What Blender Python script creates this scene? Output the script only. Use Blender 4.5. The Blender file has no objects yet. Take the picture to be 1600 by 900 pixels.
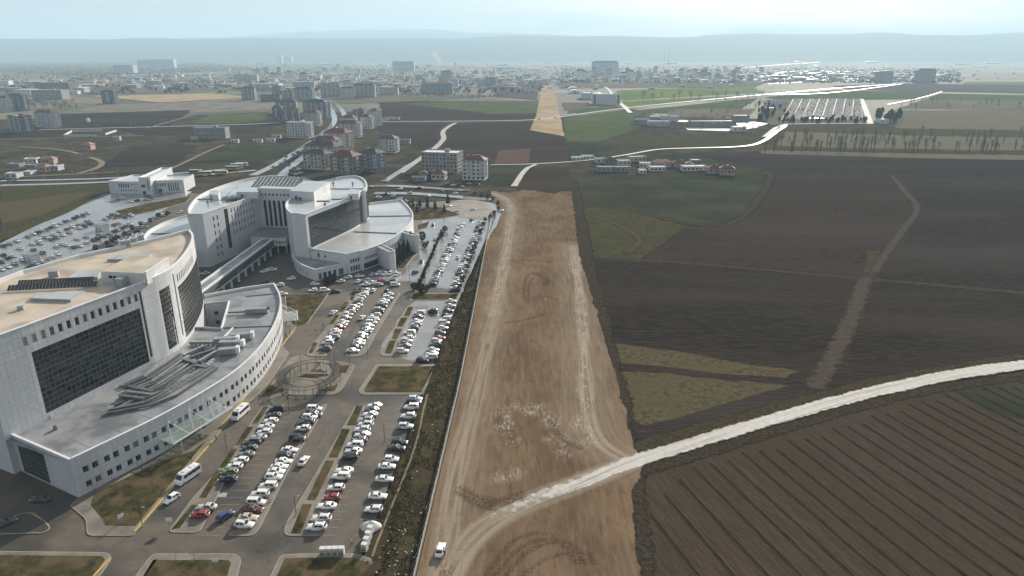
import bpy, bmesh, math, random
import numpy as np
from mathutils import Vector, Matrix, noise as mnoise
from mathutils.geometry import tessellate_polygon
random.seed(7)
R = math.radians
scene = bpy.context.scene
C = scene.collection

# ------------------------------------------------------------------ camera
F_PX, CAM_H = 1066.0, 100.0                     # focal length in photo pixels (1600 wide), drone height in metres
PITCH = math.atan((450 - 84) / F_PX)
cam_d = bpy.data.cameras.new('camera')
cam_d.sensor_width = 36; cam_d.lens = 36 * F_PX / 1600
cam_d.clip_start = 1; cam_d.clip_end = 80000
cam = bpy.data.objects.new('camera', cam_d); C.objects.link(cam)
cam.location = (0, 0, CAM_H); cam.rotation_euler = (math.pi / 2 - PITCH, 0, 0)
scene.camera = cam
scene.render.resolution_x, scene.render.resolution_y = 1024, 576

# ------------------------------------------------------------------ sky and sun
HAZE = 1.08e-4
SUN_AZ, SUN_EL = R(23), R(22)                   # azimuth clockwise from +Y (towards the right of the view)
w = bpy.data.worlds.new('World'); scene.world = w; w.use_nodes = True
nt = w.node_tree; nt.nodes.clear()
def nd(tree, t, **kw):
    n = tree.nodes.new(t)
    for k, v in kw.items(): setattr(n, k, v)
    return n
o_ = nd(nt, 'ShaderNodeOutputWorld'); bg = nd(nt, 'ShaderNodeBackground'); bg.inputs['Strength'].default_value = 0.05
sky = nd(nt, 'ShaderNodeTexSky', sky_type='NISHITA', sun_disc=False, sun_elevation=SUN_EL, sun_rotation=SUN_AZ,
         altitude=800, air_density=1.0, dust_density=1.0, ozone_density=1.0)
tc = nd(nt, 'ShaderNodeTexCoord')
# thin high cloud sheet: noise on the direction, stretched along the horizon
mp = nd(nt, 'ShaderNodeMapping'); mp.inputs['Scale'].default_value = (1.3, 1.3, 15.0)
nz = nd(nt, 'ShaderNodeTexNoise'); nz.inputs['Scale'].default_value = 2.2; nz.inputs['Detail'].default_value = 7; nz.inputs['Roughness'].default_value = .55
rp = nd(nt, 'ShaderNodeValToRGB'); rp.color_ramp.elements[0].position = .40; rp.color_ramp.elements[1].position = .60
rp.color_ramp.elements[0].color = (.2, .2, .2, 1); rp.color_ramp.elements[1].color = (.92, .92, .92, 1)
mx = nd(nt, 'ShaderNodeMix', data_type='RGBA'); mx.inputs['B'].default_value = (1, 1, 1, 1)
L = nt.links.new
L(tc.outputs['Generated'], mp.inputs['Vector']); L(mp.outputs['Vector'], nz.inputs['Vector']); L(nz.outputs['Fac'], rp.inputs['Fac'])
L(rp.outputs['Color'], mx.inputs['Factor']); L(sky.outputs['Color'], mx.inputs['A'])
# the cloud sheet scatters sunlight forwards, so it is brighter around the sun
vd = nd(nt, 'ShaderNodeVectorMath', operation='DOT_PRODUCT'); vd.inputs[1].default_value = (math.sin(SUN_AZ) * math.cos(SUN_EL), math.cos(SUN_AZ) * math.cos(SUN_EL), math.sin(SUN_EL))
pw_ = nd(nt, 'ShaderNodeMath', operation='POWER'); pw_.inputs[1].default_value = 6; mxm = nd(nt, 'ShaderNodeMath', operation='MAXIMUM'); mxm.inputs[1].default_value = 0
ml = nd(nt, 'ShaderNodeMath', operation='MULTIPLY_ADD'); ml.inputs[1].default_value = 1.0; ml.inputs[2].default_value = 1.0; cc = nd(nt, 'ShaderNodeVectorMath', operation='SCALE'); cc.inputs[0].default_value = (7.3, 7.5, 7.6)
L(tc.outputs['Generated'], vd.inputs[0]); L(vd.outputs['Value'], mxm.inputs[0]); L(mxm.outputs['Value'], pw_.inputs[0]); L(pw_.outputs['Value'], ml.inputs[0]); L(ml.outputs['Value'], cc.inputs['Scale']); L(cc.outputs['Vector'], mx.inputs['B'])
L(mx.outputs['Result'], bg.inputs['Color']); L(bg.outputs['Background'], o_.inputs['Surface'])

sd = bpy.data.lights.new('sun', 'SUN'); sd.energy = 5.0; sd.angle = R(1.2); sd.color = (1.0, .91, .78)
sun = bpy.data.objects.new('sun', sd); C.objects.link(sun)
sv = Vector((math.sin(SUN_AZ) * math.cos(SUN_EL), math.cos(SUN_AZ) * math.cos(SUN_EL), math.sin(SUN_EL)))
sun.rotation_euler = (-sv).to_track_quat('-Z', 'Y').to_euler(); sun.location = (200, 600, 400)

vs = scene.view_settings
vs.view_transform = 'Standard'; vs.look = 'None'; vs.exposure = 0.86; vs.gamma = 1; vs.use_curve_mapping = False
scene.cycles.volume_bounces = 1; scene.cycles.max_bounces = 6; scene.cycles.transparent_max_bounces = 8

# ------------------------------------------------------------------ helpers
def G(px, py, h=0.0):
    """photo pixel -> world point on the horizontal plane at height h"""
    u = (px - 800) / F_PX; v = (450 - py) / F_PX
    dy = math.cos(PITCH) + v * math.sin(PITCH); dz = -math.sin(PITCH) + v * math.cos(PITCH)
    t = (h - CAM_H) / dz
    return (u * t, dy * t)
def GP(pts, h=0.0): return [G(x, y, h) for x, y in pts]
def top_height(bx, by, ty):
    """height of a vertical edge standing at ground pixel (bx,by) whose top shows at row ty"""
    x, y = G(bx, by); v = (450 - ty) / F_PX
    dy = math.cos(PITCH) + v * math.sin(PITCH); dz = -math.sin(PITCH) + v * math.cos(PITCH)
    return CAM_H + y * dz / dy

class MB:
    """collects vertices and faces (with material slots); build() links ONE mesh object"""
    def __init__(s): s.v = []; s.f = []; s.m = []
    def face(s, pts, m=0):
        n = len(s.v); s.v += [tuple(p) for p in pts]; s.f.append(tuple(range(n, n + len(pts)))); s.m.append(m)
    def box(s, c, d, rz=0, m=0, top=None):
        cx, cy, cz = c; a, b, h = d[0] / 2, d[1] / 2, d[2] / 2; co, si = math.cos(rz), math.sin(rz); n = len(s.v)
        for z in (-h, h):
            k = top if (top and z > 0) else 1
            for x, y in ((-a, -b), (a, -b), (a, b), (-a, b)):
                x *= k; y *= k
                s.v.append((cx + x * co - y * si, cy + x * si + y * co, cz + z))
        for q in ((3, 2, 1, 0), (4, 5, 6, 7), (0, 1, 5, 4), (1, 2, 6, 5), (2, 3, 7, 6), (3, 0, 4, 7)):
            s.f.append(tuple(n + i for i in q)); s.m.append(m)
    def prism(s, poly, z0, z1, m=0, mtop=None, bottom=False):
        k = len(poly); n = len(s.v)
        if area(poly) < 0: poly = poly[::-1]
        s.v += [(x, y, z0) for x, y in poly] + [(x, y, z1) for x, y in poly]
        for i in range(k):
            j = (i + 1) % k; s.f.append((n + i, n + j, n + k + j, n + k + i)); s.m.append(m)
        s.cap([(x, y, z1) for x, y in poly], m if mtop is None else mtop)
    def cap(s, pts, m=0):
        n = len(s.v); s.v += [tuple(p) for p in pts]
        for t in tessellate_polygon([[Vector(p) for p in pts]]):
            a, b, c = [Vector(pts[i]) for i in t]
            t = tuple(t) if (b - a).cross(c - a).z >= 0 else tuple(t)[::-1]
            s.f.append(tuple(n + i for i in t)); s.m.append(m)
    def sheet(s, poly, z, m=0): s.cap([(x, y, z) for x, y in poly], m)
    def tube(s, path, r, n=6, m=0, cap=True):
        path = [Vector(p) for p in path]; rr = r if isinstance(r, (list, tuple)) else [r] * len(path); base = len(s.v)
        for i, p in enumerate(path):
            d = (path[min(i + 1, len(path) - 1)] - path[max(i - 1, 0)]).normalized()
            a = d.orthogonal().normalized() if i == 0 else (a - d * a.dot(d)).normalized()
            b = d.cross(a)
            for k in range(n):
                t = 2 * math.pi * k / n; s.v.append(tuple(p + (a * math.cos(t) + b * math.sin(t)) * rr[i]))
        for i in range(len(path) - 1):
            for k in range(n):
                j = (k + 1) % n; s.f.append((base + i * n + k, base + i * n + j, base + (i + 1) * n + j, base + (i + 1) * n + k)); s.m.append(m)
        if cap:
            s.f.append(tuple(base + (len(path) - 1) * n + k for k in range(n))); s.m.append(m)
    def bar(s, a, b, wd, h, m=0):
        """box beam from a to b (width wd sideways, h upwards)"""
        a = Vector(a); b = Vector(b); d = (b - a).normalized()
        side = Vector((-d.y, d.x, 0)); side = side.normalized() if side.length > 1e-4 else Vector((1, 0, 0)); up = side.cross(d) * -1
        if up.z < 0: up = -up
        n = len(s.v)
        for p in (a, b):
            for x, y in ((-1, -1), (1, -1), (1, 1), (-1, 1)): s.v.append(tuple(p + side * x * wd / 2 + up * y * h / 2))
        for q in ((0, 1, 2, 3), (7, 6, 5, 4), (0, 4, 5, 1), (1, 5, 6, 2), (2, 6, 7, 3), (3, 7, 4, 0)):
            s.f.append(tuple(n + i for i in q)); s.m.append(m)
    def mesh(s, name, mats, smooth=False):
        me = bpy.data.meshes.new(name); me.from_pydata(s.v, [], s.f)
        for x in (mats if isinstance(mats, (list, tuple)) else [mats]): me.materials.append(x)
        me.polygons.foreach_set('material_index', s.m)
        if smooth: me.polygons.foreach_set('use_smooth', [True] * len(s.f))
        me.update(); return me
    def build(s, name, mats, parent=None, smooth=False, loc=None):
        o = bpy.data.objects.new(name, s.mesh(name, mats, smooth)); C.objects.link(o)
        if parent is not None: hang(o, parent)
        if loc: o.location = loc
        return o
def area(p): return sum(p[i][0] * p[(i + 1) % len(p)][1] - p[(i + 1) % len(p)][0] * p[i][1] for i in range(len(p))) / 2
def hang(o, parent):
    """parent an object whose coordinates are already in world space (parents are never rotated here)"""
    o.parent = parent
    t = Vector((0, 0, 0)); q = parent
    while q is not None: t += q.location + (q.matrix_parent_inverse.translation if q.parent else Vector()); q = q.parent
    o.matrix_parent_inverse = Matrix.Translation(-t)
def tag(o, label, cat, group=None):
    o['label'] = label; o['category'] = cat
    if group: o['group'] = group
    return o
def thing(name, label, cat, loc=(0, 0, 0), rz=0, group=None):
    o = bpy.data.objects.new(name, None); C.objects.link(o); o.empty_display_size = .5
    o.location = loc if len(loc) == 3 else (loc[0], loc[1], 0); o.rotation_euler = (0, 0, rz); return tag(o, label, cat, group)
def struct(o): o['kind'] = 'structure'; return o
def stuff(o, label=None, cat=None):
    o['kind'] = 'stuff'
    if label: tag(o, label, cat)
    return o
def child(name, me, parent, loc=(0, 0, 0), rot=(0, 0, 0), sc=(1, 1, 1)):
    o = bpy.data.objects.new(name, me); C.objects.link(o); o.parent = parent; o.location = loc; o.rotation_euler = rot; o.scale = sc; return o
def wchild(name, me, parent, loc=(0, 0, 0), rot=(0, 0, 0), sc=(1, 1, 1)):
    o = bpy.data.objects.new(name, me); C.objects.link(o); hang(o, parent); o.location = loc; o.rotation_euler = rot; o.scale = sc; return o
def copy_tree(o, parent=None, color=None):
    c = o.copy(); C.objects.link(c); c.parent = parent
    if color: c.color = color
    for ch in o.children: copy_tree(ch, c, color)
    return c
def kill_tree(o):
    for ch in list(o.children): kill_tree(ch)
    bpy.data.objects.remove(o)
def resample(path, step):
    out = [path[0]]
    for a, b in zip(path[:-1], path[1:]):
        n = max(1, int(math.dist(a, b) / step)); out += [tuple(a[k] + (b[k] - a[k]) * i / n for k in range(len(a))) for i in range(1, n + 1)]
    return out
def smooth(path, it=2):
    for _ in range(it):
        q = [path[0]]
        for a, b in zip(path[:-1], path[1:]):
            q += [tuple(.75 * s + .25 * t for s, t in zip(a, b)), tuple(.25 * s + .75 * t for s, t in zip(a, b))]
        path = q + [path[-1]]
    return path
def offset(path, d):
    """shift an open 2D path sideways (to its left for d > 0)"""
    out = []
    for i, p in enumerate(path):
        a = path[max(i - 1, 0)]; b = path[min(i + 1, len(path) - 1)]; l = math.dist(a, b) or 1
        out.append((p[0] - (b[1] - a[1]) / l * d, p[1] + (b[0] - a[0]) / l * d))
    return out
def jitter(poly, amp, step):
    """break up the edge of a polygon"""
    pts = resample(list(poly) + [poly[0]], step)[:-1]
    f = lambda x, y, s: amp * mnoise.noise((x * .09 / amp, y * .09 / amp, s)) + .45 * amp * mnoise.noise((x * .45 / amp, y * .45 / amp, s + 20))
    return [(x + f(x, y, 3), y + f(x, y, 9)) for x, y in pts]

# ------------------------------------------------------------------ materials
MATS = {}
def newmat(name):
    m = bpy.data.materials.new(name); m.use_nodes = True; m.node_tree.nodes.clear(); MATS[name] = m; return m, m.node_tree
def pm(name, col, rough=.8, col2=None, scale=.5, spec=.4, metal=0., bump=0., coat=0., stretch=(1, 1, 1), detail=5., pos=(.35, .65), col3=None, scale3=.05, rough2=None, bscale=None, obj=False, rot=0., alpha_edge=False, bdist=.1, fleck=None, vary=None):
    """principled surface whose colour (and roughness) is broken up by noise in world space"""
    m, t = newmat(name); l = t.links.new
    out = nd(t, 'ShaderNodeOutputMaterial'); b = nd(t, 'ShaderNodeBsdfPrincipled')
    b.inputs['Roughness'].default_value = rough; b.inputs['Metallic'].default_value = metal; b.inputs['Specular IOR Level'].default_value = spec
    b.inputs['Coat Weight'].default_value = coat; b.inputs['Base Color'].default_value = (*col, 1)
    vec = None
    if col2 or bump or rough2 is not None:
        g = nd(t, 'ShaderNodeTexCoord') if obj else nd(t, 'ShaderNodeNewGeometry')
        mp = nd(t, 'ShaderNodeMapping'); mp.inputs['Scale'].default_value = stretch
        if rot: mp.vector_type = 'TEXTURE'; mp.inputs['Scale'].default_value = [1 / q for q in stretch]; mp.inputs['Rotation'].default_value = (0, 0, rot)
        l(g.outputs['Object' if obj else 'Position'], mp.inputs['Vector']); vec = mp.outputs['Vector']
        n = nd(t, 'ShaderNodeTexNoise'); n.inputs['Scale'].default_value = scale; n.inputs['Detail'].default_value = detail; n.inputs['Roughness'].default_value = .6
        l(vec, n.inputs['Vector'])
        mr = nd(t, 'ShaderNodeMapRange'); mr.inputs['From Min'].default_value = pos[0]; mr.inputs['From Max'].default_value = pos[1]
        l(n.outputs['Fac'], mr.inputs['Value']); fac = mr.outputs['Result']
        if col2:
            mxx = nd(t, 'ShaderNodeMix', data_type='RGBA'); mxx.inputs['A'].default_value = (*col, 1); mxx.inputs['B'].default_value = (*col2, 1)
            l(fac, mxx.inputs['Factor']); cur = mxx.outputs['Result']
            if col3:
                n3 = nd(t, 'ShaderNodeTexNoise'); n3.inputs['Scale'].default_value = scale3; n3.inputs['Detail'].default_value = 4
                l(vec, n3.inputs['Vector'])
                m3 = nd(t, 'ShaderNodeMapRange'); m3.inputs['From Min'].default_value = .45; m3.inputs['From Max'].default_value = .62
                l(n3.outputs['Fac'], m3.inputs['Value'])
                mx3 = nd(t, 'ShaderNodeMix', data_type='RGBA'); mx3.inputs['B'].default_value = (*col3, 1)
                l(cur, mx3.inputs['A']); l(m3.outputs['Result'], mx3.inputs['Factor']); cur = mx3.outputs['Result']
                if rough2 is not None:
                    fac = m3.outputs['Result']
            if fleck:                     # sparse light specks: stubble, stones
                nf = nd(t, 'ShaderNodeTexNoise'); nf.inputs['Scale'].default_value = fleck[1]; nf.inputs['Detail'].default_value = 8; nf.inputs['Roughness'].default_value = .7; l(vec, nf.inputs['Vector'])
                rf = nd(t, 'ShaderNodeMapRange'); rf.inputs['From Min'].default_value = fleck[2]; rf.inputs['From Max'].default_value = fleck[3]; l(nf.outputs['Fac'], rf.inputs['Value'])
                mf = nd(t, 'ShaderNodeMix', data_type='RGBA'); mf.inputs['B'].default_value = (*fleck[0], 1); l(cur, mf.inputs['A']); l(rf.outputs['Result'], mf.inputs['Factor']); cur = mf.outputs['Result']
            l(cur, b.inputs['Base Color'])
        if rough2 is not None:
            r = nd(t, 'ShaderNodeMapRange'); r.inputs['To Min'].default_value = rough; r.inputs['To Max'].default_value = rough2
            l(fac, r.inputs['Value']); l(r.outputs['Result'], b.inputs['Roughness'])
        if bump:
            nb = nd(t, 'ShaderNodeTexNoise'); nb.inputs['Scale'].default_value = bscale or scale * 4; nb.inputs['Detail'].default_value = 5
            l(vec, nb.inputs['Vector']); bp = nd(t, 'ShaderNodeBump'); bp.inputs['Strength'].default_value = bump; bp.inputs['Distance'].default_value = bdist
            l(nb.outputs['Fac'], bp.inputs['Height']); l(bp.outputs['Normal'], b.inputs['Normal'])
    if vary:                              # tone differs from piece to piece: per pane object or per loose panel
        src = nd(t, 'ShaderNodeObjectInfo').outputs['Random'] if vary[0] == 'obj' else nd(t, 'ShaderNodeNewGeometry').outputs['Random Per Island']
        rv = nd(t, 'ShaderNodeMapRange'); rv.inputs['From Min'].default_value, rv.inputs['From Max'].default_value, rv.inputs['To Min'].default_value, rv.inputs['To Max'].default_value = vary[2], 1., 0., 1.; l(src, rv.inputs['Value'])
        mv = nd(t, 'ShaderNodeMix', data_type='RGBA'); mv.inputs['B'].default_value = (*vary[1], 1); l(rv.outputs['Result'], mv.inputs['Factor'])
        if b.inputs['Base Color'].links: l(b.inputs['Base Color'].links[0].from_socket, mv.inputs['A'])
        else: mv.inputs['A'].default_value = (*col, 1)
        l(mv.outputs['Result'], b.inputs['Base Color'])
    if alpha_edge:                        # ragged edge: attribute 'edge' (0 at the rim) against noise
        at = nd(t, 'ShaderNodeAttribute', attribute_name='edge'); ge = nd(t, 'ShaderNodeNewGeometry')
        ne = nd(t, 'ShaderNodeTexNoise'); ne.inputs['Scale'].default_value = alpha_edge; ne.inputs['Detail'].default_value = 4
        l(ge.outputs['Position'], ne.inputs['Vector'])
        ad = nd(t, 'ShaderNodeMath', operation='ADD'); l(at.outputs['Fac'], ad.inputs[0]); l(ne.outputs['Fac'], ad.inputs[1])
        ra = nd(t, 'ShaderNodeMapRange'); ra.inputs['From Min'].default_value = .62; ra.inputs['From Max'].default_value = .95
        l(ad.outputs['Value'], ra.inputs['Value'])
        tr = nd(t, 'ShaderNodeBsdfTransparent'); ms = nd(t, 'ShaderNodeMixShader')
        l(ra.outputs['Result'], ms.inputs['Fac']); l(tr.outputs['BSDF'], ms.inputs[1]); l(b.outputs['BSDF'], ms.inputs[2]); l(ms.outputs['Shader'], out.inputs['Surface'])
    else:
        l(b.outputs['BSDF'], out.inputs['Surface'])
    return m
# ================================================================== the setting: ground, fields, roads, hills
ASPH, PAVE, LAWN = .06, .19, .22
# soil and grass colours
pm('olive', (.032, .030, .021), .95, (.058, .051, .036), .12, 0., col3=(.080, .066, .045), scale3=.035, bump=.6, bscale=1.2, bdist=.4)
pm('rough_grass', (.030, .032, .016), .95, (.080, .068, .036), .35, 0., col3=(.062, .06, .026), scale3=.08, bump=.8, bscale=2.5, bdist=.35)
pm('lawn', (.026, .031, .012), .95, (.075, .062, .032), .45, 0., col3=(.105, .078, .046), scale3=.22, detail=9, bump=.9, bscale=4, bdist=.15)
pm('lawn_green', (.032, .046, .014), .95, (.06, .066, .024), .5, 0., bump=.6, bscale=4, bdist=.15)
pm('plough_black', (.020, .0155, .0135), .95, (.044, .035, .030), .8, 0., stretch=(.25, 1, 1), detail=9, col3=(.046, .038, .033), scale3=.016, bump=.9, bscale=1.1, bdist=.5, fleck=((.085, .072, .062), 1.6, .60, .80))
pm('plough_brown', (.026, .019, .0155), .95, (.052, .040, .032), .7, 0., stretch=(.3, 1, 1), detail=9, col3=(.050, .039, .032), scale3=.014, bump=.9, bscale=1.0, bdist=.5, fleck=((.10, .083, .070), 1.5, .60, .80))
pm('plough_wet', (.015, .012, .0105), .95, (.046, .037, .029), 1.1, 0., stretch=(.16, 1, 1), rot=R(-6), detail=10, pos=(.36, .68), col3=(.042, .034, .025), scale3=.022, bump=.9, bscale=.9, bdist=.5, fleck=((.105, .088, .066), 1.9, .58, .76))
pm('soil_fine', (.048, .035, .0255), .95, (.070, .052, .038), 1.1, 0., stretch=(1, .10, 1), rot=R(17.5), detail=9, col3=(.052, .041, .027), scale3=.03, bump=.9, bscale=3.2, bdist=.25, fleck=((.11, .088, .066), 4., .56, .74))
pm('green_dark', (.026, .032, .018), .95, (.042, .043, .027), .06, 0., col3=(.052, .055, .034), scale3=.02, bump=.6, bscale=1., fleck=((.07, .062, .045), 1.2, .56, .78))
pm('green_mid', (.052, .078, .026), .95, (.075, .092, .036), .03, 0., col3=(.085, .095, .045), scale3=.01)
pm('green_bright', (.115, .16, .034), .95, (.15, .185, .055), .02, 0., col3=(.10, .14, .04), scale3=.008)
pm('red_soil', (.085, .052, .040), .95, (.115, .074, .058), .1, 0.)
pm('tan_soil', (.33, .25, .165), .95, (.40, .315, .215), .05, 0., col3=(.30, .21, .12), scale3=.02)
pm('straw', (.112, .090, .053), .95, (.044, .041, .024), .55, 0., detail=10, pos=(.38, .66), col3=(.088, .072, .038), scale3=.09, bump=.9, bscale=1.6, bdist=.4)
pm('field_far', (.11, .095, .065), .95, (.15, .13, .095), .01, 0.)
pm('field_violet', (.075, .062, .062), .95, (.095, .08, .078), .01, 0.)
pm('path_dirt', (.17, .135, .10), .95, (.24, .20, .155), .3, 0., alpha_edge=.35)
pm('path_faint', (.052, .041, .032), .95, (.080, .064, .050), .5, 0., detail=8, alpha_edge=.35, fleck=((.12, .10, .08), 2., .55, .75))
pm('weed_verge', (.030, .026, .016), .95, (.070, .056, .035), .7, 0., detail=9, alpha_edge=.4, bump=.9, bscale=1.5, bdist=.4)
pm('ditch', (.026, .022, .016), .95, (.062, .050, .034), .8, 0., detail=9, alpha_edge=.45, bump=.9, bscale=1.5, bdist=.4)
pm('road_far', (.30, .29, .28), .35, (.42, .41, .40), .05, .5)
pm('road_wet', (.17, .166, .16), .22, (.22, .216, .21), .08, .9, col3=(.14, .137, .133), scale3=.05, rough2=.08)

def gravel(name, c0, c1, cl, rough, spec, alpha=.5):
    m, t = newmat(name); l = t.links.new; out = nd(t, 'ShaderNodeOutputMaterial'); b = nd(t, 'ShaderNodeBsdfPrincipled'); b.inputs['Roughness'].default_value = rough; b.inputs['Specular IOR Level'].default_value = spec
    g = nd(t, 'ShaderNodeNewGeometry'); ac = nd(t, 'ShaderNodeAttribute', attribute_name='across'); ed = nd(t, 'ShaderNodeAttribute', attribute_name='edge')
    def noise(vec, sc, det, lo, hi):
        n = nd(t, 'ShaderNodeTexNoise'); n.inputs['Scale'].default_value = sc; n.inputs['Detail'].default_value = det; n.inputs['Roughness'].default_value = .65; l(vec, n.inputs['Vector']); r = nd(t, 'ShaderNodeMapRange'); r.inputs['From Min'].default_value = lo; r.inputs['From Max'].default_value = hi; l(n.outputs['Fac'], r.inputs['Value']); return r.outputs['Result']
    cv = nd(t, 'ShaderNodeCombineXYZ'); l(ac.outputs['Fac'], cv.inputs['X']); sv_ = nd(t, 'ShaderNodeVectorMath', operation='SCALE'); l(g.outputs['Position'], sv_.inputs[0]); sv_.inputs['Scale'].default_value = .035
    ad_ = nd(t, 'ShaderNodeVectorMath', operation='ADD'); l(cv.outputs['Vector'], ad_.inputs[0]); l(sv_.outputs['Vector'], ad_.inputs[1])
    def mix(a, bb, f):
        x = nd(t, 'ShaderNodeMix', data_type='RGBA'); x.inputs['B'].default_value = (*bb, 1); l(f, x.inputs['Factor'])
        if isinstance(a, tuple): x.inputs['A'].default_value = (*a, 1)
        else: l(a, x.inputs['A'])
        return x.outputs['Result']
    cur = mix(c0, c1, noise(g.outputs['Position'], .5, 7, .35, .65)); cur = mix(cur, cl, noise(ad_.outputs['Vector'], 1.1, 5, .50, .66)); l(cur, b.inputs['Base Color'])
    bp = nd(t, 'ShaderNodeBump'); bp.inputs['Strength'].default_value = .4; bp.inputs['Distance'].default_value = .08; l(noise(g.outputs['Position'], 2.5, 6, 0, 1), bp.inputs['Height']); l(bp.outputs['Normal'], b.inputs['Normal'])
    n = nd(t, 'ShaderNodeTexNoise'); n.inputs['Scale'].default_value = alpha; n.inputs['Detail'].default_value = 6; l(g.outputs['Position'], n.inputs['Vector']); ad = nd(t, 'ShaderNodeMath', operation='ADD'); l(ed.outputs['Fac'], ad.inputs[0]); l(n.outputs['Fac'], ad.inputs[1])
    ra = nd(t, 'ShaderNodeMapRange'); ra.inputs['From Min'].default_value = .62; ra.inputs['From Max'].default_value = .98; l(ad.outputs['Value'], ra.inputs['Value']); tr = nd(t, 'ShaderNodeBsdfTransparent'); ms = nd(t, 'ShaderNodeMixShader')
    l(ra.outputs['Result'], ms.inputs['Fac']); l(tr.outputs['BSDF'], ms.inputs[1]); l(b.outputs['BSDF'], ms.inputs[2]); l(ms.outputs['Shader'], out.inputs['Surface'])
gravel('road_white', (.40, .38, .35), (.50, .48, .45), (.24, .21, .18), .8, .10)
gravel('road_white_wet', (.30, .28, .25), (.38, .36, .33), (.20, .18, .155), .6, .2)
def sheet(name, poly, z, mat, jit=0, step=15, parent=None):
    mb = MB(); mb.sheet(jitter(poly, jit, step) if jit else poly, z)
    o = mb.build(name, MATS[mat], parent)
    return o if parent else struct(o)
def ribbon(name, path, wd, z, mat, fade=.8, step=4, sm=2, parent=None, wob=0., ends=0.):
    p = resample(smooth(path, sm), step); ws = wd if isinstance(wd, (list, tuple)) else [wd, wd]
    cols = []
    for k, e in ((-1, 0), (-1, .6), (0, .8), (1, .6), (1, 0)):
        row = []
        for i, q in enumerate(p):
            t = i / (len(p) - 1); h = (ws[0] + (ws[-1] - ws[0]) * t) / 2 + (fade if e == 0 else 0)
            h = h if k else 0
            if wob and k: h += wob * mnoise.noise((q[0] * .08, q[1] * .08, k * 5))
            row.append((offset(p, -k * h) if False else None, h * k))
        cols.append((e, [h for _, h in row]))
    V = []; E_ = []; X_ = []
    for e, hs in cols:
        for i, q in enumerate(p):
            a = p[max(i - 1, 0)]; b = p[min(i + 1, len(p) - 1)]; l = math.dist(a, b) or 1
            V.append((q[0] + (b[1] - a[1]) / l * hs[i], q[1] - (b[0] - a[0]) / l * hs[i], z)); E_.append(e * (min(1, .0 + min(i, len(p) - 1 - i) * step / ends) if ends else 1)); X_.append(hs[i])
    n = len(p); Fc = [(c * n + i, (c + 1) * n + i, (c + 1) * n + i + 1, c * n + i + 1) for c in range(4) for i in range(n - 1)]
    me = bpy.data.meshes.new(name); me.from_pydata(V, [], Fc); me.materials.append(MATS[mat])
    at = me.attributes.new('edge', 'FLOAT', 'POINT'); at.data.foreach_set('value', E_); at = me.attributes.new('across', 'FLOAT', 'POINT'); at.data.foreach_set('value', X_); me.update()
    o = bpy.data.objects.new(name, me); C.objects.link(o)
    if parent: hang(o, parent); return o
    return struct(o)

# ---- base ground: far fields as an irregular patchwork
m, t = newmat('ground'); l = t.links.new
out = nd(t, 'ShaderNodeOutputMaterial'); b = nd(t, 'ShaderNodeBsdfPrincipled'); b.inputs['Roughness'].default_value = .95; b.inputs['Specular IOR Level'].default_value = .15
g = nd(t, 'ShaderNodeNewGeometry'); mp = nd(t, 'ShaderNodeMapping'); mp.inputs['Scale'].default_value = (.0035, .0022, 0); mp.inputs['Rotation'].default_value = (0, 0, .35)
vo = nd(t, 'ShaderNodeTexVoronoi', distance='CHEBYCHEV'); vo.inputs['Scale'].default_value = 1
cr = nd(t, 'ShaderNodeValToRGB'); cr.color_ramp.interpolation = 'CONSTANT'
els = [(0, (.085, .072, .05)), (.2, (.14, .12, .082)), (.36, (.062, .054, .042)), (.5, (.17, .15, .105)), (.64, (.10, .105, .055)), (.78, (.12, .10, .075)), (.9, (.075, .09, .042))]
cr.color_ramp.elements[0].color = (*els[0][1], 1); cr.color_ramp.elements[1].position = els[1][0]; cr.color_ramp.elements[1].color = (*els[1][1], 1)
for p, c in els[2:]: cr.color_ramp.elements.new(p).color = (*c, 1)
sp = nd(t, 'ShaderNodeSeparateColor'); l(g.outputs['Position'], mp.inputs['Vector']); l(mp.outputs['Vector'], vo.inputs['Vector']); l(vo.outputs['Color'], sp.inputs['Color']); l(sp.outputs['Red'], cr.inputs['Fac'])
n1 = nd(t, 'ShaderNodeTexNoise'); n1.inputs['Scale'].default_value = .03; n1.inputs['Detail'].default_value = 8; l(g.outputs['Position'], n1.inputs['Vector'])
mr = nd(t, 'ShaderNodeMapRange'); mr.inputs['To Min'].default_value = .6; mr.inputs['To Max'].default_value = 1.4; mr.inputs['From Min'].default_value = .3; mr.inputs['From Max'].default_value = .7; l(n1.outputs['Fac'], mr.inputs['Value'])
mu = nd(t, 'ShaderNodeMix', data_type='RGBA', blend_type='MULTIPLY'); mu.inputs['Factor'].default_value = 1
l(cr.outputs['Color'], mu.inputs['A']); l(mr.outputs['Result'], mu.inputs['B']); l(mu.outputs['Result'], b.inputs['Base Color']); l(b.outputs['BSDF'], out.inputs['Surface'])
mb = MB(); mb.face([(-22000, -600, -.9), (22000, -600, -.9), (22000, 24000, -.9), (-22000, 24000, -.9)])
struct(mb.build('ground', MATS['ground']))
# nearer ground, darker winter grass
sheet('meadow', jitter([(-900, 60), (700, 60), (700, 900), (620, 1100), (-300, 1300), (-900, 1100)], 20, 60), -.45, 'olive')
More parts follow.
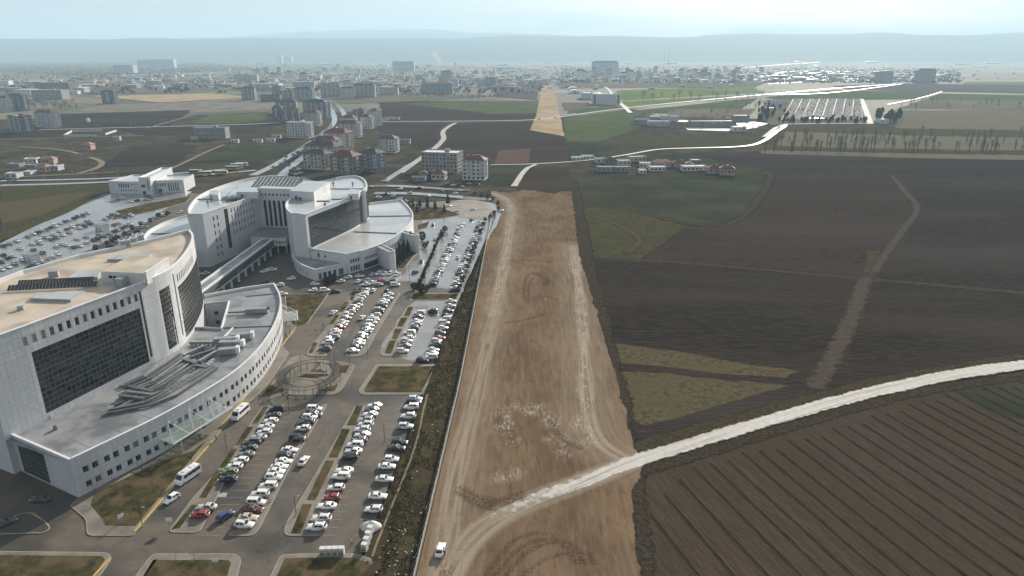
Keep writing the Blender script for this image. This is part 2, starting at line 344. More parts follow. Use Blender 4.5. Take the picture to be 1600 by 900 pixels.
# ---- hills on the horizon
pm('hill', (.035, .05, .035), .95, (.075, .085, .05), .0012, .1, col3=(.05, .06, .04), scale3=.0006)
def ridge(name, y0, y1, prof, amp, seed):
    nx, ny = 140, 14; V = []; X0, X1 = -19000, 19000
    for j in range(ny):
        v = j / (ny - 1); yy = y0 + (y1 - y0) * v
        for i in range(nx):
            x = X0 + (X1 - X0) * i / (nx - 1); px = 800 + x / yy * F_PX * .95
            hgt = np.interp(px, [a for a, _ in prof], [a for _, a in prof]) * (math.sin(min(1, v * 1.25) * math.pi / 2) ** 1.5) * (1 if v < .8 else 1 - (v - .8) * 2)
            V.append((x, yy, max(-5, hgt * (1 + amp * mnoise.fractal((x * .0006, yy * .0009, seed), .9, 2, 5)) - 5)))
    Fc = [(j * nx + i, j * nx + i + 1, (j + 1) * nx + i + 1, (j + 1) * nx + i) for j in range(ny - 1) for i in range(nx - 1)]
    me = bpy.data.meshes.new(name); me.from_pydata(V, [], Fc); me.materials.append(MATS['hill']); me.polygons.foreach_set('use_smooth', [True] * len(Fc)); me.update()
    o = bpy.data.objects.new(name, me); C.objects.link(o); return struct(o)
ridge('hills', 9000, 13500, [(-400, 330), (0, 345), (300, 350), (700, 360), (860, 385), (1200, 410), (1600, 450), (2000, 470)], .10, 2)
ridge('hills', 16000, 21500, [(-400, 300), (250, 420), (480, 640), (600, 740), (720, 700), (900, 560), (1300, 470), (2000, 420)], .10, 8)

# ---- fields right of the earth strip
FZ = -.30
def field(name, pts, mat, jit=2.5, step=14):
    global FZ
    FZ += .004
    return sheet(name, GP(pts), FZ, mat, jit, step)
field('field', [(1040, 238), (1195, 236), (1700, 250), (1700, 281), (1405, 274), (1210, 271), (1150, 258)], 'plough_black', 2)
field('field', [(893, 272), (1130, 270), (1202, 271), (1195, 294), (1172, 330), (1140, 351), (1075, 350), (1000, 331), (900, 318)], 'green_dark', 2)
field('field', [(900, 318), (1000, 331), (1062, 349), (1066, 364), (1010, 395), (915, 398)], 'rough_grass', 3)
field('field', [(1207, 272), (1392, 274), (1437, 325), (1388, 390), (1358, 432), (1000, 404), (1070, 354), (1140, 353), (1176, 332)], 'plough_brown', 1.5)
field('field', [(1400, 274), (1750, 282), (1750, 468), (1364, 432), (1392, 390), (1442, 325)], 'plough_black', 1.5)
field('field', [(915, 398), (1000, 408), (1345, 437), (1332, 472), (1262, 620), (1248, 578), (950, 532)], 'plough_wet', 2)
field('field', [(1352, 438), (1750, 472), (1750, 560), (1500, 578), (1290, 622), (1268, 620), (1336, 480)], 'plough_wet', 2)
field('field', [(948, 530), (1252, 578), (1262, 622), (1100, 668), (985, 700), (960, 620)], 'plough_black', 1.2)
field('field', [(953, 534), (1245, 578), (1225, 590), (1040, 574), (960, 565)], 'straw', 2.2, 1.5)
field('field', [(962, 580), (1100, 588), (1232, 604), (1110, 640), (1005, 662), (978, 650)], 'straw', 2.2, 1.5)
# grass verges between the fields and the tracks in them
ribbon('grass_verge', GP([(1395, 275), (1415, 300), (1439, 325), (1410, 360), (1388, 390), (1365, 425)]), [1.4, 1.2], -.20, 'path_faint', 3, 8)
ribbon('grass_verge', GP([(1000, 405), (1120, 414), (1250, 426), (1340, 434), (1480, 446), (1700, 466)]), [3, 2.4], -.20, 'weed_verge', 3.5, 8)
ribbon('grass_verge', GP([(1205, 272), (1196, 295), (1172, 331), (1140, 352), (1075, 351), (1000, 330), (905, 317)]), [3, 2], -.20, 'weed_verge', 3.5, 8)
ribbon('grass_verge', GP([(1210, 270), (1400, 272), (1500, 275), (1700, 281)]), [2.2, 3.5], -.20, 'weed_verge', 1.5, 8)
ribbon('field_track', GP([(1355, 430), (1345, 455), (1325, 510), (1300, 560), (1270, 612)]), [2.4, 1.8], -.19, 'path_faint', 4, 6, ends=12)
ribbon('field_track', GP([(915, 333), (960, 348), (990, 362), (1003, 378), (975, 396)]), [1.2, 1.2], -.19, 'path_faint', 3, 8, ends=15)
field('grass_patch', [(1356, 392), (1376, 391), (1370, 408), (1364, 428), (1352, 424)], 'rough_grass', .8, 6)
# the wheel-rutted field below the white road: fine soil with real ruts
field('field', [(985, 735), (1100, 702), (1300, 645), (1500, 602), (1800, 570), (1900, 700), (1900, 960), (1005, 960), (998, 830)], 'soil_fine', 1.2, 8)
field('field', [(1478, 606), (1560, 592), (1800, 575), (1800, 660), (1600, 655), (1545, 642)], 'green_dark', 1.0, 6)
pm('rut', (.016, .0115, .0085), .9, (.030, .022, .017), .8, 0.)
pm('straw_sunlit', (.165, .145, .098), .95, (.10, .093, .062), .25, 0., detail=9, col3=(.125, .11, .076), scale3=.03)  # lighter copy of straw: sunshine on the far-right fields put into the colour
mb = MB()
for k in range(30):
    # wheel ruts run down-right from a headland along the road
    x0 = 31.8 + 4.9 * k; y0 = float(np.interp(x0, [31, 36, 41.5, 54, 67, 82, 97, 127, 180], [130, 139, 147.5, 155, 159.5, 166, 173, 187.5, 204])) - 1.2 * (k % 3)
    d = Vector((.30, -.954)); n_ = Vector((-d.y, d.x)); Ln = (y0 - 84) / .954
    for sd_ in (0.,):
        prev = None
        for i in range(0, int(Ln / 2) + 1):
            q = Vector((x0, y0)) + d * (i * 2) + n_ * (sd_ + .10 * mnoise.noise((k, i * .3, 0)) + .06 * mnoise.noise((k, i * .9, sd_)))
            hr = .05 + .06 * mnoise.noise((k * 3, i * .5, sd_)); dp = -.20 - .05 * mnoise.noise((k, i * .4, 7))
            row = [(q + n_ * o2, hh) for o2, hh in ((-.60, -.274), (-.36, hr - .19), (-.20, dp), (.20, dp), (.36, hr - .19), (.60, -.274))]
            if prev:
                for a in range(5):
                    mb.face([(*prev[a][0], prev[a][1]), (*prev[a + 1][0], prev[a + 1][1]), (*row[a + 1][0], row[a + 1][1]), (*row[a][0], row[a][1])], 0 if a == 2 else 1)
            prev = row
struct(mb.build('wheel_ruts', [MATS['rut'], MATS['soil_fine']]))
ribbon('ditch', GP([(1003, 960), (1000, 860), (990, 780), (985, 740)]), [3.2, 5], -.17, 'ditch', 2, 4, wob=1)
ribbon('ditch', GP([(1000, 735), (1080, 712), (1250, 660), (1400, 618), (1500, 600), (1700, 575)]), [3, 2.6], -.17, 'ditch', 1.5, 4, wob=.8)
ribbon('grass_verge', GP([(985, 700), (1040, 685), (1130, 660), (1260, 622), (1400, 588), (1600, 555)]), [3.5, 2.2], -.17, 'weed_verge', 1.8, 4, wob=.8)
ribbon('ditch', GP([(978, 690), (962, 620), (950, 560), (935, 480), (915, 400), (905, 330), (893, 280)]), [4.5, 6], -.17, 'ditch', 2.5, 6, wob=1.5)

# ---- the earth strip: one dense sheet with tracks, chalk and ruts carried as vertex attributes
xl = lambda y: float(np.interp(y, [90, 119, 197, 397, 440, 520], [-20.2, -19.1, -16.4, -13.4, -13, -16]))
xr = lambda y: float(np.interp(y, [90, 111, 140, 150, 159, 200, 343, 517], [24.0, 25.5, 29.0, 33.2, 32.9, 34, 35.3, 45.5]))
ys = np.concatenate([np.arange(90, 260, .7), np.arange(260, 520, 1.6)]); nu = 90
U = np.linspace(0, 1, nu); V = np.zeros((len(ys), nu, 3))
for j, y in enumerate(ys):
    a, b_ = xl(y), xr(y) + 1.2 * mnoise.noise((0, y * .12, 1)) + .5 * mnoise.noise((0, y * .6, 4)); V[j, :, 0] = a + (b_ - a) * U; V[j, :, 1] = y + (max(0, y - 455) / 65) * np.array([16 * mnoise.noise((u_ * 3.2, 2, 0)) + 7 * mnoise.noise((u_ * 11, 5, 0)) + 3 * mnoise.noise((u_ * 30, 5, 0)) for u_ in U])
P2 = V[:, :, :2].reshape(-1, 2)
def dist(path, step=2.):
    q = np.array(resample(smooth(path, 2), step)); d = np.full(len(P2), 1e9)
    for k in range(0, len(q)):
        d = np.minimum(d, (P2[:, 0] - q[k, 0]) ** 2 + (P2[:, 1] - q[k, 1]) ** 2)
    return np.sqrt(d)
rng = np.random.default_rng(3)
def soft(d, wd, f): return np.clip((wd + f - d) / f, 0, 1)
trk_l = GP([(690, 905), (698, 850), (704, 790), (718, 715), (738, 640), (757, 560), (776, 480), (790, 400), (800, 340), (800, 322), (788, 308), (765, 300)])
trk_r = GP([(895, 385), (904, 440), (911, 510), (915, 590), (921, 655), (938, 695), (975, 716)])
road_d = GP([(676, 960), (700, 900), (728, 850), (765, 815), (830, 782), (900, 757), (985, 722), (1100, 687), (1250, 642), (1400, 603), (1500, 583), (1620, 567), (1760, 556)])
light = np.maximum.reduce([.8 * soft(dist(trk_l), 2.0, 2.2), .95 * soft(dist(trk_r), 1.6, 2.2), .85 * soft(dist(road_d[:7]), 2.4, 1.8), .35 * soft(dist(trk_r), 6, 6), .3 * soft(dist(trk_l), 4, 5)])
chalk = np.zeros(len(P2)); P2k = P2.copy()
P2 = P2 + np.array([(2.6 * mnoise.fractal((x * .16, y * .16, 1), 1, 2, 4), 2.6 * mnoise.fractal((x * .16, y * .16, 8), 1, 2, 4)) for x, y in P2])
for pth, wd in (([(783, 668), (781, 645), (800, 632), (830, 640)], 1.6), ([(835, 640), (858, 645), (862, 668), (872, 700), (885, 712)], 1.5), ([(790, 745), (803, 740)], 1.2), ([(905, 655), (912, 680), (920, 690)], 1.8),
                ([(892, 400), (903, 430), (906, 470), (911, 560), (915, 640)], .9), ([(797, 342), (788, 410), (770, 490)], 1.4), ([(790, 660), (800, 690)], 1.2), ([(905, 395), (905, 405)], 1.), ([(770, 303), (795, 315), (800, 335)], 2.2)):
    chalk = np.maximum(chalk, .9 * soft(dist(GP(pth)), wd * .3, wd + 2.0))
P2 = P2k; dark = np.zeros(len(P2))
arcs = [([(820, 470), (818, 440), (830, 425), (850, 425)], .35), ([(826, 475), (824, 445), (836, 430), (856, 432)], .3), ([(838, 428), (858, 438), (850, 445)], 1.2), ([(835, 465), (850, 462), (870, 468)], .5), ([(800, 408), (830, 406), (862, 410)], .4),
        ([(717, 770), (740, 785), (775, 790), (820, 778)], .8), ([(720, 762), (745, 778), (780, 783), (815, 772)], .6), ([(722, 774), (745, 790), (770, 795)], .6), ([(860, 660), (880, 690), (905, 700)], .6), ([(790, 505), (830, 498), (850, 490)], .5)]
arcs += [([(760 + dx, 900), (800 + dx, 840 + dy), (860 + dx, 830 + dy), (900 + dx * .5, 880)], .3) for dx, dy in ((0, 0), (14, 10), (30, 14), (55, 30))]
for pth, wd in arcs: dark = np.maximum(dark, .8 * soft(dist(GP(pth), 1.), wd, .7))
td = np.minimum.reduce([dist(trk_l, 1.), dist(trk_r, 1.), dist(road_d[:7], 1.)])
V[:, :, 2] = (.012 - .06 * dark.reshape(len(ys), nu) + .03 * rng.standard_normal((len(ys), nu)) * .25)
Fc = [(j * nu + i, j * nu + i + 1, (j + 1) * nu + i + 1, (j + 1) * nu + i) for j in range(len(ys) - 1) for i in range(nu - 1)]
me = bpy.data.meshes.new('earth_strip'); me.from_pydata(V.reshape(-1, 3).tolist(), [], Fc)
at = me.attributes.new('mix', 'FLOAT_COLOR', 'POINT'); at.data.foreach_set('color', np.stack([light, chalk, dark, np.ones(len(P2))], 1).astype(np.float32).ravel()); at = me.attributes.new('across', 'FLOAT', 'POINT'); at.data.foreach_set('value', td.astype(np.float32)); me.update()
m, t = newmat('earth'); l = t.links.new
out = nd(t, 'ShaderNodeOutputMaterial'); b = nd(t, 'ShaderNodeBsdfPrincipled'); b.inputs['Roughness'].default_value = .95; b.inputs['Specular IOR Level'].default_value = 0.
g = nd(t, 'ShaderNodeNewGeometry'); at_ = nd(t, 'ShaderNodeAttribute', attribute_name='mix'); sc_ = nd(t, 'ShaderNodeSeparateColor'); l(at_.outputs['Color'], sc_.inputs['Color'])
def ns(scale, stretch=(1, 1, 1), detail=6, lo=.35, hi=.65, rot=0):
    mp = nd(t, 'ShaderNodeMapping'); mp.inputs['Scale'].default_value = stretch; mp.inputs['Rotation'].default_value = (0, 0, rot); l(g.outputs['Position'], mp.inputs['Vector'])
    n = nd(t, 'ShaderNodeTexNoise'); n.inputs['Scale'].default_value = scale; n.inputs['Detail'].default_value = detail; n.inputs['Roughness'].default_value = .62; l(mp.outputs['Vector'], n.inputs['Vector'])
    r = nd(t, 'ShaderNodeMapRange'); r.inputs['From Min'].default_value = lo; r.inputs['From Max'].default_value = hi; l(n.outputs['Fac'], r.inputs['Value']); return r.outputs['Result']
def mixc(a, bb, f):
    x = nd(t, 'ShaderNodeMix', data_type='RGBA')
    for s, v in (('A', a), ('B', bb)):
        if isinstance(v, tuple): x.inputs[s].default_value = (*v, 1)
        else: l(v, x.inputs[s])
    if isinstance(f, float): x.inputs['Factor'].default_value = f
    else: l(f, x.inputs['Factor'])
    return x.outputs['Result']
def math2(op, a, bb):
    x = nd(t, 'ShaderNodeMath', operation=op); x.use_clamp = True
    for i, v in enumerate((a, bb)):
        if isinstance(v, (int, float)): x.inputs[i].default_value = v
        else: l(v, x.inputs[i])
    return x.outputs['Value']
acr = nd(t, 'ShaderNodeAttribute', attribute_name='across'); cv = nd(t, 'ShaderNodeCombineXYZ'); l(acr.outputs['Fac'], cv.inputs['X']); sv_ = nd(t, 'ShaderNodeVectorMath', operation='SCALE'); l(g.outputs['Position'], sv_.inputs[0]); sv_.inputs['Scale'].default_value = .03
ad_ = nd(t, 'ShaderNodeVectorMath', operation='ADD'); l(cv.outputs['Vector'], ad_.inputs[0]); l(sv_.outputs['Vector'], ad_.inputs[1])
def nline(sc, lo, hi):
    n = nd(t, 'ShaderNodeTexNoise'); n.inputs['Scale'].default_value = sc; n.inputs['Detail'].default_value = 4; l(ad_.outputs['Vector'], n.inputs['Vector']); r = nd(t, 'ShaderNodeMapRange'); r.inputs['From Min'].default_value = lo; r.inputs['From Max'].default_value = hi; l(n.outputs['Fac'], r.inputs['Value']); return r.outputs['Result']
cur = mixc((.100, .066, .042), (.180, .125, .079), ns(.05, (1, .5, 1), 7))
cur = mixc(cur, (.225, .167, .112), math2('MULTIPLY', ns(.7, (1, .10, 1), 8, .48, .72), .6))
cur = mixc(cur, (.050, .030, .019), math2('MULTIPLY', ns(.6, (1, .22, 1), 9, .52, .70, .06), .5))
cur = mixc(cur, (.215, .148, .088), math2('MULTIPLY', ns(.16, (1, .5, 1), 5, .56, .72), .4))
cur = mixc(cur, (.070, .045, .030), math2('MULTIPLY', ns(1.6, (1, 1, 1), 9, .56, .70), .55))
cur = mixc(cur, (.29, .245, .185), math2('MULTIPLY', sc_.outputs['Red'], math2('ADD', nline(1.3, .36, .62), .30)))
cur = mixc(cur, (.085, .058, .040), math2('MULTIPLY', sc_.outputs['Red'], math2('MULTIPLY', nline(2.3, .56, .68), .7)))
cur = mixc(cur, (.43, .395, .34), math2('MULTIPLY', sc_.outputs['Green'], math2('MULTIPLY', math2('MULTIPLY', ns(1.6, (1, .3, 1), 10, .44, .62), .85), ns(.22, (1, .7, 1), 5, .40, .56))))
cur = mixc(cur, (.040, .026, .018), math2('MULTIPLY', sc_.outputs['Blue'], ns(1.5, (1, 1, 1), 6, .36, .60)))
l(cur, b.inputs['Base Color'])
bp = nd(t, 'ShaderNodeBump'); bp.inputs['Strength'].default_value = .5; bp.inputs['Distance'].default_value = .15; l(ns(2.2, (1, .35, 1), 6, 0, 1), bp.inputs['Height']); l(bp.outputs['Normal'], b.inputs['Normal'])
l(b.outputs['BSDF'], out.inputs['Surface']); me.materials.append(m)
o = bpy.data.objects.new('earth_strip', me); C.objects.link(o); struct(o)

# the white gravel road running off to the right, over the strip's edge
ribbon('gravel_road', road_d[3:], [3.0, 5.4], .05, 'road_white', 1.1, 2.5, wob=.45, ends=28)
# ---- mid-distance fields and roads
FZ = -.16
def ffield(pts, mat, jit=4, step=25):
    global FZ
    FZ += .004
    return sheet('field', GP(pts), FZ, mat, jit, step)
ffield([(812, 262), (888, 262), (894, 300), (890, 312), (815, 302), (802, 290)], 'plough_brown')
ffield([(700, 193), (828, 190), (884, 214), (889, 252), (770, 256), (690, 240), (697, 212)], 'plough_brown')
ffield([(778, 235), (829, 232), (826, 254), (772, 256)], 'red_soil', 2, 15)
ffield([(765, 259), (822, 259), (808, 289), (764, 285)], 'green_dark', 2)
ffield([(592, 158), (842, 157), (838, 187), (600, 188)], 'plough_brown')
ffield([(632, 162), (720, 158), (842, 157), (839, 176), (770, 178), (720, 172)], 'green_mid', 3)
ffield([(590, 192), (690, 193), (686, 215), (668, 236), (600, 212), (590, 205)], 'plough_brown', 3)
ffield([(881, 184), (985, 170), (1018, 178), (985, 206), (930, 222), (886, 220)], 'green_mid', 3)
ffield([(884, 222), (930, 224), (1010, 236), (990, 243), (900, 252), (888, 250)], 'green_dark', 3)
ffield([(890, 170), (965, 165), (972, 168), (885, 181)], 'green_mid', 3)
ffield([(878, 160), (920, 160), (925, 168), (882, 172)], 'field_far', 3)
ffield([(965, 141), (1080, 137), (1180, 137), (1190, 144), (1060, 151), (980, 156), (955, 152)], 'green_bright', 5, 40)
ffield([(972, 158), (1100, 152), (1195, 147), (1080, 158), (985, 167)], 'green_bright', 4, 40)
ffield([(1000, 172), (1150, 156), (1185, 153), (1160, 168), (1130, 178), (1022, 176)], 'green_mid', 4)
ffield([(1050, 170), (1180, 170), (1170, 182), (1040, 184)], 'field_far', 3)
ffield([(1195, 152), (1300, 141), (1465, 143), (1442, 154), (1230, 157)], 'green_mid', 6, 50)
ffield([(1470, 146), (1700, 150), (1700, 160), (1445, 155)], 'green_mid', 6, 50)
ffield([(1300, 134), (1420, 130), (1750, 136), (1750, 149), (1470, 143), (1330, 140)], 'field_violet', 6, 60)
ffield([(1510, 128), (1750, 127), (1750, 133), (1500, 132)], 'green_bright', 8, 80)
ffield([(1445, 155), (1700, 160), (1700, 172), (1450, 170), (1400, 170)], 'field_far', 5)
ffield([(1395, 172), (1700, 172), (1700, 206), (1400, 200)], 'straw_sunlit', 5)
ffield([(1212, 196), (1400, 200), (1700, 208), (1700, 242), (1400, 238), (1185, 233)], 'rough_grass', 5)
ffield([(1230, 205), (1420, 212), (1700, 216), (1700, 236), (1400, 232), (1215, 228)], 'straw_sunlit', 6, 12)
ffield([(1185, 234), (1400, 239), (1700, 244), (1700, 252), (1400, 246), (1190, 240)], 'straw_sunlit', 2)
ffield([(1040, 233), (1170, 230), (1205, 214), (1190, 236), (1060, 240)], 'olive', 3)
ffield([(1060, 240), (1190, 262), (1195, 270), (1130, 269), (1000, 262), (960, 250)], 'green_dark', 3)
ffield([(990, 210), (1180, 214), (1205, 205), (1180, 227), (1030, 231), (930, 226)], 'rough_grass', 3)
ffield([(870, 128), (1200, 128), (1180, 136), (875, 138)], 'field_far', 10, 80)
ffield([(780, 124), (866, 124), (842, 142), (838, 156), (770, 150)], 'field_violet', 8, 60)
ffield([(400, 148), (650, 146), (790, 150), (600, 160), (540, 162)], 'field_far', 8, 60)
# left of the avenue
ffield([(300, 194), (330, 178), (422, 174), (412, 191)], 'green_mid', 3)
ffield([(85, 178), (300, 172), (262, 198), (95, 199)], 'plough_black', 4)
ffield([(60, 205), (115, 201), (90, 213), (0, 216), (0, 207)], 'plough_brown', 3)
ffield([(185, 201), (300, 197), (420, 194), (400, 206), (220, 211)], 'plough_brown', 3)
ffield([(150, 262), (205, 229), (310, 227), (280, 254)], 'plough_black', 3)
ffield([(290, 254), (330, 229), (475, 229), (440, 246), (400, 252)], 'green_dark', 3)
ffield([(130, 264), (290, 255), (420, 253), (400, 262), (180, 272)], 'green_dark', 3)
ffield([(0, 290), (175, 287), (185, 300), (150, 322), (0, 378)], 'rough_grass', 3)
ffield([(0, 318), (110, 302), (150, 300), (60, 338), (0, 350)], 'straw', 3, 10)
ffield([(0, 130), (400, 128), (420, 140), (150, 146), (0, 142)], 'field_far', 15, 90)
ffield([(140, 150), (330, 146), (400, 152), (250, 160)], 'tan_soil', 8, 40)
ffield([(0, 96), (300, 95), (420, 108), (140, 118), (0, 112)], 'straw', 30, 200)
ffield([(590, 205), (668, 238), (640, 262), (600, 262), (560, 215)], 'olive', 3)
ffield([(845, 144), (868, 143), (874, 175), (882, 213), (828, 203), (838, 180)], 'tan_soil', 2, 12)
ffield([(845, 134), (866, 133), (868, 140), (842, 141)], 'tan_soil', 3, 30)

RZ = .05
def road(pts, wd, mat='road_far', name='road', wob=0., fade=.02, step=10, sm=2):
    global RZ
    RZ += .006
    return ribbon(name, GP(pts), wd, RZ, mat, fade, step, sm, wob=wob)
road([(0, 282.5), (90, 281), (180, 278.5), (300, 269), (380, 262)], 6.5, 'road_wet')
road([(0, 289.5), (90, 287.5), (180, 284), (300, 275), (400, 266)], 7, 'road_wet')
road([(395, 274), (430, 258), (465, 236), (500, 212), (520, 196), (524, 184), (516, 168), (500, 154), (485, 147)], [8, 9], 'road_wet')
road([(432, 282), (452, 262), (478, 243), (510, 216), (532, 197), (541, 187), (535, 172), (520, 158), (500, 150)], [8, 9], 'road_wet')
road([(588, 190), (700, 189.5), (840, 188), (885, 181), (980, 168), (1090, 157), (1200, 147), (1300, 138), (1400, 131)], [7, 9], 'road_far')
road([(840, 184), (870, 181), (900, 177)], 4, 'road_far')
road([(60, 203), (200, 199), (330, 196), (418, 193), (440, 192)], 6, 'road_far')
road([(0, 218), (100, 215), (160, 213), (225, 212)], 4, 'path_dirt', 'dirt_track', fade=1)
road([(230, 200), (280, 186), (305, 178)], 4, 'path_dirt', 'dirt_track', fade=1)
road([(245, 272), (285, 256), (320, 238), (350, 226)], 3, 'path_dirt', 'dirt_track', fade=1)
road([(712, 192), (700, 198), (690, 207), (695, 216), (684, 228), (668, 240), (645, 256), (625, 270)], [5, 6], 'road_white_wet', 'gravel_track', wob=.6, fade=1)
road([(766, 257.5), (830, 256.5), (905, 252), (960, 245), (1000, 238), (1030, 232.5), (1090, 231), (1170, 229), (1195, 220), (1210, 208), (1228, 196)], [3.5, 4.5], 'road_far', 'gravel_track')
road([(803, 291), (812, 277), (822, 263), (838, 257)], [4, 3.5], 'road_white_wet', 'gravel_track', wob=.7, fade=1)
road([(28, 229), (75, 232), (108, 236), (124, 241)], 4, 'path_dirt', 'dirt_track', fade=1)
road([(140, 246), (155, 250), (161, 256), (150, 264), (122, 271)], 4.5, 'path_dirt', 'dirt_track', fade=1)
road([(15, 277), (80, 274), (125, 272), (180, 269)], 3, 'path_dirt', 'dirt_track', fade=1)
road([(985, 176), (975, 166), (960, 155), (952, 140), (945, 136)], 8, 'road_far')
road([(985, 170), (1015, 177), (1022, 178)], 6, 'red_soil')
road([(1200, 148), (1300, 146), (1410, 131)], 6, 'road_far')
road([(1388, 163), (1440, 153), (1472, 143)], 6, 'road_far', 'gravel_track')
road([(800, 142), (845, 141), (868, 140.5)], 8, 'road_far')
road([(790, 154), (700, 156), (640, 157), (560, 160)], 6, 'path_dirt', 'dirt_track', fade=1)
road([(570, 292), (600, 290), (650, 292), (700, 296), (735, 297)], 8, 'road_wet')
road([(585, 302), (640, 302), (700, 306), (735, 310), (768, 312)], 9, 'road_wet')
road([(600, 284), (625, 268), (640, 258)], 6, 'road_wet')
road([(1100, 112), (1200, 102), (1300, 96)], 12, 'road_far')
road([(1200, 131), (1290, 126), (1400, 121), (1480, 117)], 9, 'road_far')
# ================================================================== hospital grounds
pm('asphalt', (.082, .069, .054), .72, (.118, .099, .077), .25, .3, col3=(.055, .048, .040), scale3=.06, rough2=.42, detail=8, bump=.25, bscale=6, bdist=.03)
pm('asphalt_wet_glare', (.20, .196, .19), .22, (.25, .245, .238), .2, .9, col3=(.155, .152, .148), scale3=.06, rough2=.08, bump=.05, bscale=1.2, bdist=.03)  # wet tarmac; bright sky glare is painted in as a paler base colour
pm('asphalt_patch', (.040, .037, .034), .6, (.060, .055, .050), .5, .4)
pm('paving', (.155, .135, .108), .75, (.21, .185, .15), .35, .35, col3=(.125, .11, .09), scale3=.12, bump=.2, bscale=5, bdist=.03)
pm('kerb', (.30, .28, .245), .8, (.22, .205, .18), .8, .3)
pm('yellow_kerb', (.52, .34, .07), .7, (.40, .27, .08), 1.2, .3)
pm('yellow_paint', (.45, .32, .09), .8, (.16, .13, .08), 1.5, .3)
pm('white_paint', (.42, .40, .37), .8, (.15, .14, .13), 1.2, .3)
pm('concrete', (.36, .345, .32), .8, (.28, .265, .245), .6, .3)
campus = [(-34, 92), (-30.8, 128), (-28.2, 190), (-25.6, 232), (-22.2, 285), (-17.5, 350), (-13.5, 400), (-11.5, 440), (-8, 462), (-14, 478), (-30, 490), (-85, 470), (-118, 470), (-150, 492), (-215, 502), (-262, 520), (-308, 510), (-295, 440), (-284, 366), (-270, 250), (-240, 92)]
sheet('car_park', campus, ASPH, 'asphalt')
# wet tarmac with sky glare put into its colour, beyond the second car park and on the far side of the hospital
sheet('wet_tarmac_glare', jitter(GP([(560, 440), (640, 440), (668, 445), (720, 458), (785, 332), (772, 318), (735, 312), (690, 322), (660, 345), (648, 395), (600, 420)]), 2.2, 6), ASPH + .006, 'asphalt_wet_glare')
sheet('wet_tarmac_glare', jitter(GP([(590, 540), (660, 460), (716, 462), (672, 566), (640, 566)]), 3, 6), ASPH + .006, 'asphalt_wet_glare')
sheet('wet_tarmac_glare', jitter(GP([(-40, 470), (-40, 400), (60, 352), (172, 303), (230, 290), (300, 300), (230, 345), (120, 400), (0, 468)]), 2.5, 8), ASPH + .006, 'asphalt_wet_glare')
# tyre-worn and patched areas
for q in ([(375, 700), (392, 700), (386, 712), (369, 712)], [(225, 852), (238, 852), (248, 845), (235, 845)], [(536, 605), (556, 594), (552, 602), (540, 604)], [(545, 520), (556, 505), (551, 520), (545, 530)]):
    sheet('tarmac_patch', GP(q), ASPH + .010, 'asphalt_patch')
sheet('tarmac_patch', GP([(330, 775), (350, 770), (356, 771), (352, 777), (332, 777)]), ASPH + .010, 'concrete')
for k in range(9):     # worn longitudinal seams in the drive between the two rows
    y0 = 130 + k * 6.2
    mb = MB(); pth = [( -51.5 + 1.3 * math.sin(k * 2.1) + .35 * mnoise.noise((k, i, 0)), y0 + i * .9) for i in range(8)]
    for a, b_ in zip(pth[:-1], pth[1:]): mb.face([(a[0] - .12, a[1], ASPH + .012), (a[0] + .12, a[1], ASPH + .012), (b_[0] + .12, b_[1], ASPH + .012), (b_[0] - .12, b_[1], ASPH + .012)])
    struct(mb.build('tarmac_seam', MATS['asphalt_patch']))

def rounded(poly, r=1.2, n=4):
    out = []; k = len(poly)
    for i in range(k):
        p = Vector(poly[i]); a = Vector(poly[i - 1]); b_ = Vector(poly[(i + 1) % k])
        d = min(r, (a - p).length * .45, (b_ - p).length * .45); s = p + (a - p).normalized() * d; e = p + (b_ - p).normalized() * d
        for j in range(n + 1):
            u = j / n; q = s * (1 - u) ** 2 + p * 2 * u * (1 - u) + e * u * u; out.append((q.x, q.y))
    return out
def shrink(poly, d):
    if area(poly) < 0: poly = poly[::-1]
    out = []; k = len(poly)
    for i in range(k):
        a = poly[i - 1]; b_ = poly[(i + 1) % k]; l_ = math.dist(a, b_) or 1
        out.append((poly[i][0] - (b_[1] - a[1]) / l_ * d, poly[i][1] + (b_[0] - a[0]) / l_ * d))
    return out
ISL = 0.
def island(name, poly, top='paving', lawn=None, r=1.2, kerb=.22, margin=None):
    """raised island with a kerb ring; lawn polygons lie on it"""
    global ISL
    ISL += .0016; PAVE = .19 + ISL; LAWN = PAVE + .03; p = rounded(poly, r); q = shrink(p, kerb)
    mb = MB(); mb.prism(p, ASPH - .05, PAVE, 1); o = mb.build(name, [MATS[top], MATS['kerb']]); struct(o)
    mb = MB(); mb.sheet(q, PAVE + .006); mb.build('paving', MATS[top], o)
    for lp in (lawn or []):
        mb = MB(); mb.prism(lp, PAVE + .002, LAWN); mb.build('lawn', MATS['lawn'], o)
    if margin is not None:
        mb = MB(); mb.prism(shrink(p, margin), PAVE + .002, LAWN); mb.build('lawn', MATS['lawn'], o)
    return o
Z2 = lambda pts: [(320 + x / 3.3333, 630 + y / 3.3333) for x, y in pts]
Z3 = lambda pts: [(400 + x / 4, 410 + y / 4) for x, y in pts]
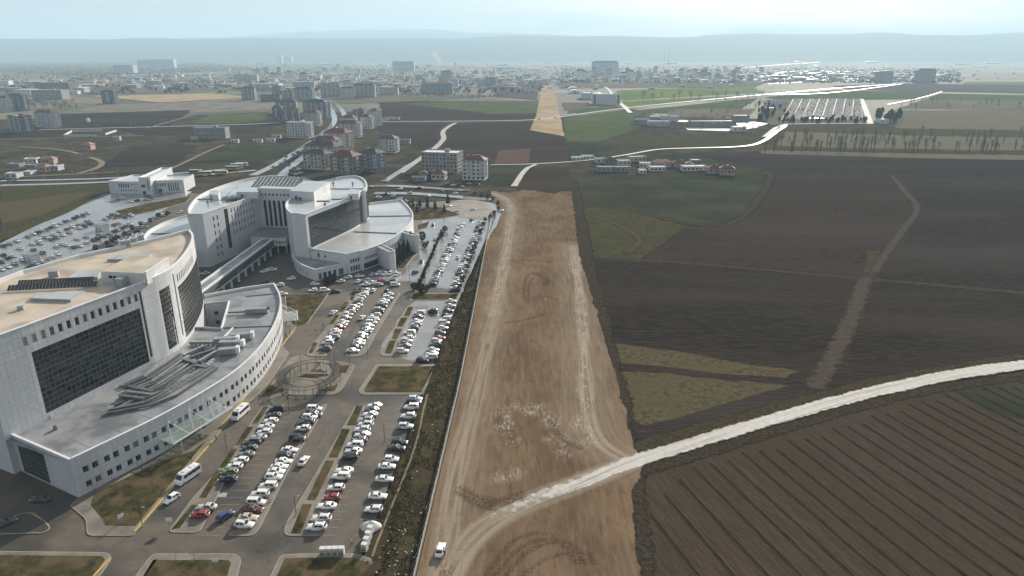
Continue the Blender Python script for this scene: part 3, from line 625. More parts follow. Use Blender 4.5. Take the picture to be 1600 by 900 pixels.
# first car park: two planted islands and two end kerbs
island('traffic_island', GP([(411, 634), (424, 634), (362, 732), (312, 833), (262, 833), (300, 780), (343, 733)]), 'paving',
       [GP(q) for q in ([(411, 637), (419, 637), (402, 662), (394, 663)], [(386, 668), (396, 668), (378, 696), (368, 697)], [(362, 702), (371, 702), (353, 731), (343, 732)], [(338, 736), (348, 736), (322, 779), (311, 779)], [(300, 790), (308, 790), (281, 826), (267, 829)])], 1.6)
island('traffic_island', GP([(556, 634), (572, 634), (520, 745), (505, 838), (443, 838), (446, 820), (500, 730)]), 'paving',
       [GP(Z2(q)) for q in ([(790, 15), (825, 15), (780, 118), (740, 118)], [(715, 137), (757, 137), (690, 287), (645, 285)], [(630, 303), (675, 303), (575, 510), (530, 508)], [(510, 530), (558, 530), (500, 683), (448, 682)])], 1.8)
island('traffic_island', GP([(505, 632), (512, 632), (455, 728), (406, 826), (396, 838), (357, 838), (359, 832), (398, 820), (440, 740)]), 'paving', None, 1.4)
# second car park
island('traffic_island', GP(Z3([(615, 195), (640, 195), (560, 310), (450, 450), (400, 560), (445, 570), (440, 590), (320, 588), (320, 560)])), 'paving',
       [GP(Z3(q)) for q in ([(605, 200), (625, 200), (603, 240), (583, 240)], [(552, 252), (582, 250), (545, 310), (520, 312)], [(500, 330), (525, 330), (480, 390), (455, 393)], [(360, 505), (385, 505), (352, 570), (328, 568)])], 1.4)
island('traffic_island', GP(Z3([(890, 195), (905, 195), (780, 400), (690, 560), (650, 590), (555, 590), (560, 575), (640, 560)])), 'paving', None, 1.4)
island('traffic_island', GP(Z3([(950, 272), (1080, 272), (1080, 284), (990, 290), (900, 480), (880, 575), (950, 578), (948, 590), (790, 588), (770, 570), (830, 470)])), 'paving',
       [GP(Z3(q)) for q in ([(950, 282), (983, 282), (958, 338), (925, 338)], [(905, 350), (948, 348), (915, 405), (880, 405)], [(870, 418), (912, 418), (880, 483), (850, 483)], [(835, 493), (875, 490), (845, 572), (805, 572)])], 1.4)
island('lawn_island', GP(Z3([(975, 195), (1280, 195), (1262, 240), (965, 242), (955, 225)])), margin=1.0)
island('lawn_island', GP(Z3([(752, 640), (1140, 640), (1060, 828), (660, 830), (640, 805)])), margin=1.6)
# third (long) car park by the far wing: planted strip between drive and rows
island('planted_strip', GP([(688, 362), (694, 362), (672, 410), (655, 452), (648, 452), (668, 405)]), 'lawn', None, .6)
# pergola garden
island('pergola_garden', GP([(402, 632), (432, 590), (455, 560), (468, 555), (490, 562), (535, 566), (556, 570), (534, 610), (524, 617), (440, 618), (418, 626)]), 'paving',
       [GP(q) for q in ([(408, 622), (421, 602), (450, 611), (424, 618)], [(496, 612), (528, 601), (523, 612)], [(533, 572), (546, 572), (540, 584), (530, 583)], [(527, 600), (538, 588), (528, 598)], [(465, 590), (478, 585), (512, 585), (514, 588), (490, 592)], [(484, 582), (500, 577), (512, 583)])], 2.0)
# entrance forecourt and lawn under the podium wall
island('pavement', GP([(138, 770), (232, 726), (330, 664), (400, 600), (440, 540), (452, 552), (420, 600), (350, 668), (333, 690), (214, 830), (208, 838), (136, 838), (134, 812), (108, 790)]), 'paving',
       [GP([(148, 772), (250, 722), (300, 706), (322, 690), (212, 823), (165, 822), (160, 812), (142, 790)])], 1.4)
island('lawn_island', GP([(-30, 862), (168, 864), (176, 872), (150, 910), (-30, 910)]), margin=1.2)
island('lawn_island', GP([(238, 866), (368, 866), (378, 874), (364, 930), (190, 930)]), margin=2.0)
island('lawn_island', GP([(438, 868), (470, 866), (556, 866), (600, 880), (640, 960), (395, 960)]), margin=1.3)
island('traffic_island', GP([(-30, 836), (68, 834), (80, 826), (70, 814), (44, 800), (-30, 826)]), 'asphalt', None, 1.2)
# lawns and yards between the blocks
island('lawn_island', GP([(445, 460), (514, 459), (480, 507), (462, 512), (447, 500)]), margin=.5)
island('lawn_island', GP([(372, 455), (420, 436), (424, 443), (395, 452)]), margin=.4)
island('lawn_island', GP([(600, 424), (616, 412), (655, 376), (658, 390), (640, 410), (634, 420)]), margin=.8)
island('pavement', GP([(455, 470), (465, 510), (452, 530), (446, 520)]), 'paving')
island('lawn_island', GP([(600, 340), (640, 322), (690, 324), (722, 336), (690, 342), (640, 346)]), margin=1.)
island('lawn_island', GP([(650, 352), (672, 346), (668, 356), (652, 360)]), margin=.6)
island('pavement', GP([(690, 322), (720, 312), (760, 316), (775, 330), (762, 344), (720, 340)]), 'paving', None, 3)
island('lawn_island', GP([(180, 330), (230, 318), (300, 306), (292, 316), (240, 330), (175, 344)]), margin=.8)
# yellow kerbs, painted marks and a drain
for a, b_ in (((210, 832), (332, 690)), ((345, 668), (404, 596)), ((146, 902), (172, 874)), ((440, 542), (462, 512))):
    mb = MB(); mb.bar((*G(*a), .21), (*G(*b_), .21), .42, .24); struct(mb.build('yellow_kerb', MATS['yellow_kerb']))
for a, b_ in (((33, 811), (44, 802)), ((17, 823), (26, 815)), ((52, 802), (77, 822)), ((62, 831), (74, 824))):
    mb = MB(); mb.bar((*G(*a), ASPH + .12), (*G(*b_), ASPH + .12), .28, .02); struct(mb.build('yellow_line', MATS['yellow_paint']))
mb = MB(); mb.bar((*G(430, 866), ASPH + .01), (*G(444, 843), ASPH + .01), .5, .02); struct(mb.build('drain_channel', MATS['asphalt_patch']))
mb = MB(); mb.sheet(GP([(316, 674), (322, 671), (328, 672), (322, 676)]), PAVE + .02); tag(mb.build('door_mat', pm('red_carpet', (.30, .02, .025), .9)), 'red carpet on the paving before the hospital entrance', 'carpet')
# bay lines
mb = MB()
for x0, dirn, ya, yb in ((-38.6, -1, 124, 184), (-29.8, -1, 124, 186), (-56.5, -1, 124, 182), (-68.5, 1, 124, 182), (-70, 1, 222, 300), (-52, -1, 222, 282), (-36.2, -1, 220, 275), (-27, -1, 216, 270)):
    for k in range(int((yb - ya) / 2.7)):
        y = ya + k * 2.7; mb.box((x0 + dirn * 2.4, y, ASPH + .012), (4.4, .09, .004))
struct(mb.build('bay_lines', MATS['white_paint']))

# ---- grassy bank between the car parks and the earth strip: rough mesh, tufts on it, trodden path along its top
bl = lambda y: float(np.interp(y, [90, 128, 190, 232, 285, 350, 400, 440, 470], [-33.5, -30.4, -27.8, -25.2, -21.8, -17.1, -13.1, -11.1, -9]))
br = lambda y: xl(y) - .35
ys_ = np.arange(92, 440, .8); nb_ = 26; V = []
def bank_z(y, u):
    return .12 + .9 * math.sin(math.pi * min(1, u * 1.15)) * (1 - .4 * u) * (.6 + .5 * mnoise.noise((u * 3, y * .09, 5))) + .3 * mnoise.noise((u * 9, y * .5, 0)) * math.sin(math.pi * u) - .25 * u
for y in ys_:
    a, b_ = bl(y), max(br(y), bl(y) + .5)
    for i in range(nb_):
        u = i / (nb_ - 1); V.append((a + (b_ - a) * u, y, max(-.1, bank_z(y, u))))
Fc = [(j * nb_ + i, j * nb_ + i + 1, (j + 1) * nb_ + i + 1, (j + 1) * nb_ + i) for j in range(len(ys_) - 1) for i in range(nb_ - 1)]
pm('bank', (.034, .033, .015), .95, (.085, .066, .038), .5, 0., col3=(.060, .048, .030), scale3=.12, bump=.9, bscale=3.5, bdist=.4)
me = bpy.data.meshes.new('bank'); me.from_pydata(V, [], Fc); me.materials.append(MATS['bank']); me.polygons.foreach_set('use_smooth', [True] * len(Fc)); me.update()
bank = bpy.data.objects.new('grass_bank', me); C.objects.link(bank); struct(bank)
pm('tuft', (.036, .040, .014), .9, (.105, .085, .045), .6, 0., col3=(.06, .055, .026), scale3=.15)
mb = MB()
for _ in range(26000):
    y = 92 + 250 * random.random() ** 1.6; u = random.random(); a, b_ = bl(y), br(y)
    if mnoise.noise((u * 2.5, y * .12, 7)) < -.18: continue
    x = a + (b_ - a) * u; z = max(-.1, bank_z(y, u)); s = random.uniform(.05, .17); an = random.random() * 6.28
    for k in range(2):
        c_, s_ = math.cos(an + k * 1.6), math.sin(an + k * 1.6)
        mb.face([(x - c_ * s, y - s_ * s, z - .05), (x + c_ * s, y + s_ * s, z - .05), (x + c_ * s * .5 + random.uniform(-.1, .1), y + s_ * s * .5 - .1, z + s * 1.3)])
stuff(mb.build('bank_grass', MATS['tuft']), 'coarse olive grass tufts growing on the bank beside the fence', 'grass')
# trodden path
p3 = []
for y in np.arange(117, 190, 1.5):
    u = .22 + .06 * math.sin(y * .09); a, b_ = bl(y), br(y); p3.append((a + (b_ - a) * u, y, bank_z(y, u) + .07))
mb = MB()
for a, b_ in zip(p3[:-1], p3[1:]): mb.face([(a[0] - .28, a[1], a[2]), (a[0] + .28, a[1], a[2]), (b_[0] + .28, b_[1], b_[2]), (b_[0] - .28, b_[1], b_[2])])
pm('trodden', (.16, .125, .085), .95, (.21, .17, .12), 1., .1)
struct(mb.build('trodden_path', MATS['trodden']))
# litter on the bank
pm('litter', (.55, .54, .52), .7, (.35, .34, .33), 4, .3)
mb = MB()
for _ in range(70):
    y = 100 + 26 * random.random() ** .8 if random.random() < .6 else random.uniform(110, 200); u = random.uniform(.3, .95); x = bl(y) + (br(y) - bl(y)) * u
    mb.box((x, y, bank_z(y, u) + .08), (random.uniform(.12, .5), random.uniform(.1, .3), .06), random.random() * 3)
stuff(mb.build('litter', MATS['litter']), 'scattered pale litter lying on the grassy bank', 'litter')

# ---- sheet-metal site fence along the strip: every panel and post its own part
pm('fence_metal', (.46, .43, .37), .6, (.36, .33, .28), 1.5, .4, metal=.0)
pm('fence_post', (.50, .48, .45), .6)
fp = resample([(xl(y) - .2, y) for y in np.arange(100, 446, 2.9)], 50)
fence = thing('site_fence', 'low sheet-metal site fence between grassy bank and brown earth strip', 'fence', (xl(100), 100, 0))
mb = MB()
for k in range(9):
    a = -.5 + k / 9; d_ = .03 if k % 2 else -.03
    mb.face([(d_, a, 0), (-d_, a + 1 / 9, 0), (-d_, a + 1 / 9, 1), (d_, a, 1)])
mb.box((0, 0, 1.01), (.11, 1, .06)); pan = mb.mesh('panel', MATS['fence_metal'])
mb = MB(); mb.box((0, 0, .5), (.10, .10, 1)); mb.bar((0, 0, .9), (-.9, -.2, .02), .07, .07); post = mb.mesh('post', MATS['fence_post'])
for a, b_ in zip(fp[:-1], fp[1:]):
    an = math.atan2(-(b_[0] - a[0]), b_[1] - a[1]); L_ = math.dist(a, b_)
    wchild('panel', pan, fence, ((a[0] + b_[0]) / 2, (a[1] + b_[1]) / 2, 0), (0, random.uniform(-.03, .03), an), (1, L_ * .985, 1.75 + random.uniform(-.04, .04)))
    wchild('post', post, fence, (a[0] - .12, a[1], -.1), (0, 0, an), (1, 1, 2.2))
# ================================================================== facades
pm('cladding', (.64, .645, .655), .45, (.57, .575, .585), .35, .4, stretch=(1, 1, .25), col3=(.47, .48, .495), scale3=.11, detail=9, vary=('isl', (.52, .525, .535), .2))
pm('joint', (.30, .31, .33), .8)
pm('white_trim', (.66, .67, .68), .5, (.58, .59, .60), .4, .4)
pm('dark_glass', (.012, .014, .016), .06, spec=.6, vary=('obj', (.22, .215, .20), .72))
pm('curtain_glass', (.010, .013, .013), .07, (.022, .027, .026), .7, .6, vary=('obj', (.055, .062, .06), .35))
pm('mullion', (.17, .175, .17), .4, metal=.4)
pm('win_frame', (.22, .225, .23), .5)
pm('blocked', (.36, .31, .25), .8)
pm('roof_tan', (.42, .355, .28), .6, (.50, .43, .345), .12, .3, col3=(.31, .255, .20), scale3=.09, rough2=.4, bump=.1, bscale=1)
pm('roof_grey', (.21, .215, .23), .5, (.27, .275, .285), .15, .35, col3=(.145, .15, .16), scale3=.16, rough2=.30, detail=9)
pm('roof_wet', (.38, .39, .395), .18, (.46, .47, .475), .1, .8, col3=(.33, .335, .34), scale3=.05, rough2=.08)
pm('galv', (.40, .42, .43), .38, (.30, .315, .325), .5, .5, metal=.55)
pm('galv_dark', (.10, .112, .112), .5, (.17, .185, .185), .7, .5, metal=.2)
pm('panel_dark', (.03, .032, .036), .2, (.05, .05, .055), 1, .5)
pm('grey_sheet', (.33, .36, .37), .5, (.27, .29, .30), .6, .4)
# grid cladding for the walls that stand too far away to build panel by panel
def grid_mat(name, col, line, pw, ph):
    m, t = newmat(name); l = t.links.new
    out = nd(t, 'ShaderNodeOutputMaterial'); b = nd(t, 'ShaderNodeBsdfPrincipled'); b.inputs['Roughness'].default_value = .5
    uv = nd(t, 'ShaderNodeUVMap'); br_ = nd(t, 'ShaderNodeTexBrick', offset=0.0); br_.inputs['Scale'].default_value = 1
    br_.inputs['Brick Width'].default_value = pw; br_.inputs['Row Height'].default_value = ph; br_.inputs['Mortar Size'].default_value = .035; br_.inputs['Mortar Smooth'].default_value = .6
    br_.inputs['Color1'].default_value = (*col, 1); br_.inputs['Color2'].default_value = (*[c * .93 for c in col], 1); br_.inputs['Mortar'].default_value = (*line, 1)
    l(uv.outputs['UV'], br_.inputs['Vector']); l(br_.outputs['Color'], b.inputs['Base Color']); l(b.outputs['BSDF'], out.inputs['Surface']); return m
grid_mat('cladding_grid', (.58, .59, .605), (.33, .35, .38), 1.5, 1.2)

UNIT = {}
def unit_window():
    if 'frame' in UNIT: return
    mb = MB(); f = .07                         # frame ring, unit square in X (along wall) and Z, facing -Y
    for c, d in (((0, -.02, .5 - f / 2), (1, .1, f)), ((0, -.02, -.5 + f / 2), (1, .1, f)), ((-.5 + f / 2, -.02, 0), (f, .1, 1 - 2 * f)), ((.5 - f / 2, -.02, 0), (f, .1, 1 - 2 * f)), ((.12, -.01, 0), (.05, .07, 1 - 2 * f))): mb.box(c, d)
    UNIT['frame'] = mb.mesh('window', MATS['win_frame'])
    mb = MB(); mb.face([(-.5, 0, -.5), (.5, 0, -.5), (.5, 0, .5), (-.5, 0, .5)]); UNIT['pane'] = mb.mesh('pane', MATS['dark_glass'])
    mb = MB(); mb.face([(-.5, 0, -.5), (.5, 0, -.5), (.5, 0, .5), (-.5, 0, .5)]); UNIT['blocked'] = mb.mesh('pane', MATS['blocked'])
    mb = MB(); mb.face([(-.5, 0, -.5), (.5, 0, -.5), (.5, 0, .5), (-.5, 0, .5)]); UNIT['cpane'] = mb.mesh('pane', MATS['curtain_glass'])
unit_window()
class Path:
    def __init__(s, pts):
        s.p = [Vector(q) for q in pts]; s.c = [0]
        for a, b_ in zip(s.p[:-1], s.p[1:]): s.c.append(s.c[-1] + (b_ - a).length)
        s.len = s.c[-1]
    def at(s, d):
        d = min(max(d, 0), s.len - 1e-6); i = max(k for k in range(len(s.p) - 1) if s.c[k] <= d)
        a, b_ = s.p[i], s.p[i + 1]; t_ = (b_ - a).normalized(); q = a + t_ * (d - s.c[i]); return q, t_, Vector((t_.y, -t_.x))
def facade(parent, pts, z0, z1, openings=(), panel=None, mat='cladding', objs=0, depth=.28, wall_name='wall'):
    """wall along a path (outside on its right hand) with real openings; windows, panes and curtain walls are parts.
       opening = (s0, s1, za, zb, kind, cols, rows), kind in window / blocked / curtain / strip / void"""
    P = Path(pts); br_ = set(P.c) | {0, P.len}; bz = {z0, z1}
    for o in openings: br_ |= {max(0, o[0]), min(P.len, o[1])}; bz |= {o[2], o[3]}
    if panel:
        k = panel[0]
        while k < P.len: br_.add(k); k += panel[0]
        k = z0 + panel[1]
        while k < z1: bz.add(k); k += panel[1]
    def clean(v, eps):
        hard = {round(x, 5) for o in openings for x in (o[0], o[1], o[2], o[3])} | {0, P.len, z0, z1}; v = sorted(v); r = [v[0]]
        for x in v[1:]:
            if x - r[-1] < eps:
                if round(x, 5) in hard: r[-1] = x
            else: r.append(x)
        return r
    S = clean(br_, .18 if panel else .01); Zs = clean(bz, .18 if panel else .01)
    mb = MB(); uvs = []
    def pt(s, z, o=0.): q, t_, n_ = P.at(s); return (q.x + n_.x * o, q.y + n_.y * o, z)
    def pt2(s0, s1, s, z, o):
        q, t_, n_ = P.at((s0 + s1) / 2); q = P.at(s)[0]; return (q.x + n_.x * o, q.y + n_.y * o, z)
    inside = lambda s, z: any(o[0] - 1e-4 < s < o[1] + 1e-4 and o[2] - 1e-4 < z < o[3] + 1e-4 for o in openings)
    g = .022; made = 0
    for i in range(len(S) - 1):
        a, b_ = S[i], S[i + 1]
        for j in range(len(Zs) - 1):
            c, d = Zs[j], Zs[j + 1]
            if inside((a + b_) / 2, (c + d) / 2): continue
            mb.face([pt(a, c), pt(b_, c), pt(b_, d), pt(a, d)], 0 if not panel else 1); uvs += [(a, c), (b_, c), (b_, d), (a, d)]
            if panel:
                if objs and made < objs:
                    e = MB(); q = [pt2(a, b_, s, z, .03) for s, z in ((a + g, c + g), (b_ - g, c + g), (b_ - g, d - g), (a + g, d - g))]; e.face(q)
                    r_ = [pt2(a, b_, s, z, 0) for s, z in ((a + g, c + g), (b_ - g, c + g), (b_ - g, d - g), (a + g, d - g))]
                    for k in range(4): e.face([r_[k], r_[(k + 1) % 4], q[(k + 1) % 4], q[k]])
                    e.build('cladding_panel', MATS[mat], parent); made += 1
                else:
                    mb.face([pt2(a, b_, s, z, .03) for s, z in ((a + g, c + g), (b_ - g, c + g), (b_ - g, d - g), (a + g, d - g))], 0); uvs += [(a, c), (b_, c), (b_, d), (a, d)]
    for o in openings:
        ss = [x for x in S if o[0] - 1e-4 <= x <= o[1] + 1e-4]
        for z in (o[2], o[3]):
            for a, b_ in zip(ss[:-1], ss[1:]):
                q = [pt(a, z), pt(b_, z), pt(b_, z, -depth), pt(a, z, -depth)]; mb.face(q if z == o[2] else q[::-1]); uvs += [(0, 0)] * 4
        for s in (o[0], o[1]):
            q = [pt(s, o[2]), pt(s, o[3]), pt(s, o[3], -depth), pt(s, o[2], -depth)]; mb.face(q if s == o[0] else q[::-1]); uvs += [(0, 0)] * 4
    me = mb.mesh(wall_name, [MATS[mat], MATS['joint']]); ul = me.uv_layers.new(name='UVMap')
    ul.data.foreach_set('uv', [c for u in uvs for c in u]); wobj = bpy.data.objects.new(wall_name, me); C.objects.link(wobj); hang(wobj, parent)
    for o in openings:
        kind = o[4]; cols, rows = (o[5], o[6]) if len(o) > 6 else (1, 1)
        if kind in ('window', 'blocked'):
            q, t_, n_ = P.at((o[0] + o[1]) / 2); rz = math.atan2(t_.y, t_.x); w_, h_ = o[1] - o[0], o[3] - o[2]; c = q - n_ * (depth - .06)
            wo = wchild('window', UNIT['frame'], parent, (c.x, c.y, (o[2] + o[3]) / 2), (0, 0, rz), (w_, 1, h_))
            child('pane', UNIT['pane' if kind == 'window' else 'blocked'], wo, (0, .01, 0))
        elif kind in ('curtain', 'lattice'):
            mm = MB(); s_ = [o[0] + (o[1] - o[0]) * i / cols for i in range(cols + 1)]; z_ = [o[2] + (o[3] - o[2]) * j / rows for j in range(rows + 1)]; r = .045; dp = depth * .55
            if kind == 'lattice': gm = MB()
            for i in range(cols):
                q, t_, n_ = P.at((s_[i] + s_[i + 1]) / 2); rz = math.atan2(t_.y, t_.x); c = q - n_ * dp; w_ = s_[i + 1] - s_[i]
                for j in range(rows):
                    h_ = z_[j + 1] - z_[j]
                    if kind == 'curtain': wchild('pane', UNIT['cpane'], parent, (c.x, c.y, (z_[j] + z_[j + 1]) / 2), (random.gauss(0, .006), 0, rz + random.gauss(0, .006)), (w_ * .96, 1, h_ * .96))
                    else:
                        a, b_ = P.at(s_[i])[0] - n_ * dp, P.at(s_[i + 1])[0] - n_ * dp; gm.face([(*a, z_[j]), (*b_, z_[j]), (*b_, z_[j + 1]), (*a, z_[j + 1])])
                for j in range(rows + 1):
                    a, b_ = P.at(s_[i])[0] - n_ * (dp - .06), P.at(s_[i + 1])[0] - n_ * (dp - .06); mm.bar((*a, z_[j]), (*b_, z_[j]), .12, .09 if j % 4 else .16)
            for i in range(cols + 1):
                q, t_, n_ = P.at(s_[i]); c = q - n_ * (dp - .06); mm.box((c.x, c.y, (o[2] + o[3]) / 2), (.08, .12, o[3] - o[2]), math.atan2(t_.y, t_.x))
            mm.build('mullion_grid', MATS['mullion'], parent)
            if kind == 'lattice': gm.build('glazing', MATS['curtain_glass'], parent)
        elif kind == 'strip':
            gm = MB(); ss = [x for x in S if o[0] - 1e-4 <= x <= o[1] + 1e-4]
            for a, b_ in zip(ss[:-1], ss[1:]): gm.face([pt(a, o[2], -depth), pt(b_, o[2], -depth), pt(b_, o[3], -depth), pt(a, o[3], -depth)])
            gm.build('glazing', MATS['dark_glass'], parent)
            k = MB(); n = max(1, int((o[3] - o[2]) / 1.1))
            for j in range(1, n):
                z = o[2] + (o[3] - o[2]) * j / n; k.bar(pt(o[0], z, -depth + .05), pt(o[1], z, -depth + .05), .08, .07)
            k.build('mullion_grid', MATS['mullion'], parent)
    return P
def coping(parent, pts, z, wd=.5, h=.25, mat='white_trim', name='coping'):
    """parapet cap along an open or closed path"""
    inn, ou = offset(pts, wd * .9), offset(pts, -.12); mb = MB(); n = len(pts)
    for i in range(n - 1):
        A = [(*ou[i], z - h), (*ou[i + 1], z - h), (*ou[i + 1], z), (*ou[i], z)]; mb.face(A)
        mb.face([(*ou[i], z), (*ou[i + 1], z), (*inn[i + 1], z), (*inn[i], z)])
        mb.face([(*inn[i], z), (*inn[i + 1], z), (*inn[i + 1], z - 1.3), (*inn[i], z - 1.3)])
    mb.face([(*ou[0], z - h), (*ou[0], z), (*inn[0], z), (*inn[0], z - 1.3)]); mb.face([(*ou[-1], z - h), (*inn[-1], z - 1.3), (*inn[-1], z), (*ou[-1], z)])
    return mb.build(name, MATS[mat], parent)
def roof(parent, poly, z, mat, name='roof'):
    mb = MB(); mb.sheet(poly, z); return mb.build(name, MATS[mat], parent)

# ================================================================== near block: tower + curved podium
near = thing('hospital_building', 'white curved hospital block with tan roof and large dark glass wall', 'hospital', (-118, 190, 0))
TF = [(-125, 147), (-121.5, 156.2)] + resample([(-121.5, 156.2), (-109.8, 190.5)], 1.5)[1:] + resample(smooth([(-109.8, 190.5), (-107.6, 200), (-108.3, 212), (-111, 224), (-114.3, 235.7), (-119, 248), (-124.5, 256)], 2), 1.6)[1:]
TB = [(-133.5, 239), (-146, 221), (-153, 203), (-156, 180), (-150, 158)]
HT = 36.0
op = [(11.0, 44.6, 11.4, 28.8, 'curtain', 25, 12)]
for k in range(15):
    s = 9.6 + k * 2.42; op.append((s, s + 1.15, 31.0, 33.3, 'blocked' if k < 3 else 'window'))
op += [(45.3, 46.15, 12.5, 33.6, 'strip'), (53.2, 58.9, 11.4, 31.2, 'lattice', 5, 13), (62.2, 63.1, 12.5, 33.6, 'strip'), (64.6, 103, 10.8, 28.6, 'lattice', 28, 12)]
for k in range(13):
    s = 65.2 + k * 1.95; op.append((s, s + .85, 30.0, 32.6, 'window'))
PT = facade(near, TF, 0, HT, [o for o in op], (1.45, 1.25), objs=133)
TFend = TF[-1]
facade(near, [TFend] + TB + [TF[0]], 0, HT, [], None, 'cladding_grid', wall_name='rear_wall')
coping(near, TF, HT + .1, .7); coping(near, [TFend] + TB + [TF[0]], HT + .1, .7)
roof(near, TF + TB, HT - 1.1, 'roof_tan')
mb = MB(); mb.bar((-108.9, 191.6, HT + .15), (-113.5, 203, HT + .15), .5, .6); mb.build('parapet', MATS['white_trim'], near)
# penthouse on the tower roof
HR = HT - 1.1
ph = [G(157, 424, 38.5), G(228, 427, 38.5), G(263, 404, 38.5), G(205, 399, 38.5)]
mb = MB(); mb.prism(ph, HR - .05, 38.5, 0, 1); mb.build('penthouse', [MATS['cladding'], MATS['roof_tan']], near)
q0, q1 = Vector(ph[0]), Vector(ph[1]); dv = (q1 - q0); rz_ = math.atan2(dv.y, dv.x); nn = Vector((dv.y, -dv.x)).normalized()
mb = MB(); c = q0 + dv * .30 + nn * .06; mb.box((c.x, c.y, HR + 1.2), (1.1, .1, 2.2), rz_); mb.build('door', MATS['dark_glass'], near)
mb = MB(); c = q0 + dv * .2 + nn * .06; mb.box((c.x, c.y, HR + 2.0), (1.0, .1, .8), rz_); mb.build('window', MATS['dark_glass'], near)
mb = MB(); c = q0 + dv * .52 + nn * 1.6; mb.box((c.x, c.y, HR + 1.3), (2.2, 3.2, 2.6), rz_); mb.build('stair_hood', MATS['grey_sheet'], near)
cop = [ph[1], ph[2]]; coping(near, cop, 38.9, .5)
# skylight slabs
for i, q in enumerate(([(104, 434), (152, 433), (157, 423), (122, 422)], [(48, 466), (110, 468), (132, 454), (58, 458)], [(167, 405), (232, 405), (236, 396), (186, 398)])):
    p = GP(q, HR + .8); mb = MB(); mb.prism(p, HR - .03, HR + .8); sk = mb.build('skylight', MATS['grey_sheet'], near)
    mb = MB()
    for k in range(1, 12):
        u = k / 12; a = Vector(p[0]).lerp(Vector(p[1]), u); b_ = Vector(p[3]).lerp(Vector(p[2]), u); mb.bar((*a, HR + .84), (*b_, HR + .84), .08, .08)
    mb.build('rib', MATS['galv'], sk)
# rooftop things
def place_roof(name, label, cat, px, py, h, rz=0, group=None): x, y = G(px, py, h); return thing(name, label, cat, (x, y, h), rz, group)
for r_, (a, b_) in enumerate((((12, 451), (152, 444)), ((28, 443), (146, 437)))):
    A, B_ = Vector(G(*a, HR + .8)), Vector(G(*b_, HR + .8)); d = B_ - A; n = 26; an = math.atan2(d.y, d.x)
    rk = thing('solar_collector', 'long rack of tilted dark solar collectors, %s row on the tan roof' % ('front' if r_ == 0 else 'back'), 'solar panel', (A.x, A.y, HR), an)
    mb = MB(); L_ = d.length
    mb.bar((0, -.7, .35), (L_, -.7, .35), .1, .1); mb.bar((0, .8, 1.5), (L_, .8, 1.5), .1, .1)
    for k in range(n + 1): mb.bar((L_ * k / n, .8, 0), (L_ * k / n, .8, 1.5), .07, .07); mb.bar((L_ * k / n, -.7, 0), (L_ * k / n, -.7, .4), .07, .07)
    child('frame', mb.mesh('frame', MATS['galv']), rk)
    mb = MB(); mb.box((0, 0, 0), (L_ / n * .9, 1.9, .06)); pme = mb.mesh('panel', MATS['panel_dark'])
    for k in range(n): child('panel', pme, rk, (L_ * (k + .5) / n, .05, .98), (R(37), 0, 0))
for k, (px_, py_) in enumerate(((196, 386), (207, 382), (217, 377))):
    t_ = place_roof('chiller_unit', 'pale blue-white roof chiller, %s of three beside the rear parapet' % ('nearest the solar racks' if k == 0 else ('middle' if k == 1 else 'farthest from the solar racks')), 'chiller', px_, py_, HR, R(35))
    mb = MB(); mb.box((0, 0, 1.5), (3.6, 3.0, 2.7)); child('casing', mb.mesh('casing', MATS['white_trim']), t_)
    mb = MB()
    for dx in (-.85, .85): mb.tube([(dx, 0, 2.85), (dx, 0, 3.1)], .7, 12)
    child('fan', mb.mesh('fan', MATS['galv_dark']), t_)
    mb = MB()
    for j in range(6): mb.box((0, -1.53, .5 + j * .36), (3.0, .06, .2))
    child('louvre', mb.mesh('louvre', MATS['galv_dark']), t_)
for px_, py_, lb in ((85, 428, 'small grey boxy vent standing behind the solar racks'), (33, 480, 'tiny square roof vent on the tan roof before the skylight')):
    t_ = place_roof('roof_vent', lb, 'vent', px_, py_ + 4, HR, .4); s = 1.6 if px_ == 85 else .9
    mb = MB(); mb.box((0, 0, .55 * s), (1.6 * s, 1.2 * s, 1.1 * s)); child('casing', mb.mesh('casing', MATS['grey_sheet']), t_)
    mb = MB(); mb.box((0, 0, 1.15 * s), (1.8 * s, 1.4 * s, .12)); child('cap', mb.mesh('cap', MATS['galv']), t_)

# podium
HP = 10.6
PF = resample(smooth([(-103.2, 137.4), (-95, 151.6), (-90.7, 160), (-85.6, 173), (-82.3, 184.5), (-81.0, 198), (-81.7, 213), (-83.8, 228), (-87.6, 243.9), (-92.7, 256.5), (-98.2, 266.9)], 2), 1.45)
PL = Path(PF).len; op = []
k = 0
while 2.6 + k * 5.15 + 4 < PL - 6:
    s = 2.2 + k * 5.15
    for a in (s, s + 2.25):
        op.append((a, a + 1.35, 5.5, 7.1, 'window'))
        if not (20 < a < 40 and k % 1 == 0 and 24 < a < 38): op.append((a + .1, a + 1.45, 1.5, 3.1, 'window'))
    k += 1
op.append((26.5, 36.5, .1, 3.4, 'lattice', 6, 2))
facade(near, PF, 0, HP, op, (1.45, 1.18), wall_name='podium_wall')
PE = [(-124.6, 148.6), (-103.2, 137.4)]
facade(near, PE, 0, HP, [(1.8, 13.2, .3, 8.6, 'lattice', 8, 7)], (1.45, 1.18), objs=167, wall_name='end_wall')
back = [(-98.2, 266.9), (-108.8, 261.2), (-120.8, 252.5)]
facade(near, back, 0, HP, [], None, 'cladding_grid', wall_name='rear_wall')
c1, c2, c3 = G(345, 511, HP), G(357, 469, HP), G(319, 473, HP)
tip = Path(TF).at(76)[0]
inner = [c3, c2, c1] + [tuple(tip)] + [tuple(p) for p in TF[::-1] if p[1] < tip.y - 1]
roof(near, PF + back[1:] + inner, HP - 1.0, 'roof_grey', 'podium_roof')
coping(near, PE + PF[1:] + back[1:], HP + .05, .55)
coping(near, [c3, c2, c1, tuple(tip)], HP - .2, .4)
ct = [tuple(tip), c1, c2, c3]
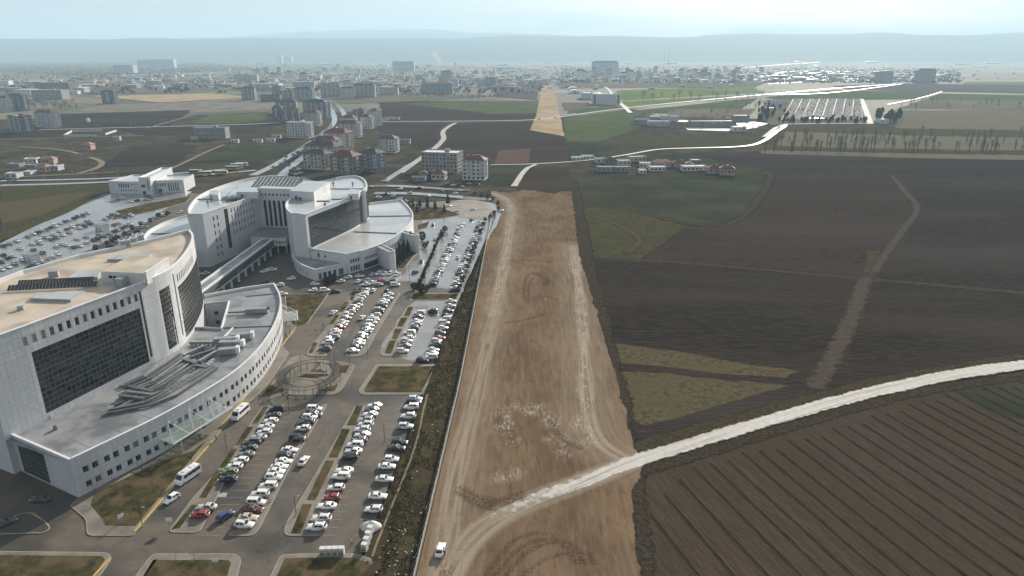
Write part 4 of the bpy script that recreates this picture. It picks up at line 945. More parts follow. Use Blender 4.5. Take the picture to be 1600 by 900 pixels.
facade(near, [c3, c2], 0, HP - 1.0, [(3, 4.4, 5.2, 6.6, 'window'), (7, 8.4, 5.2, 6.6, 'window'), (3, 4.4, 1.4, 2.8, 'window'), (7, 8.4, 1.4, 2.8, 'window')], None, 'cladding_grid', wall_name='courtyard_wall')
facade(near, [c2, c1], 0, HP - 1.0, [], None, 'cladding_grid', wall_name='courtyard_wall')
# joints in the podium roof (expansion kerbs)
for a, b_ in (((300, 514), (430, 509)), ((364, 512), (330, 548)), ((385, 463), (436, 458))):
    mb = MB(); mb.bar((*G(*a, HP - .9), HP - .85), (*G(*b_, HP - .9), HP - .85), .5, .35); mb.build('roof_kerb', MATS['white_trim' if a[0] == 364 else 'roof_grey'], near)
# rear podium with curved outer wall
RP = [G(222, 372, HP), G(230, 361, HP), G(245, 352, HP), G(266, 343, HP), G(292, 336, HP)]
RP = resample(smooth(RP, 2), 4)
rear = [(-134, 240), (-127, 256), (-150, 296), (-158, 330)]
roof(near, rear + RP[::-1], HP - 1.0, 'roof_wet', 'rear_roof')
facade(near, RP[::-1], 0, HP, [], None, 'cladding_grid', wall_name='rear_wall'); coping(near, RP[::-1], HP + .1, .6)
mb = MB(); mb.bar((*G(236, 363, HP), HP - .8), (*G(285, 362, HP), HP - .8), .5, .5); mb.build('roof_kerb', MATS['roof_grey'], near)

# membrane seams on the podium roof
Pp = Path(PF)
for k in range(16):
    a, t_, n_ = Pp.at(6 + k * 8.2); e = MB(); L2 = 12 + 3 * math.sin(k * .5); e.bar((*(a - n_ * .8), HP - .985), (*(a - n_ * (.8 + min(L2, 14))), HP - .985), .07, .02); e.build('roof_seam', MATS['galv_dark'], near)
# ducts and air handlers on the podium roof
HD = HP - 1.0
Z4 = lambda x, y: (160 + x / 6.154, 500 + y / 6.154)
def duct(name, label, pts, wd, h, z=HD + .35, mat='galv_dark', parent=None):
    mb = MB(); p = [(*G(*q, z), z) for q in pts]
    for a, b_ in zip(p[:-1], p[1:]):
        mb.bar(a, b_, wd, h); n = int(math.dist(a, b_) / 1.5)
        for k in range(1, n + 1):
            q = Vector(a).lerp(Vector(b_), k / (n + 1)); d = (Vector(b_) - Vector(a)).normalized() * .04; mb.bar(q - d, q + d, wd + .07, h + .07)
    if parent: return mb.build(name, MATS[mat], parent)
    mid = p[len(p) // 2]; t_ = thing('air_duct', label, 'duct', (p[0][0], p[0][1], HD)); mb.build('duct', MATS[mat], t_)
    fm = MB(); n = max(2, len(p) * 3)
    for k in range(n):
        q = Path([x[:2] for x in p]); c = q.at(q.len * (k + .5) / n)[0]; fm.box((c.x, c.y, (HD + z - h / 2) / 2), (wd * .8, .12, max(.04, z - h / 2 - HD)))
    stuff(fm.build('support', MATS['galv'], t_)); return t_
nd_ = 14; brnd0 = random.Random(4)
wrd = ['first', 'second', 'third', 'fourth', 'fifth', 'sixth', 'seventh', 'eighth', 'ninth', 'tenth', 'eleventh', 'twelfth', 'thirteenth', 'fourteenth']
for k in range(nd_):
    u = k / (nd_ - 1); lp = lambda a, b_: (a[0] + (b_[0] - a[0]) * u, a[1] + (b_[1] - a[1]) * u)
    j_ = lambda q: (q[0] + brnd0.uniform(-38, 38), q[1] + brnd0.uniform(-10, 10)); s, m1, e = j_(lp((700, 320), (1140, 455))), j_(lp((390, 545), (700, 720))), 0
    e2 = lp((230, 720), (-90, 905)); pts = [Z4(*s), Z4(*m1), Z4(*j_(lp((200, 640), (430, 820))))] + ([Z4(*j_(lp((260, 700), (60, 900))))] if k in (5, 8, 9, 11, 12, 13) else [])
    duct('duct', 'long flat grey air duct, %s from the dark glass wall, on podium roof' % wrd[k], pts, brnd0.uniform(.45, 1.1), brnd0.uniform(.4, .75), HD + .4 + .12 * (k % 4), 'galv_dark' if k % 3 else 'galv')
for k, (a, b_) in enumerate((((250, 640), (480, 690)), ((220, 690), (470, 720)), ((170, 730), (400, 760)), ((780, 340), (980, 250)), ((850, 360), (1090, 280)), ((930, 400), (1100, 300)), ((900, 440), (1010, 460)), ((1000, 440), (1070, 380)), ((780, 380), (900, 420)), ((840, 215), (1080, 215)))):
    duct('duct', 'short grey cross duct, %s counted from the low end of the duct field' % wrd[k], [Z4(*a), Z4(*b_)], 1.0, .8, HD + .9, 'galv' if k % 2 else 'galv_dark')
for k, (a, b_, lb) in enumerate((((1120, 330), (1290, 315), 'large ribbed air handler closest to the curved podium edge'), ((1130, 255), (1340, 250), 'ribbed air handler in the middle of the podium plant row'), ((1080, 225), (1290, 212), 'low ribbed air handler behind the middle plant unit'), ((1230, 185), (1430, 170), 'long ribbed air handler with white hood at end of plant row'))):
    A, B_ = Vector(G(*Z4(*a), HD + .3)), Vector(G(*Z4(*b_), HD + .3)); d = B_ - A; an = math.atan2(d.y, d.x); t_ = thing('air_handler', lb, 'air handler', (A.x, A.y, HD), an); L_ = d.length
    mb = MB(); mb.box((L_ / 2, 0, 1.25), (L_, 2.2, 1.9)); child('casing', mb.mesh('casing', MATS['galv']), t_)
    mb = MB()
    for j in range(int(L_ / .7)): mb.box((.35 + j * .7, 0, 1.25), (.06, 2.26, 1.96))
    child('rib', mb.mesh('rib', MATS['galv_dark']), t_)
    mb = MB(); mb.prism([(L_ - .02, -1.2), (L_ + 1.0, -1.0), (L_ + 1.0, 1.0), (L_ - .02, 1.2)], .5, 2.5); child('hood', mb.mesh('hood', MATS['white_trim']), t_)
    for dx in (.4, L_ - .4): mb = MB(); mb.box((dx, 0, .15), (.2, 2.2, .3)); child('base', mb.mesh('base', MATS['concrete']), t_)
A = G(388, 490, HD); t_ = thing('air_handler', 'isolated grey air handler on the bare end of podium roof', 'air handler', (*A, HD), R(8))
mb = MB(); mb.box((3.2, 0, 1.1), (8, 2, 1.8)); child('casing', mb.mesh('casing', MATS['galv']), t_)
mb = MB(); mb.box((-4, 0, .8), (6, .6, .5)); mb.box((7.4, 0, 1.9), (1.0, 1.6, 1.2)); child('duct', mb.mesh('duct', MATS['galv_dark']), t_)
for k, (x, y) in enumerate(((28, 668), (76, 654))):
    A = G(x, y, HD) if k == 0 else G(76, 654, HD); A = G(87, 671, HD) if k == 0 else A
    t_ = thing('roof_vent', ('small green-grey exhaust fan alone on the low roof corner', 'cluster of small exhaust fans at foot of glass wall')[k], 'vent', (*A, HD), .5)
    mb = MB()
    for j in range(1 + 3 * k): mb.box((-j * 1.1, .3 * (j % 2), .45), (.9, .9, .9)); mb.tube([(-j * 1.1, .3 * (j % 2), .9), (-j * 1.1, .3 * (j % 2), 1.2)], .32, 8)
    child('casing', mb.mesh('casing', MATS['galv_dark']), t_)
# glass entrance canopies with tie rods
def canopy(label, s0, s1, out, z, masts):
    P = Path(PF); a, t_, n_ = P.at(s0); b_, _, n2 = P.at(s1); th = thing('entrance_canopy', label, 'canopy', (a.x, a.y, 0))
    o1, o2 = a + n_ * out, b_ + n2 * out; n = 9
    for k in range(n):
        u, v = k / n, (k + .93) / n; q = [a.lerp(b_, u) + n_ * .3, o1.lerp(o2, u), o1.lerp(o2, v), a.lerp(b_, v) + n_ * .3]; e = MB(); e.prism([tuple(x) for x in q], z, z + .05); e.build('glass_pane', MATS['canopy_glass'], th)
    mb = MB(); mb.bar((*o1, z - .05), (*o2, z - .05), .25, .35)
    for k in range(n + 1): u = k / n; mb.bar((*a.lerp(b_, u), z - .1), (*o1.lerp(o2, u), z - .1), .1, .14)
    mb.build('frame', MATS['white_trim'], th)
    for u in masts:
        c = a.lerp(b_, u) + n_ * .15; e = o1.lerp(o2, u); mb = MB(); mb.tube([(*c, z), (*c, z + 4)], .09); mb.tube([(*c, z + 3.9), (*(c + n_ * out * .85 + t_ * 2.5), z)], .06); mb.tube([(*c, z + 3.9), (*(c + n_ * out * .85 - t_ * 2.5), z)], .06); mb.build('tie_rod', MATS['white_trim'], th)
        mb = MB(); e2 = c + n_ * out * .8; mb.tube([(*e2, 0), (*e2, z)], .1); mb.build('column', MATS['white_trim'], th)
m, t = newmat('canopy_glass'); out = nd(t, 'ShaderNodeOutputMaterial'); b = nd(t, 'ShaderNodeBsdfPrincipled'); b.inputs['Base Color'].default_value = (.30, .35, .33, 1); b.inputs['Roughness'].default_value = .15; b.inputs['Alpha'].default_value = .62; t.links.new(b.outputs['BSDF'], out.inputs['Surface'])
canopy('long glazed entrance canopy hung on white tie rods along podium wall', 22, 42, 5.2, 4.2, (.15, .5, .85))
canopy('small glazed side canopy at the rounded end of the podium', 108, 118, 5.5, 4.2, (.2, .8))
# ================================================================== far block: two towers round a recessed centre, fan-shaped podium
far = thing('hospital_building', 'white hospital block with twin rounded towers and wet fan-shaped low roof', 'hospital', (-120, 360, 0))
HF = 27.0
# left tower: front walls, then its long curved back
LW = [(-156, 323), (-149.4, 323)]; LW2 = resample([(-149.4, 323), (-145.2, 340.4), (-139.8, 372)], 1.5)
facade(far, LW, 0, HF, [], None, 'cladding_grid')
op = []
for z in (3.2, 6.9, 10.6, 14.3, 18.0, 21.7)[::1]:
    for s in (7.0, 10.0): op.append((s, s + 1.0, z, z + 2.2, 'window'))
for z in (7.2, 11.2, 15.2, 19.2, 22.6)[1:]:
    for k in range(8): s = 22 + k * 2.9; op.append((s, s + .95, z, z + 2.3, 'window'))
op.append((16.2, 19.2, 5.0, 25.6, 'lattice', 3, 16))
facade(far, LW2, 0, HF, op, None, 'cladding_grid')
back_l = resample(smooth([(-144, 432), (-154.4, 432.8), (-164.3, 421), (-171, 397), (-171.5, 368), (-162.4, 336), (-156, 323)], 2), 4)
facade(far, back_l, 0, HF, [], None, 'cladding_grid', wall_name='rear_wall')
# centre: glazed strips between piers, a row of small windows above
CW = [(-139.8, 372), (-119.5, 369)]; op = []
for k in range(6): s = 2.6 + k * 2.75; op.append((s, s + 1.55, 9.2, 23.6, 'strip'))
for k in range(8): s = 1.6 + k * 2.2; op.append((s, s + 1.1, 26.2, 27.4, 'window'))
facade(far, CW, 0, 30.2, op, None, 'cladding_grid', wall_name='centre_wall')
mb = MB(); mb.prism([(-139.8, 372.3), (-119.5, 369.3), (-119.5, 376), (-139.8, 379)], HF - 1.2, 30.1, 0, 1); mb.build('attic', [MATS['cladding'], MATS['roof_wet']], far)
coping(far, CW, 30.4, .6)
# right tower: rounded left flank, piers, curved curtain wall, rounded nose
RW1 = resample(smooth([(-119.5, 369), (-117.6, 350), (-113.5, 336), (-106.9, 324.2)], 2), 1.6)
facade(far, RW1, 0, HF, [], None, 'cladding_grid')
facade(far, [(-106.9, 324.2), (-104.6, 324.6), (-99.4, 321.4)], 0, HF, [], None, 'cladding_grid')
RW2 = resample(smooth([(-99.4, 321.4), (-96.5, 332), (-91, 350), (-86.6, 366), (-84.2, 381)], 2), 1.6); PLn = Path(RW2).len
facade(far, RW2, 0, HF, [(2.2, PLn - 1.6, 9.6, 25.0, 'lattice', 32, 12)], None, 'cladding_grid')
RW3 = resample(smooth([(-84.2, 381), (-83.6, 392), (-86.3, 404), (-90.6, 419), (-97.5, 432), (-105, 431), (-110, 424)], 2), 1.6)
facade(far, RW3, 0, HF, [(2, 30, 9.6, 25, 'lattice', 18, 12)], None, 'cladding_grid')
facade(far, [(-110, 424), (-118, 410), (-130, 426), (-144, 432)], 0, HF, [], None, 'cladding_grid', wall_name='rear_wall')
mb = MB(); mb.box((-83.4, 381.5, 13.7), (1.5, 1.8, 27.6), .2); mb.build('pier', MATS['white_trim'], far)
ring = back_l + LW[1:] + LW2[1:] ; coping(far, back_l[:-1] + LW + LW2[1:], HF + .1, .7)
coping(far, RW1 + [(-104.6, 324.6)] + RW2 + RW3[1:], HF + .1, .7)
poly = LW + LW2[1:] + CW[1:] + RW1[1:] + [(-104.6, 324.6)] + RW2 + RW3[1:] + [(-118, 410), (-130, 426)] + back_l[:-1]
roof(far, poly, HF - 1.0, 'roof_wet')
for a, b_ in (((309, 311), (342, 311)), ((345, 313), (370, 293)), ((495, 314), (515, 314)), ((518, 311), (545, 311)), ((515, 295), (568, 295))):
    mb = MB(); mb.bar((*G(*a, HF - .8), HF - .8), (*G(*b_, HF - .8), HF - .8), .5, .5); mb.build('roof_kerb', MATS['roof_grey'], far)
# plant rooms, stair boxes, the dark glazed atrium roof
for q, zt in (([(452, 298), (490, 300), (515, 284), (475, 282)], HF + 3.6), ([(369, 300), (403, 300), (403, 293), (372, 292)], HF + 2.6), ([(326, 303), (341, 305), (343, 297), (329, 297)], HF + 1.8), ([(544, 303), (560, 303), (562, 296), (547, 295)], HF + 2.2)):
    mb = MB(); mb.prism(GP(q, zt), HF - 1.05, zt, 0, 1); pr = mb.build('plant_room', [MATS['cladding'], MATS['roof_wet']], far); p = GP(q, zt)
    mb = MB(); c = Vector(p[0]).lerp(Vector(p[1]), .25); d = Vector(p[1]) - Vector(p[0]); mb.box((c.x, c.y - .05, HF + .1), (1.1, .12, 2.0), math.atan2(d.y, d.x)); mb.build('door', MATS['dark_glass'], pr)
at_p = GP([(387, 293), (404, 281.5), (473, 281.5), (460, 293)], HF + 1.5); mb = MB()
for i, (p, z) in enumerate(zip(at_p, (HF + .2, HF + 3.6, HF + 3.6, HF + .2))): pass
zz = (HF + .2, HF + 3.4, HF + 3.4, HF + .2); A, B_, C_, D_ = [Vector((*p, z)) for p, z in zip(at_p, zz)]
atr = MB(); atr.face([A, D_, C_, B_]); atr.face([(A.x, A.y, HF - 1), (D_.x, D_.y, HF - 1), D_, A]); atr.face([(D_.x, D_.y, HF - 1), (C_.x, C_.y, HF - 1), C_, D_]); atr.face([(B_.x, B_.y, HF - 1), (A.x, A.y, HF - 1), A, B_]); atr.face([(C_.x, C_.y, HF - 1), (B_.x, B_.y, HF - 1), B_, C_])
ao = atr.build('atrium_roof', MATS['panel_dark'], far)
mb = MB()
for k in range(13):
    u = k / 12; mb.bar(A.lerp(D_, u) + Vector((0, 0, .06)), B_.lerp(C_, u) + Vector((0, 0, .06)), .12, .14)
for k in range(8):
    u = k / 7; mb.bar(A.lerp(B_, u) + Vector((0, 0, .06)), D_.lerp(C_, u) + Vector((0, 0, .06)), .12, .14)
mb.build('rafter', MATS['mullion'], ao)
for k, (x, y, lb) in enumerate(((366, 312, 'cluttered grey plant cluster on the left tower roof edge'), (474, 310, 'cluttered grey plant cluster on the right tower roof edge'))):
    A = G(x, y, HF - 1); t_ = thing('plant_cluster', lb, 'air handler', (*A, HF - 1), .3)
    for j in range(9):
        mb = MB(); mb.box((0, 0, .7), (random.uniform(1.2, 3), random.uniform(1, 2), random.uniform(.9, 1.8))); child('unit', mb.mesh('unit', MATS['galv_dark' if j % 2 else 'grey_sheet']), t_, (random.uniform(-5, 5), random.uniform(-4, 4), .1 + .05 * (j % 3)), (0, 0, random.random()))
    mb = MB(); mb.tube([(-5, 0, .5), (-1, 1.5, 1.6), (3, -1, 1.3), (5.5, 0, .5)], .4, 8); child('pipe', mb.mesh('pipe', MATS['galv']), t_)
for k, (x, y, lb) in enumerate(((325, 319, 'dark cone vent alone on the left tower roof'), (508, 323, 'dark cone vent near the right tower glass wall'), (521, 289, 'dark cone vent beside the right tower plant room'), (551, 290, 'dark cone vent near the rounded nose of right tower'))):
    A = G(x, y, HF - 1); t_ = thing('roof_vent', lb, 'vent', (*A, HF - 1)); mb = MB(); mb.tube([(0, 0, 0), (0, 0, .6), (0, 0, .9), (0, 0, 2.4)], [.35, .35, .8, .12], 8); child('cowl', mb.mesh('cowl', MATS['galv_dark']), t_)
# low annex
AN = resample(smooth([(-110.5, 334), (-109, 325.6), (-104, 314.6), (-98, 307.3), (-91, 301.1)], 2), 1.5)
facade(far, AN, 0, 5.6, [(16 + k * 4, 16.5 + k * 4, 1.2, 3.6, 'window') for k in range(5)], None, 'cladding_grid', wall_name='annex_wall')
AN2 = [(-91, 301.1), (-79, 312.6)]
facade(far, AN2, 0, 5.6, [(1.5, 3.0, .2, 3.4, 'window'), (3.9, 5.6, .2, 3.4, 'window'), (6.4, 8, .2, 3.4, 'window'), (9.2, 10.6, .2, 3.4, 'window'), (12, 14.5, .2, 3.4, 'window')], None, 'cladding_grid', wall_name='annex_wall')
coping(far, AN + AN2[1:], 5.7, .5); roof(far, AN + AN2[1:] + [(-78, 312.5), (-99, 322.8), (-104.6, 324.9), (-107, 325)], 4.9, 'roof_grey', 'annex_roof')
# fan podium
FP1 = [(-99.3, 322.4), (-78.2, 311.8)]
facade(far, FP1, 0, 10, [(5, 6.2, 5.8, 8.2, 'window'), (9, 10.2, 6.4, 7.6, 'window')], None, 'cladding_grid', wall_name='podium_wall')
FP2 = [(-78.2, 311.8), (-73.6, 317.6), (-72.6, 317.2)] + resample(smooth([(-72.6, 317.2), (-64.5, 330.5), (-59.2, 351), (-56.8, 372), (-57.6, 392), (-61.5, 410), (-72.5, 441)], 2), 1.6)[1:]
op = [(1.2 + k * 1.5, 2.3 + k * 1.5, 5.0, 6.8, 'window') for k in range(4)] + [(1.2 + k * 1.5, 2.3 + k * 1.5, .8, 3.4, 'window') for k in range(4)]
op += [(10.5 + k * 1.5, 11.5 + k * 1.5, 5.0, 6.4, 'window') for k in range(6)] + [(9.5, 20, .6, 3.4, 'lattice', 7, 2)]
op += [(28 + k * 2.1, 29.2 + k * 2.1, 5.0, 6.8, 'window') for k in range(12)] + [(28, 53, .6, 3.2, 'lattice', 14, 2)]
facade(far, FP2, 0, 10, op, None, 'cladding_grid', wall_name='podium_wall')
coping(far, FP1 + FP2[1:], 10.15, .6)
facade(far, [(-72.5, 441), (-90, 430)], 0, 10, [], None, 'cladding_grid', wall_name='rear_wall'); coping(far, [(-72.5, 441), (-91, 429)], 10.15, .6)
fan = FP1 + FP2[1:] + [(-90, 429.5)] + [tuple(p) for p in RW3[::-1] if p[1] < 421] + [tuple(p) for p in RW2[::-1]]
roof(far, fan, 9.1, 'roof_wet', 'podium_roof')
for a, b_ in (((553, 362), (620, 364.5)), ((576, 338), (642, 337))):
    mb = MB(); mb.bar((*G(*a, 9.3), 9.3), (*G(*b_, 9.3), 9.3), .6, .5); mb.build('roof_kerb', MATS['roof_grey'], far)
for a, b_ in (((-66.5, 329.5), (-58.6, 319.2)), ((-59.4, 358.5), (-50.8, 350.2))):        # rounded bastions on the podium wall
    a, b_ = Vector(a), Vector(b_); d = (b_ - a).normalized(); n = Vector((-d.y, d.x)); q = [a + n * 1.7, b_ + n * 1.7]
    pts = [a + n * 1.8] + [b_ + n * 1.8 * math.cos(R(t_)) + d * 1.8 * math.sin(R(t_)) for t_ in range(0, 181, 30)] + [a - n * 1.8]
    mb = MB(); mb.prism([tuple(p) for p in pts], 0, 9.2, 0, 1); mb.build('bastion', [MATS['cladding'], MATS['roof_grey']], far)
    coping(far, [tuple(p) for p in pts][::-1], 9.6, .4)
# connecting box the bridge lands on
mb = MB(); mb.prism([(-138, 349), (-125, 346.6), (-118.6, 347.4), (-118.6, 368), (-139.5, 371)], 4.2, 8.6, 0, 1); mb.build('link_box', [MATS['cladding'], MATS['roof_grey']], far)
for k in range(4):
    u = .25 + k * .22; p = Vector((-125, 346.6)).lerp(Vector((-118.6, 347.4)), u); mb = MB(); mb.box((p.x, p.y - .04, 6.3), (.8, .1, .9), .12); mb.build('window', MATS['dark_glass'], far)
for x in (-124, -119.5): mb = MB(); mb.box((x, 349, 2.1), (.7, .7, 4.2)); mb.build('column', MATS['cladding'], far)

# ---- skywalk
sw = thing('skywalk', 'covered white footbridge on columns linking the two hospital blocks', 'footbridge', (-128, 310, 0))
A, B_ = Vector((-129.2, 262)), Vector((-128.0, 346.6)); d = (B_ - A).normalized(); n = Vector((d.y, -d.x)); hw = 3.0
q = [A - n * hw, A + n * hw, B_ + n * hw, B_ - n * hw]
mb = MB(); mb.prism([tuple(x) for x in q], 4.0, 4.4); mb.build('floor_slab', MATS['white_trim'], sw)
mb = MB(); mb.sheet([tuple(x) for x in q], 8.0); mb.build('roof', MATS['roof_grey'], sw)
coping(sw, [tuple(A + n * hw), tuple(B_ + n * hw)], 8.5, .9, .7); coping(sw, [tuple(B_ - n * hw), tuple(A - n * hw)], 8.5, .9, .7)
mb = MB(); mb.bar((*(A.lerp(B_, .42) - n * hw), 8.15), (*(A.lerp(B_, .42) + n * hw), 8.15), .4, .2); mb.build('roof_joint', MATS['white_trim'], sw)
for sd_ in (1, -1):
    mb = MB(); a, b_ = A + n * sd_ * hw * .97, B_ + n * sd_ * hw * .97; mb.bar((*a, 6.1), (*b_, 6.1), .06, 3.4); mb.build('glazing', MATS['curtain_glass'], sw)
    mb = MB()
    for k in range(58): p = a.lerp(b_, k / 57) + n * sd_ * .06; mb.box((p.x, p.y, 6.1), (.08, .08, 3.4))
    for z in (5.2, 6.2, 7.0): mb.bar((*(a + n * sd_ * .06), z), (*(b_ + n * sd_ * .06), z), .08, .08)
    mb.build('mullion_grid', MATS['mullion'], sw)
mb = MB(); mb.box((0, 0, 2), (.9, .8, 4)); col = mb.mesh('column', MATS['cladding'])
for k in range(10):
    for sd_ in (1, -1):
        p = A.lerp(B_, (k + .5) / 10) + n * sd_ * 2.2; wchild('column', col, sw, (p.x, p.y, 0), (0, 0, 0))

# ---- white administrative building beyond the left car park
adm = thing('office_building', 'white three-part office building with slit windows beside the wide road', 'office', (-280, 516, 0))
def vol(parent, base, depth, h, ops, roofm='roof_wet'):
    a, b_ = Vector(base[0]), Vector(base[1]); d = (b_ - a).normalized(); n = Vector((-d.y, d.x)); c = b_ + n * depth; e = a + n * depth
    facade(parent, [tuple(a), tuple(b_)], 0, h, ops, None, 'cladding_grid'); facade(parent, [tuple(b_), tuple(c)], 0, h, [], None, 'cladding_grid'); facade(parent, [tuple(c), tuple(e)], 0, h, [], None, 'cladding_grid'); facade(parent, [tuple(e), tuple(a)], 0, h, [], None, 'cladding_grid')
    mb = MB(); mb.sheet([tuple(a), tuple(b_), tuple(c), tuple(e)], h - .8); mb.build('roof', MATS[roofm], parent); coping(parent, [tuple(a), tuple(b_), tuple(c), tuple(e), tuple(a)], h + .05, .4)
vol(adm, [(-304.6, 512.5), (-278, 509)], 30, 9.3, [(8 + k * 1.9, 9 + k * 1.9, 4.6, 7.6, 'window') for k in range(5)] + [(18 + k * 2, 18.9 + k * 2, 6.4, 7.4, 'window') for k in range(3)] + [(9 + k * 2.1, 9.9 + k * 2.1, 2, 3.2, 'window') for k in range(7)])
vol(adm, [(-278, 506.6), (-270, 507.6)], 48, 13, [(5.6, 6.4, 3, 10.5, 'strip'), (1, 4, 5.4, 7.6, 'lattice', 3, 2), (1.2, 3.8, .2, 2.6, 'strip')])
vol(adm, [(-270, 514.6), (-250, 517.2)], 26, 9.3, [(1 + k * 1.7, 1.9 + k * 1.7, 4.6, 7.2, 'window') for k in range(4)] + [(8.6 + k * 1.7, 9.4 + k * 1.7, .8, 7.6, 'window') for k in range(5)] + [(1, 4, .2, 2.8, 'strip')])
# ================================================================== vehicles
m, t = newmat('car_paint'); out = nd(t, 'ShaderNodeOutputMaterial'); b = nd(t, 'ShaderNodeBsdfPrincipled'); oi = nd(t, 'ShaderNodeObjectInfo'); b.inputs['Roughness'].default_value = .32; b.inputs['Coat Weight'].default_value = .6; b.inputs['Coat Roughness'].default_value = .08
t.links.new(oi.outputs['Color'], b.inputs['Base Color']); t.links.new(b.outputs['BSDF'], out.inputs['Surface'])
pm('car_glass', (.010, .012, .014), .05, spec=.7); pm('tyre', (.014, .014, .014), .8); pm('rim', (.36, .36, .37), .35, metal=.7); pm('trim_black', (.02, .02, .021), .5)
pm('headlight', (.62, .63, .64), .15, spec=.7); pm('taillight', (.22, .012, .012), .25, spec=.6); pm('plate', (.62, .62, .60), .5)
KINDS = {   # length, width, hood z, belt z, roof z, cabin x (windscreen foot, roof front, roof rear, rear glass foot), tail z
    'sedan': (4.5, 1.78, .86, .93, 1.44, (.78, .10, -1.02, -1.72), .98), 'hatchback': (4.1, 1.74, .88, .95, 1.49, (.86, .20, -1.50, -1.98), .97),
    'suv': (4.45, 1.86, 1.00, 1.08, 1.66, (.92, .28, -1.72, -2.14), 1.08), 'van': (4.4, 1.80, 1.02, 1.10, 1.82, (1.12, .55, -2.02, -2.16), 1.10)}
def car_shell(kind, lod):
    """painted shell and glass panels of a car, front towards +X"""
    L_, W, hz, bz, rz, cx, tz = KINDS[kind]; h = L_ / 2; w_ = W / 2
    st = [(-h, .80, .42, tz - .22), (-h + .10, .93, .30, tz - .04), (-h + .45, 1, .22, tz), (cx[3], 1, .2, max(tz, bz)), (0, 1, .2, bz), (cx[0], 1, .2, bz - .01), (cx[0] + .35, 1, .2, hz + .02), (h - .45, .97, .22, hz - .08), (h - .12, .88, .3, hz - .17), (h, .72, .42, hz - .30)]
    if lod: st = [st[i] for i in (0, 1, 3, 5, 7, 9)]
    prof = ((-.86, 0), (-1, .18), (-1, .62), (-.93, .88), (-.72, 1), (.72, 1), (.93, .88), (1, .62), (1, .18), (.86, 0))
    mb = MB(); n = len(prof)
    for x, k, z0, z1 in st:
        for y, v in prof: mb.v.append((x, y * w_ * k, z0 + (z1 - z0) * v))
    for i in range(len(st) - 1):
        for j in range(n - 1): mb.f.append((i * n + j, (i + 1) * n + j, (i + 1) * n + j + 1, i * n + j + 1)); mb.m.append(0)
    mb.f.append(tuple(range(n))); mb.m.append(0); e = (len(st) - 1) * n; mb.f.append(tuple(e + k for k in range(n))[::-1]); mb.m.append(0)
    # cabin
    b0, b1, r_ = w_ * .95, w_ * .93, w_ * .76; z0 = bz - .03
    Bp = [(cx[0], b1, z0), (cx[1], r_, rz - .04), (cx[2], r_, rz - .06), (cx[3], b1, max(tz, bz) - .03)]
    cab = MB()
    xm = (cx[1] + cx[2]) / 2
    for s in (1, -1):
        q = [(x, y * s, z) for x, y, z in Bp]; cab.face(q if s < 0 else q[::-1])
    P = lambda i, s: (Bp[i][0], Bp[i][1] * s, Bp[i][2])
    cab.face([P(0, -1), P(0, 1), P(1, 1), P(1, -1)]); cab.face([P(2, -1), P(2, 1), P(3, 1), P(3, -1)])
    rr = r_ * .86; top = [(cx[1] - .12, -rr, rz), (cx[1] - .12, rr, rz), (cx[2] + .1, rr, rz), (cx[2] + .1, -rr, rz)]; rim_ = [P(1, -1), P(1, 1), P(2, 1), P(2, -1)]
    cab.face(top[::-1] if False else top)
    for k in range(4): cab.face([rim_[k], rim_[(k + 1) % 4], top[(k + 1) % 4], top[k]])
    def inset(q, a, bb, c, d, off):
        """sub-quad of q (bl, br, tr, tl) pushed out along its normal"""
        q = [Vector(p) for p in q]; f = lambda u, v: (q[0].lerp(q[1], u)).lerp(q[3].lerp(q[2], u), v)
        nn = (q[1] - q[0]).cross(q[3] - q[0]).normalized() * off
        return [tuple(f(u, v) + nn) for u, v in ((a, c), (bb, c), (bb, d), (a, d))]
    glass = {'windscreen': [inset([P(0, -1), P(0, 1), P(1, 1), P(1, -1)], .05, .95, .06, .94, .012)], 'rear_window': [inset([P(3, 1), P(3, -1), P(2, -1), P(2, 1)], .07, .93, .10 if kind != 'van' else .3, .92, .012)], 'side_window': []}
    for s in (1, -1):
        q = [P(0, s), P(3, s), P(2, s), P(1, s)]
        if s < 0: q = [P(3, s), P(0, s), P(1, s), P(2, s)]
        for a, bb in ((.12, .46), (.50, .84)) if s > 0 else ((.16, .50), (.54, .88)): glass['side_window'].append(inset(q, a, bb, .12, .88, .012))
    return mb, cab, glass
def wheel_mesh():
    mb = MB(); r = .33; n = 14
    for s in (-.11, .11): mb.v += [(r * math.cos(2 * math.pi * k / n), s, r * math.sin(2 * math.pi * k / n)) for k in range(n)]
    for k in range(n): j = (k + 1) % n; mb.f.append((k, j, n + j, n + k)); mb.m.append(0)
    mb.f.append(tuple(range(n))[::-1]); mb.m.append(0); mb.f.append(tuple(range(n, 2 * n))); mb.m.append(0)
    ty = mb.mesh('wheel', MATS['tyre'])
    rm = MB()
    for s in (-.118, .118): rm.v += [(.21 * math.cos(2 * math.pi * k / 10), s, .21 * math.sin(2 * math.pi * k / 10)) for k in range(10)]
    rm.f += [tuple(range(10)), tuple(range(10, 20))[::-1]] + [(k, (k + 1) % 10, 10 + (k + 1) % 10, 10 + k) for k in range(10)]; rm.m += [0] * 12
    return ty, rm.mesh('rim', MATS['rim'])
WHEEL, RIM = wheel_mesh()
PROTO = {}
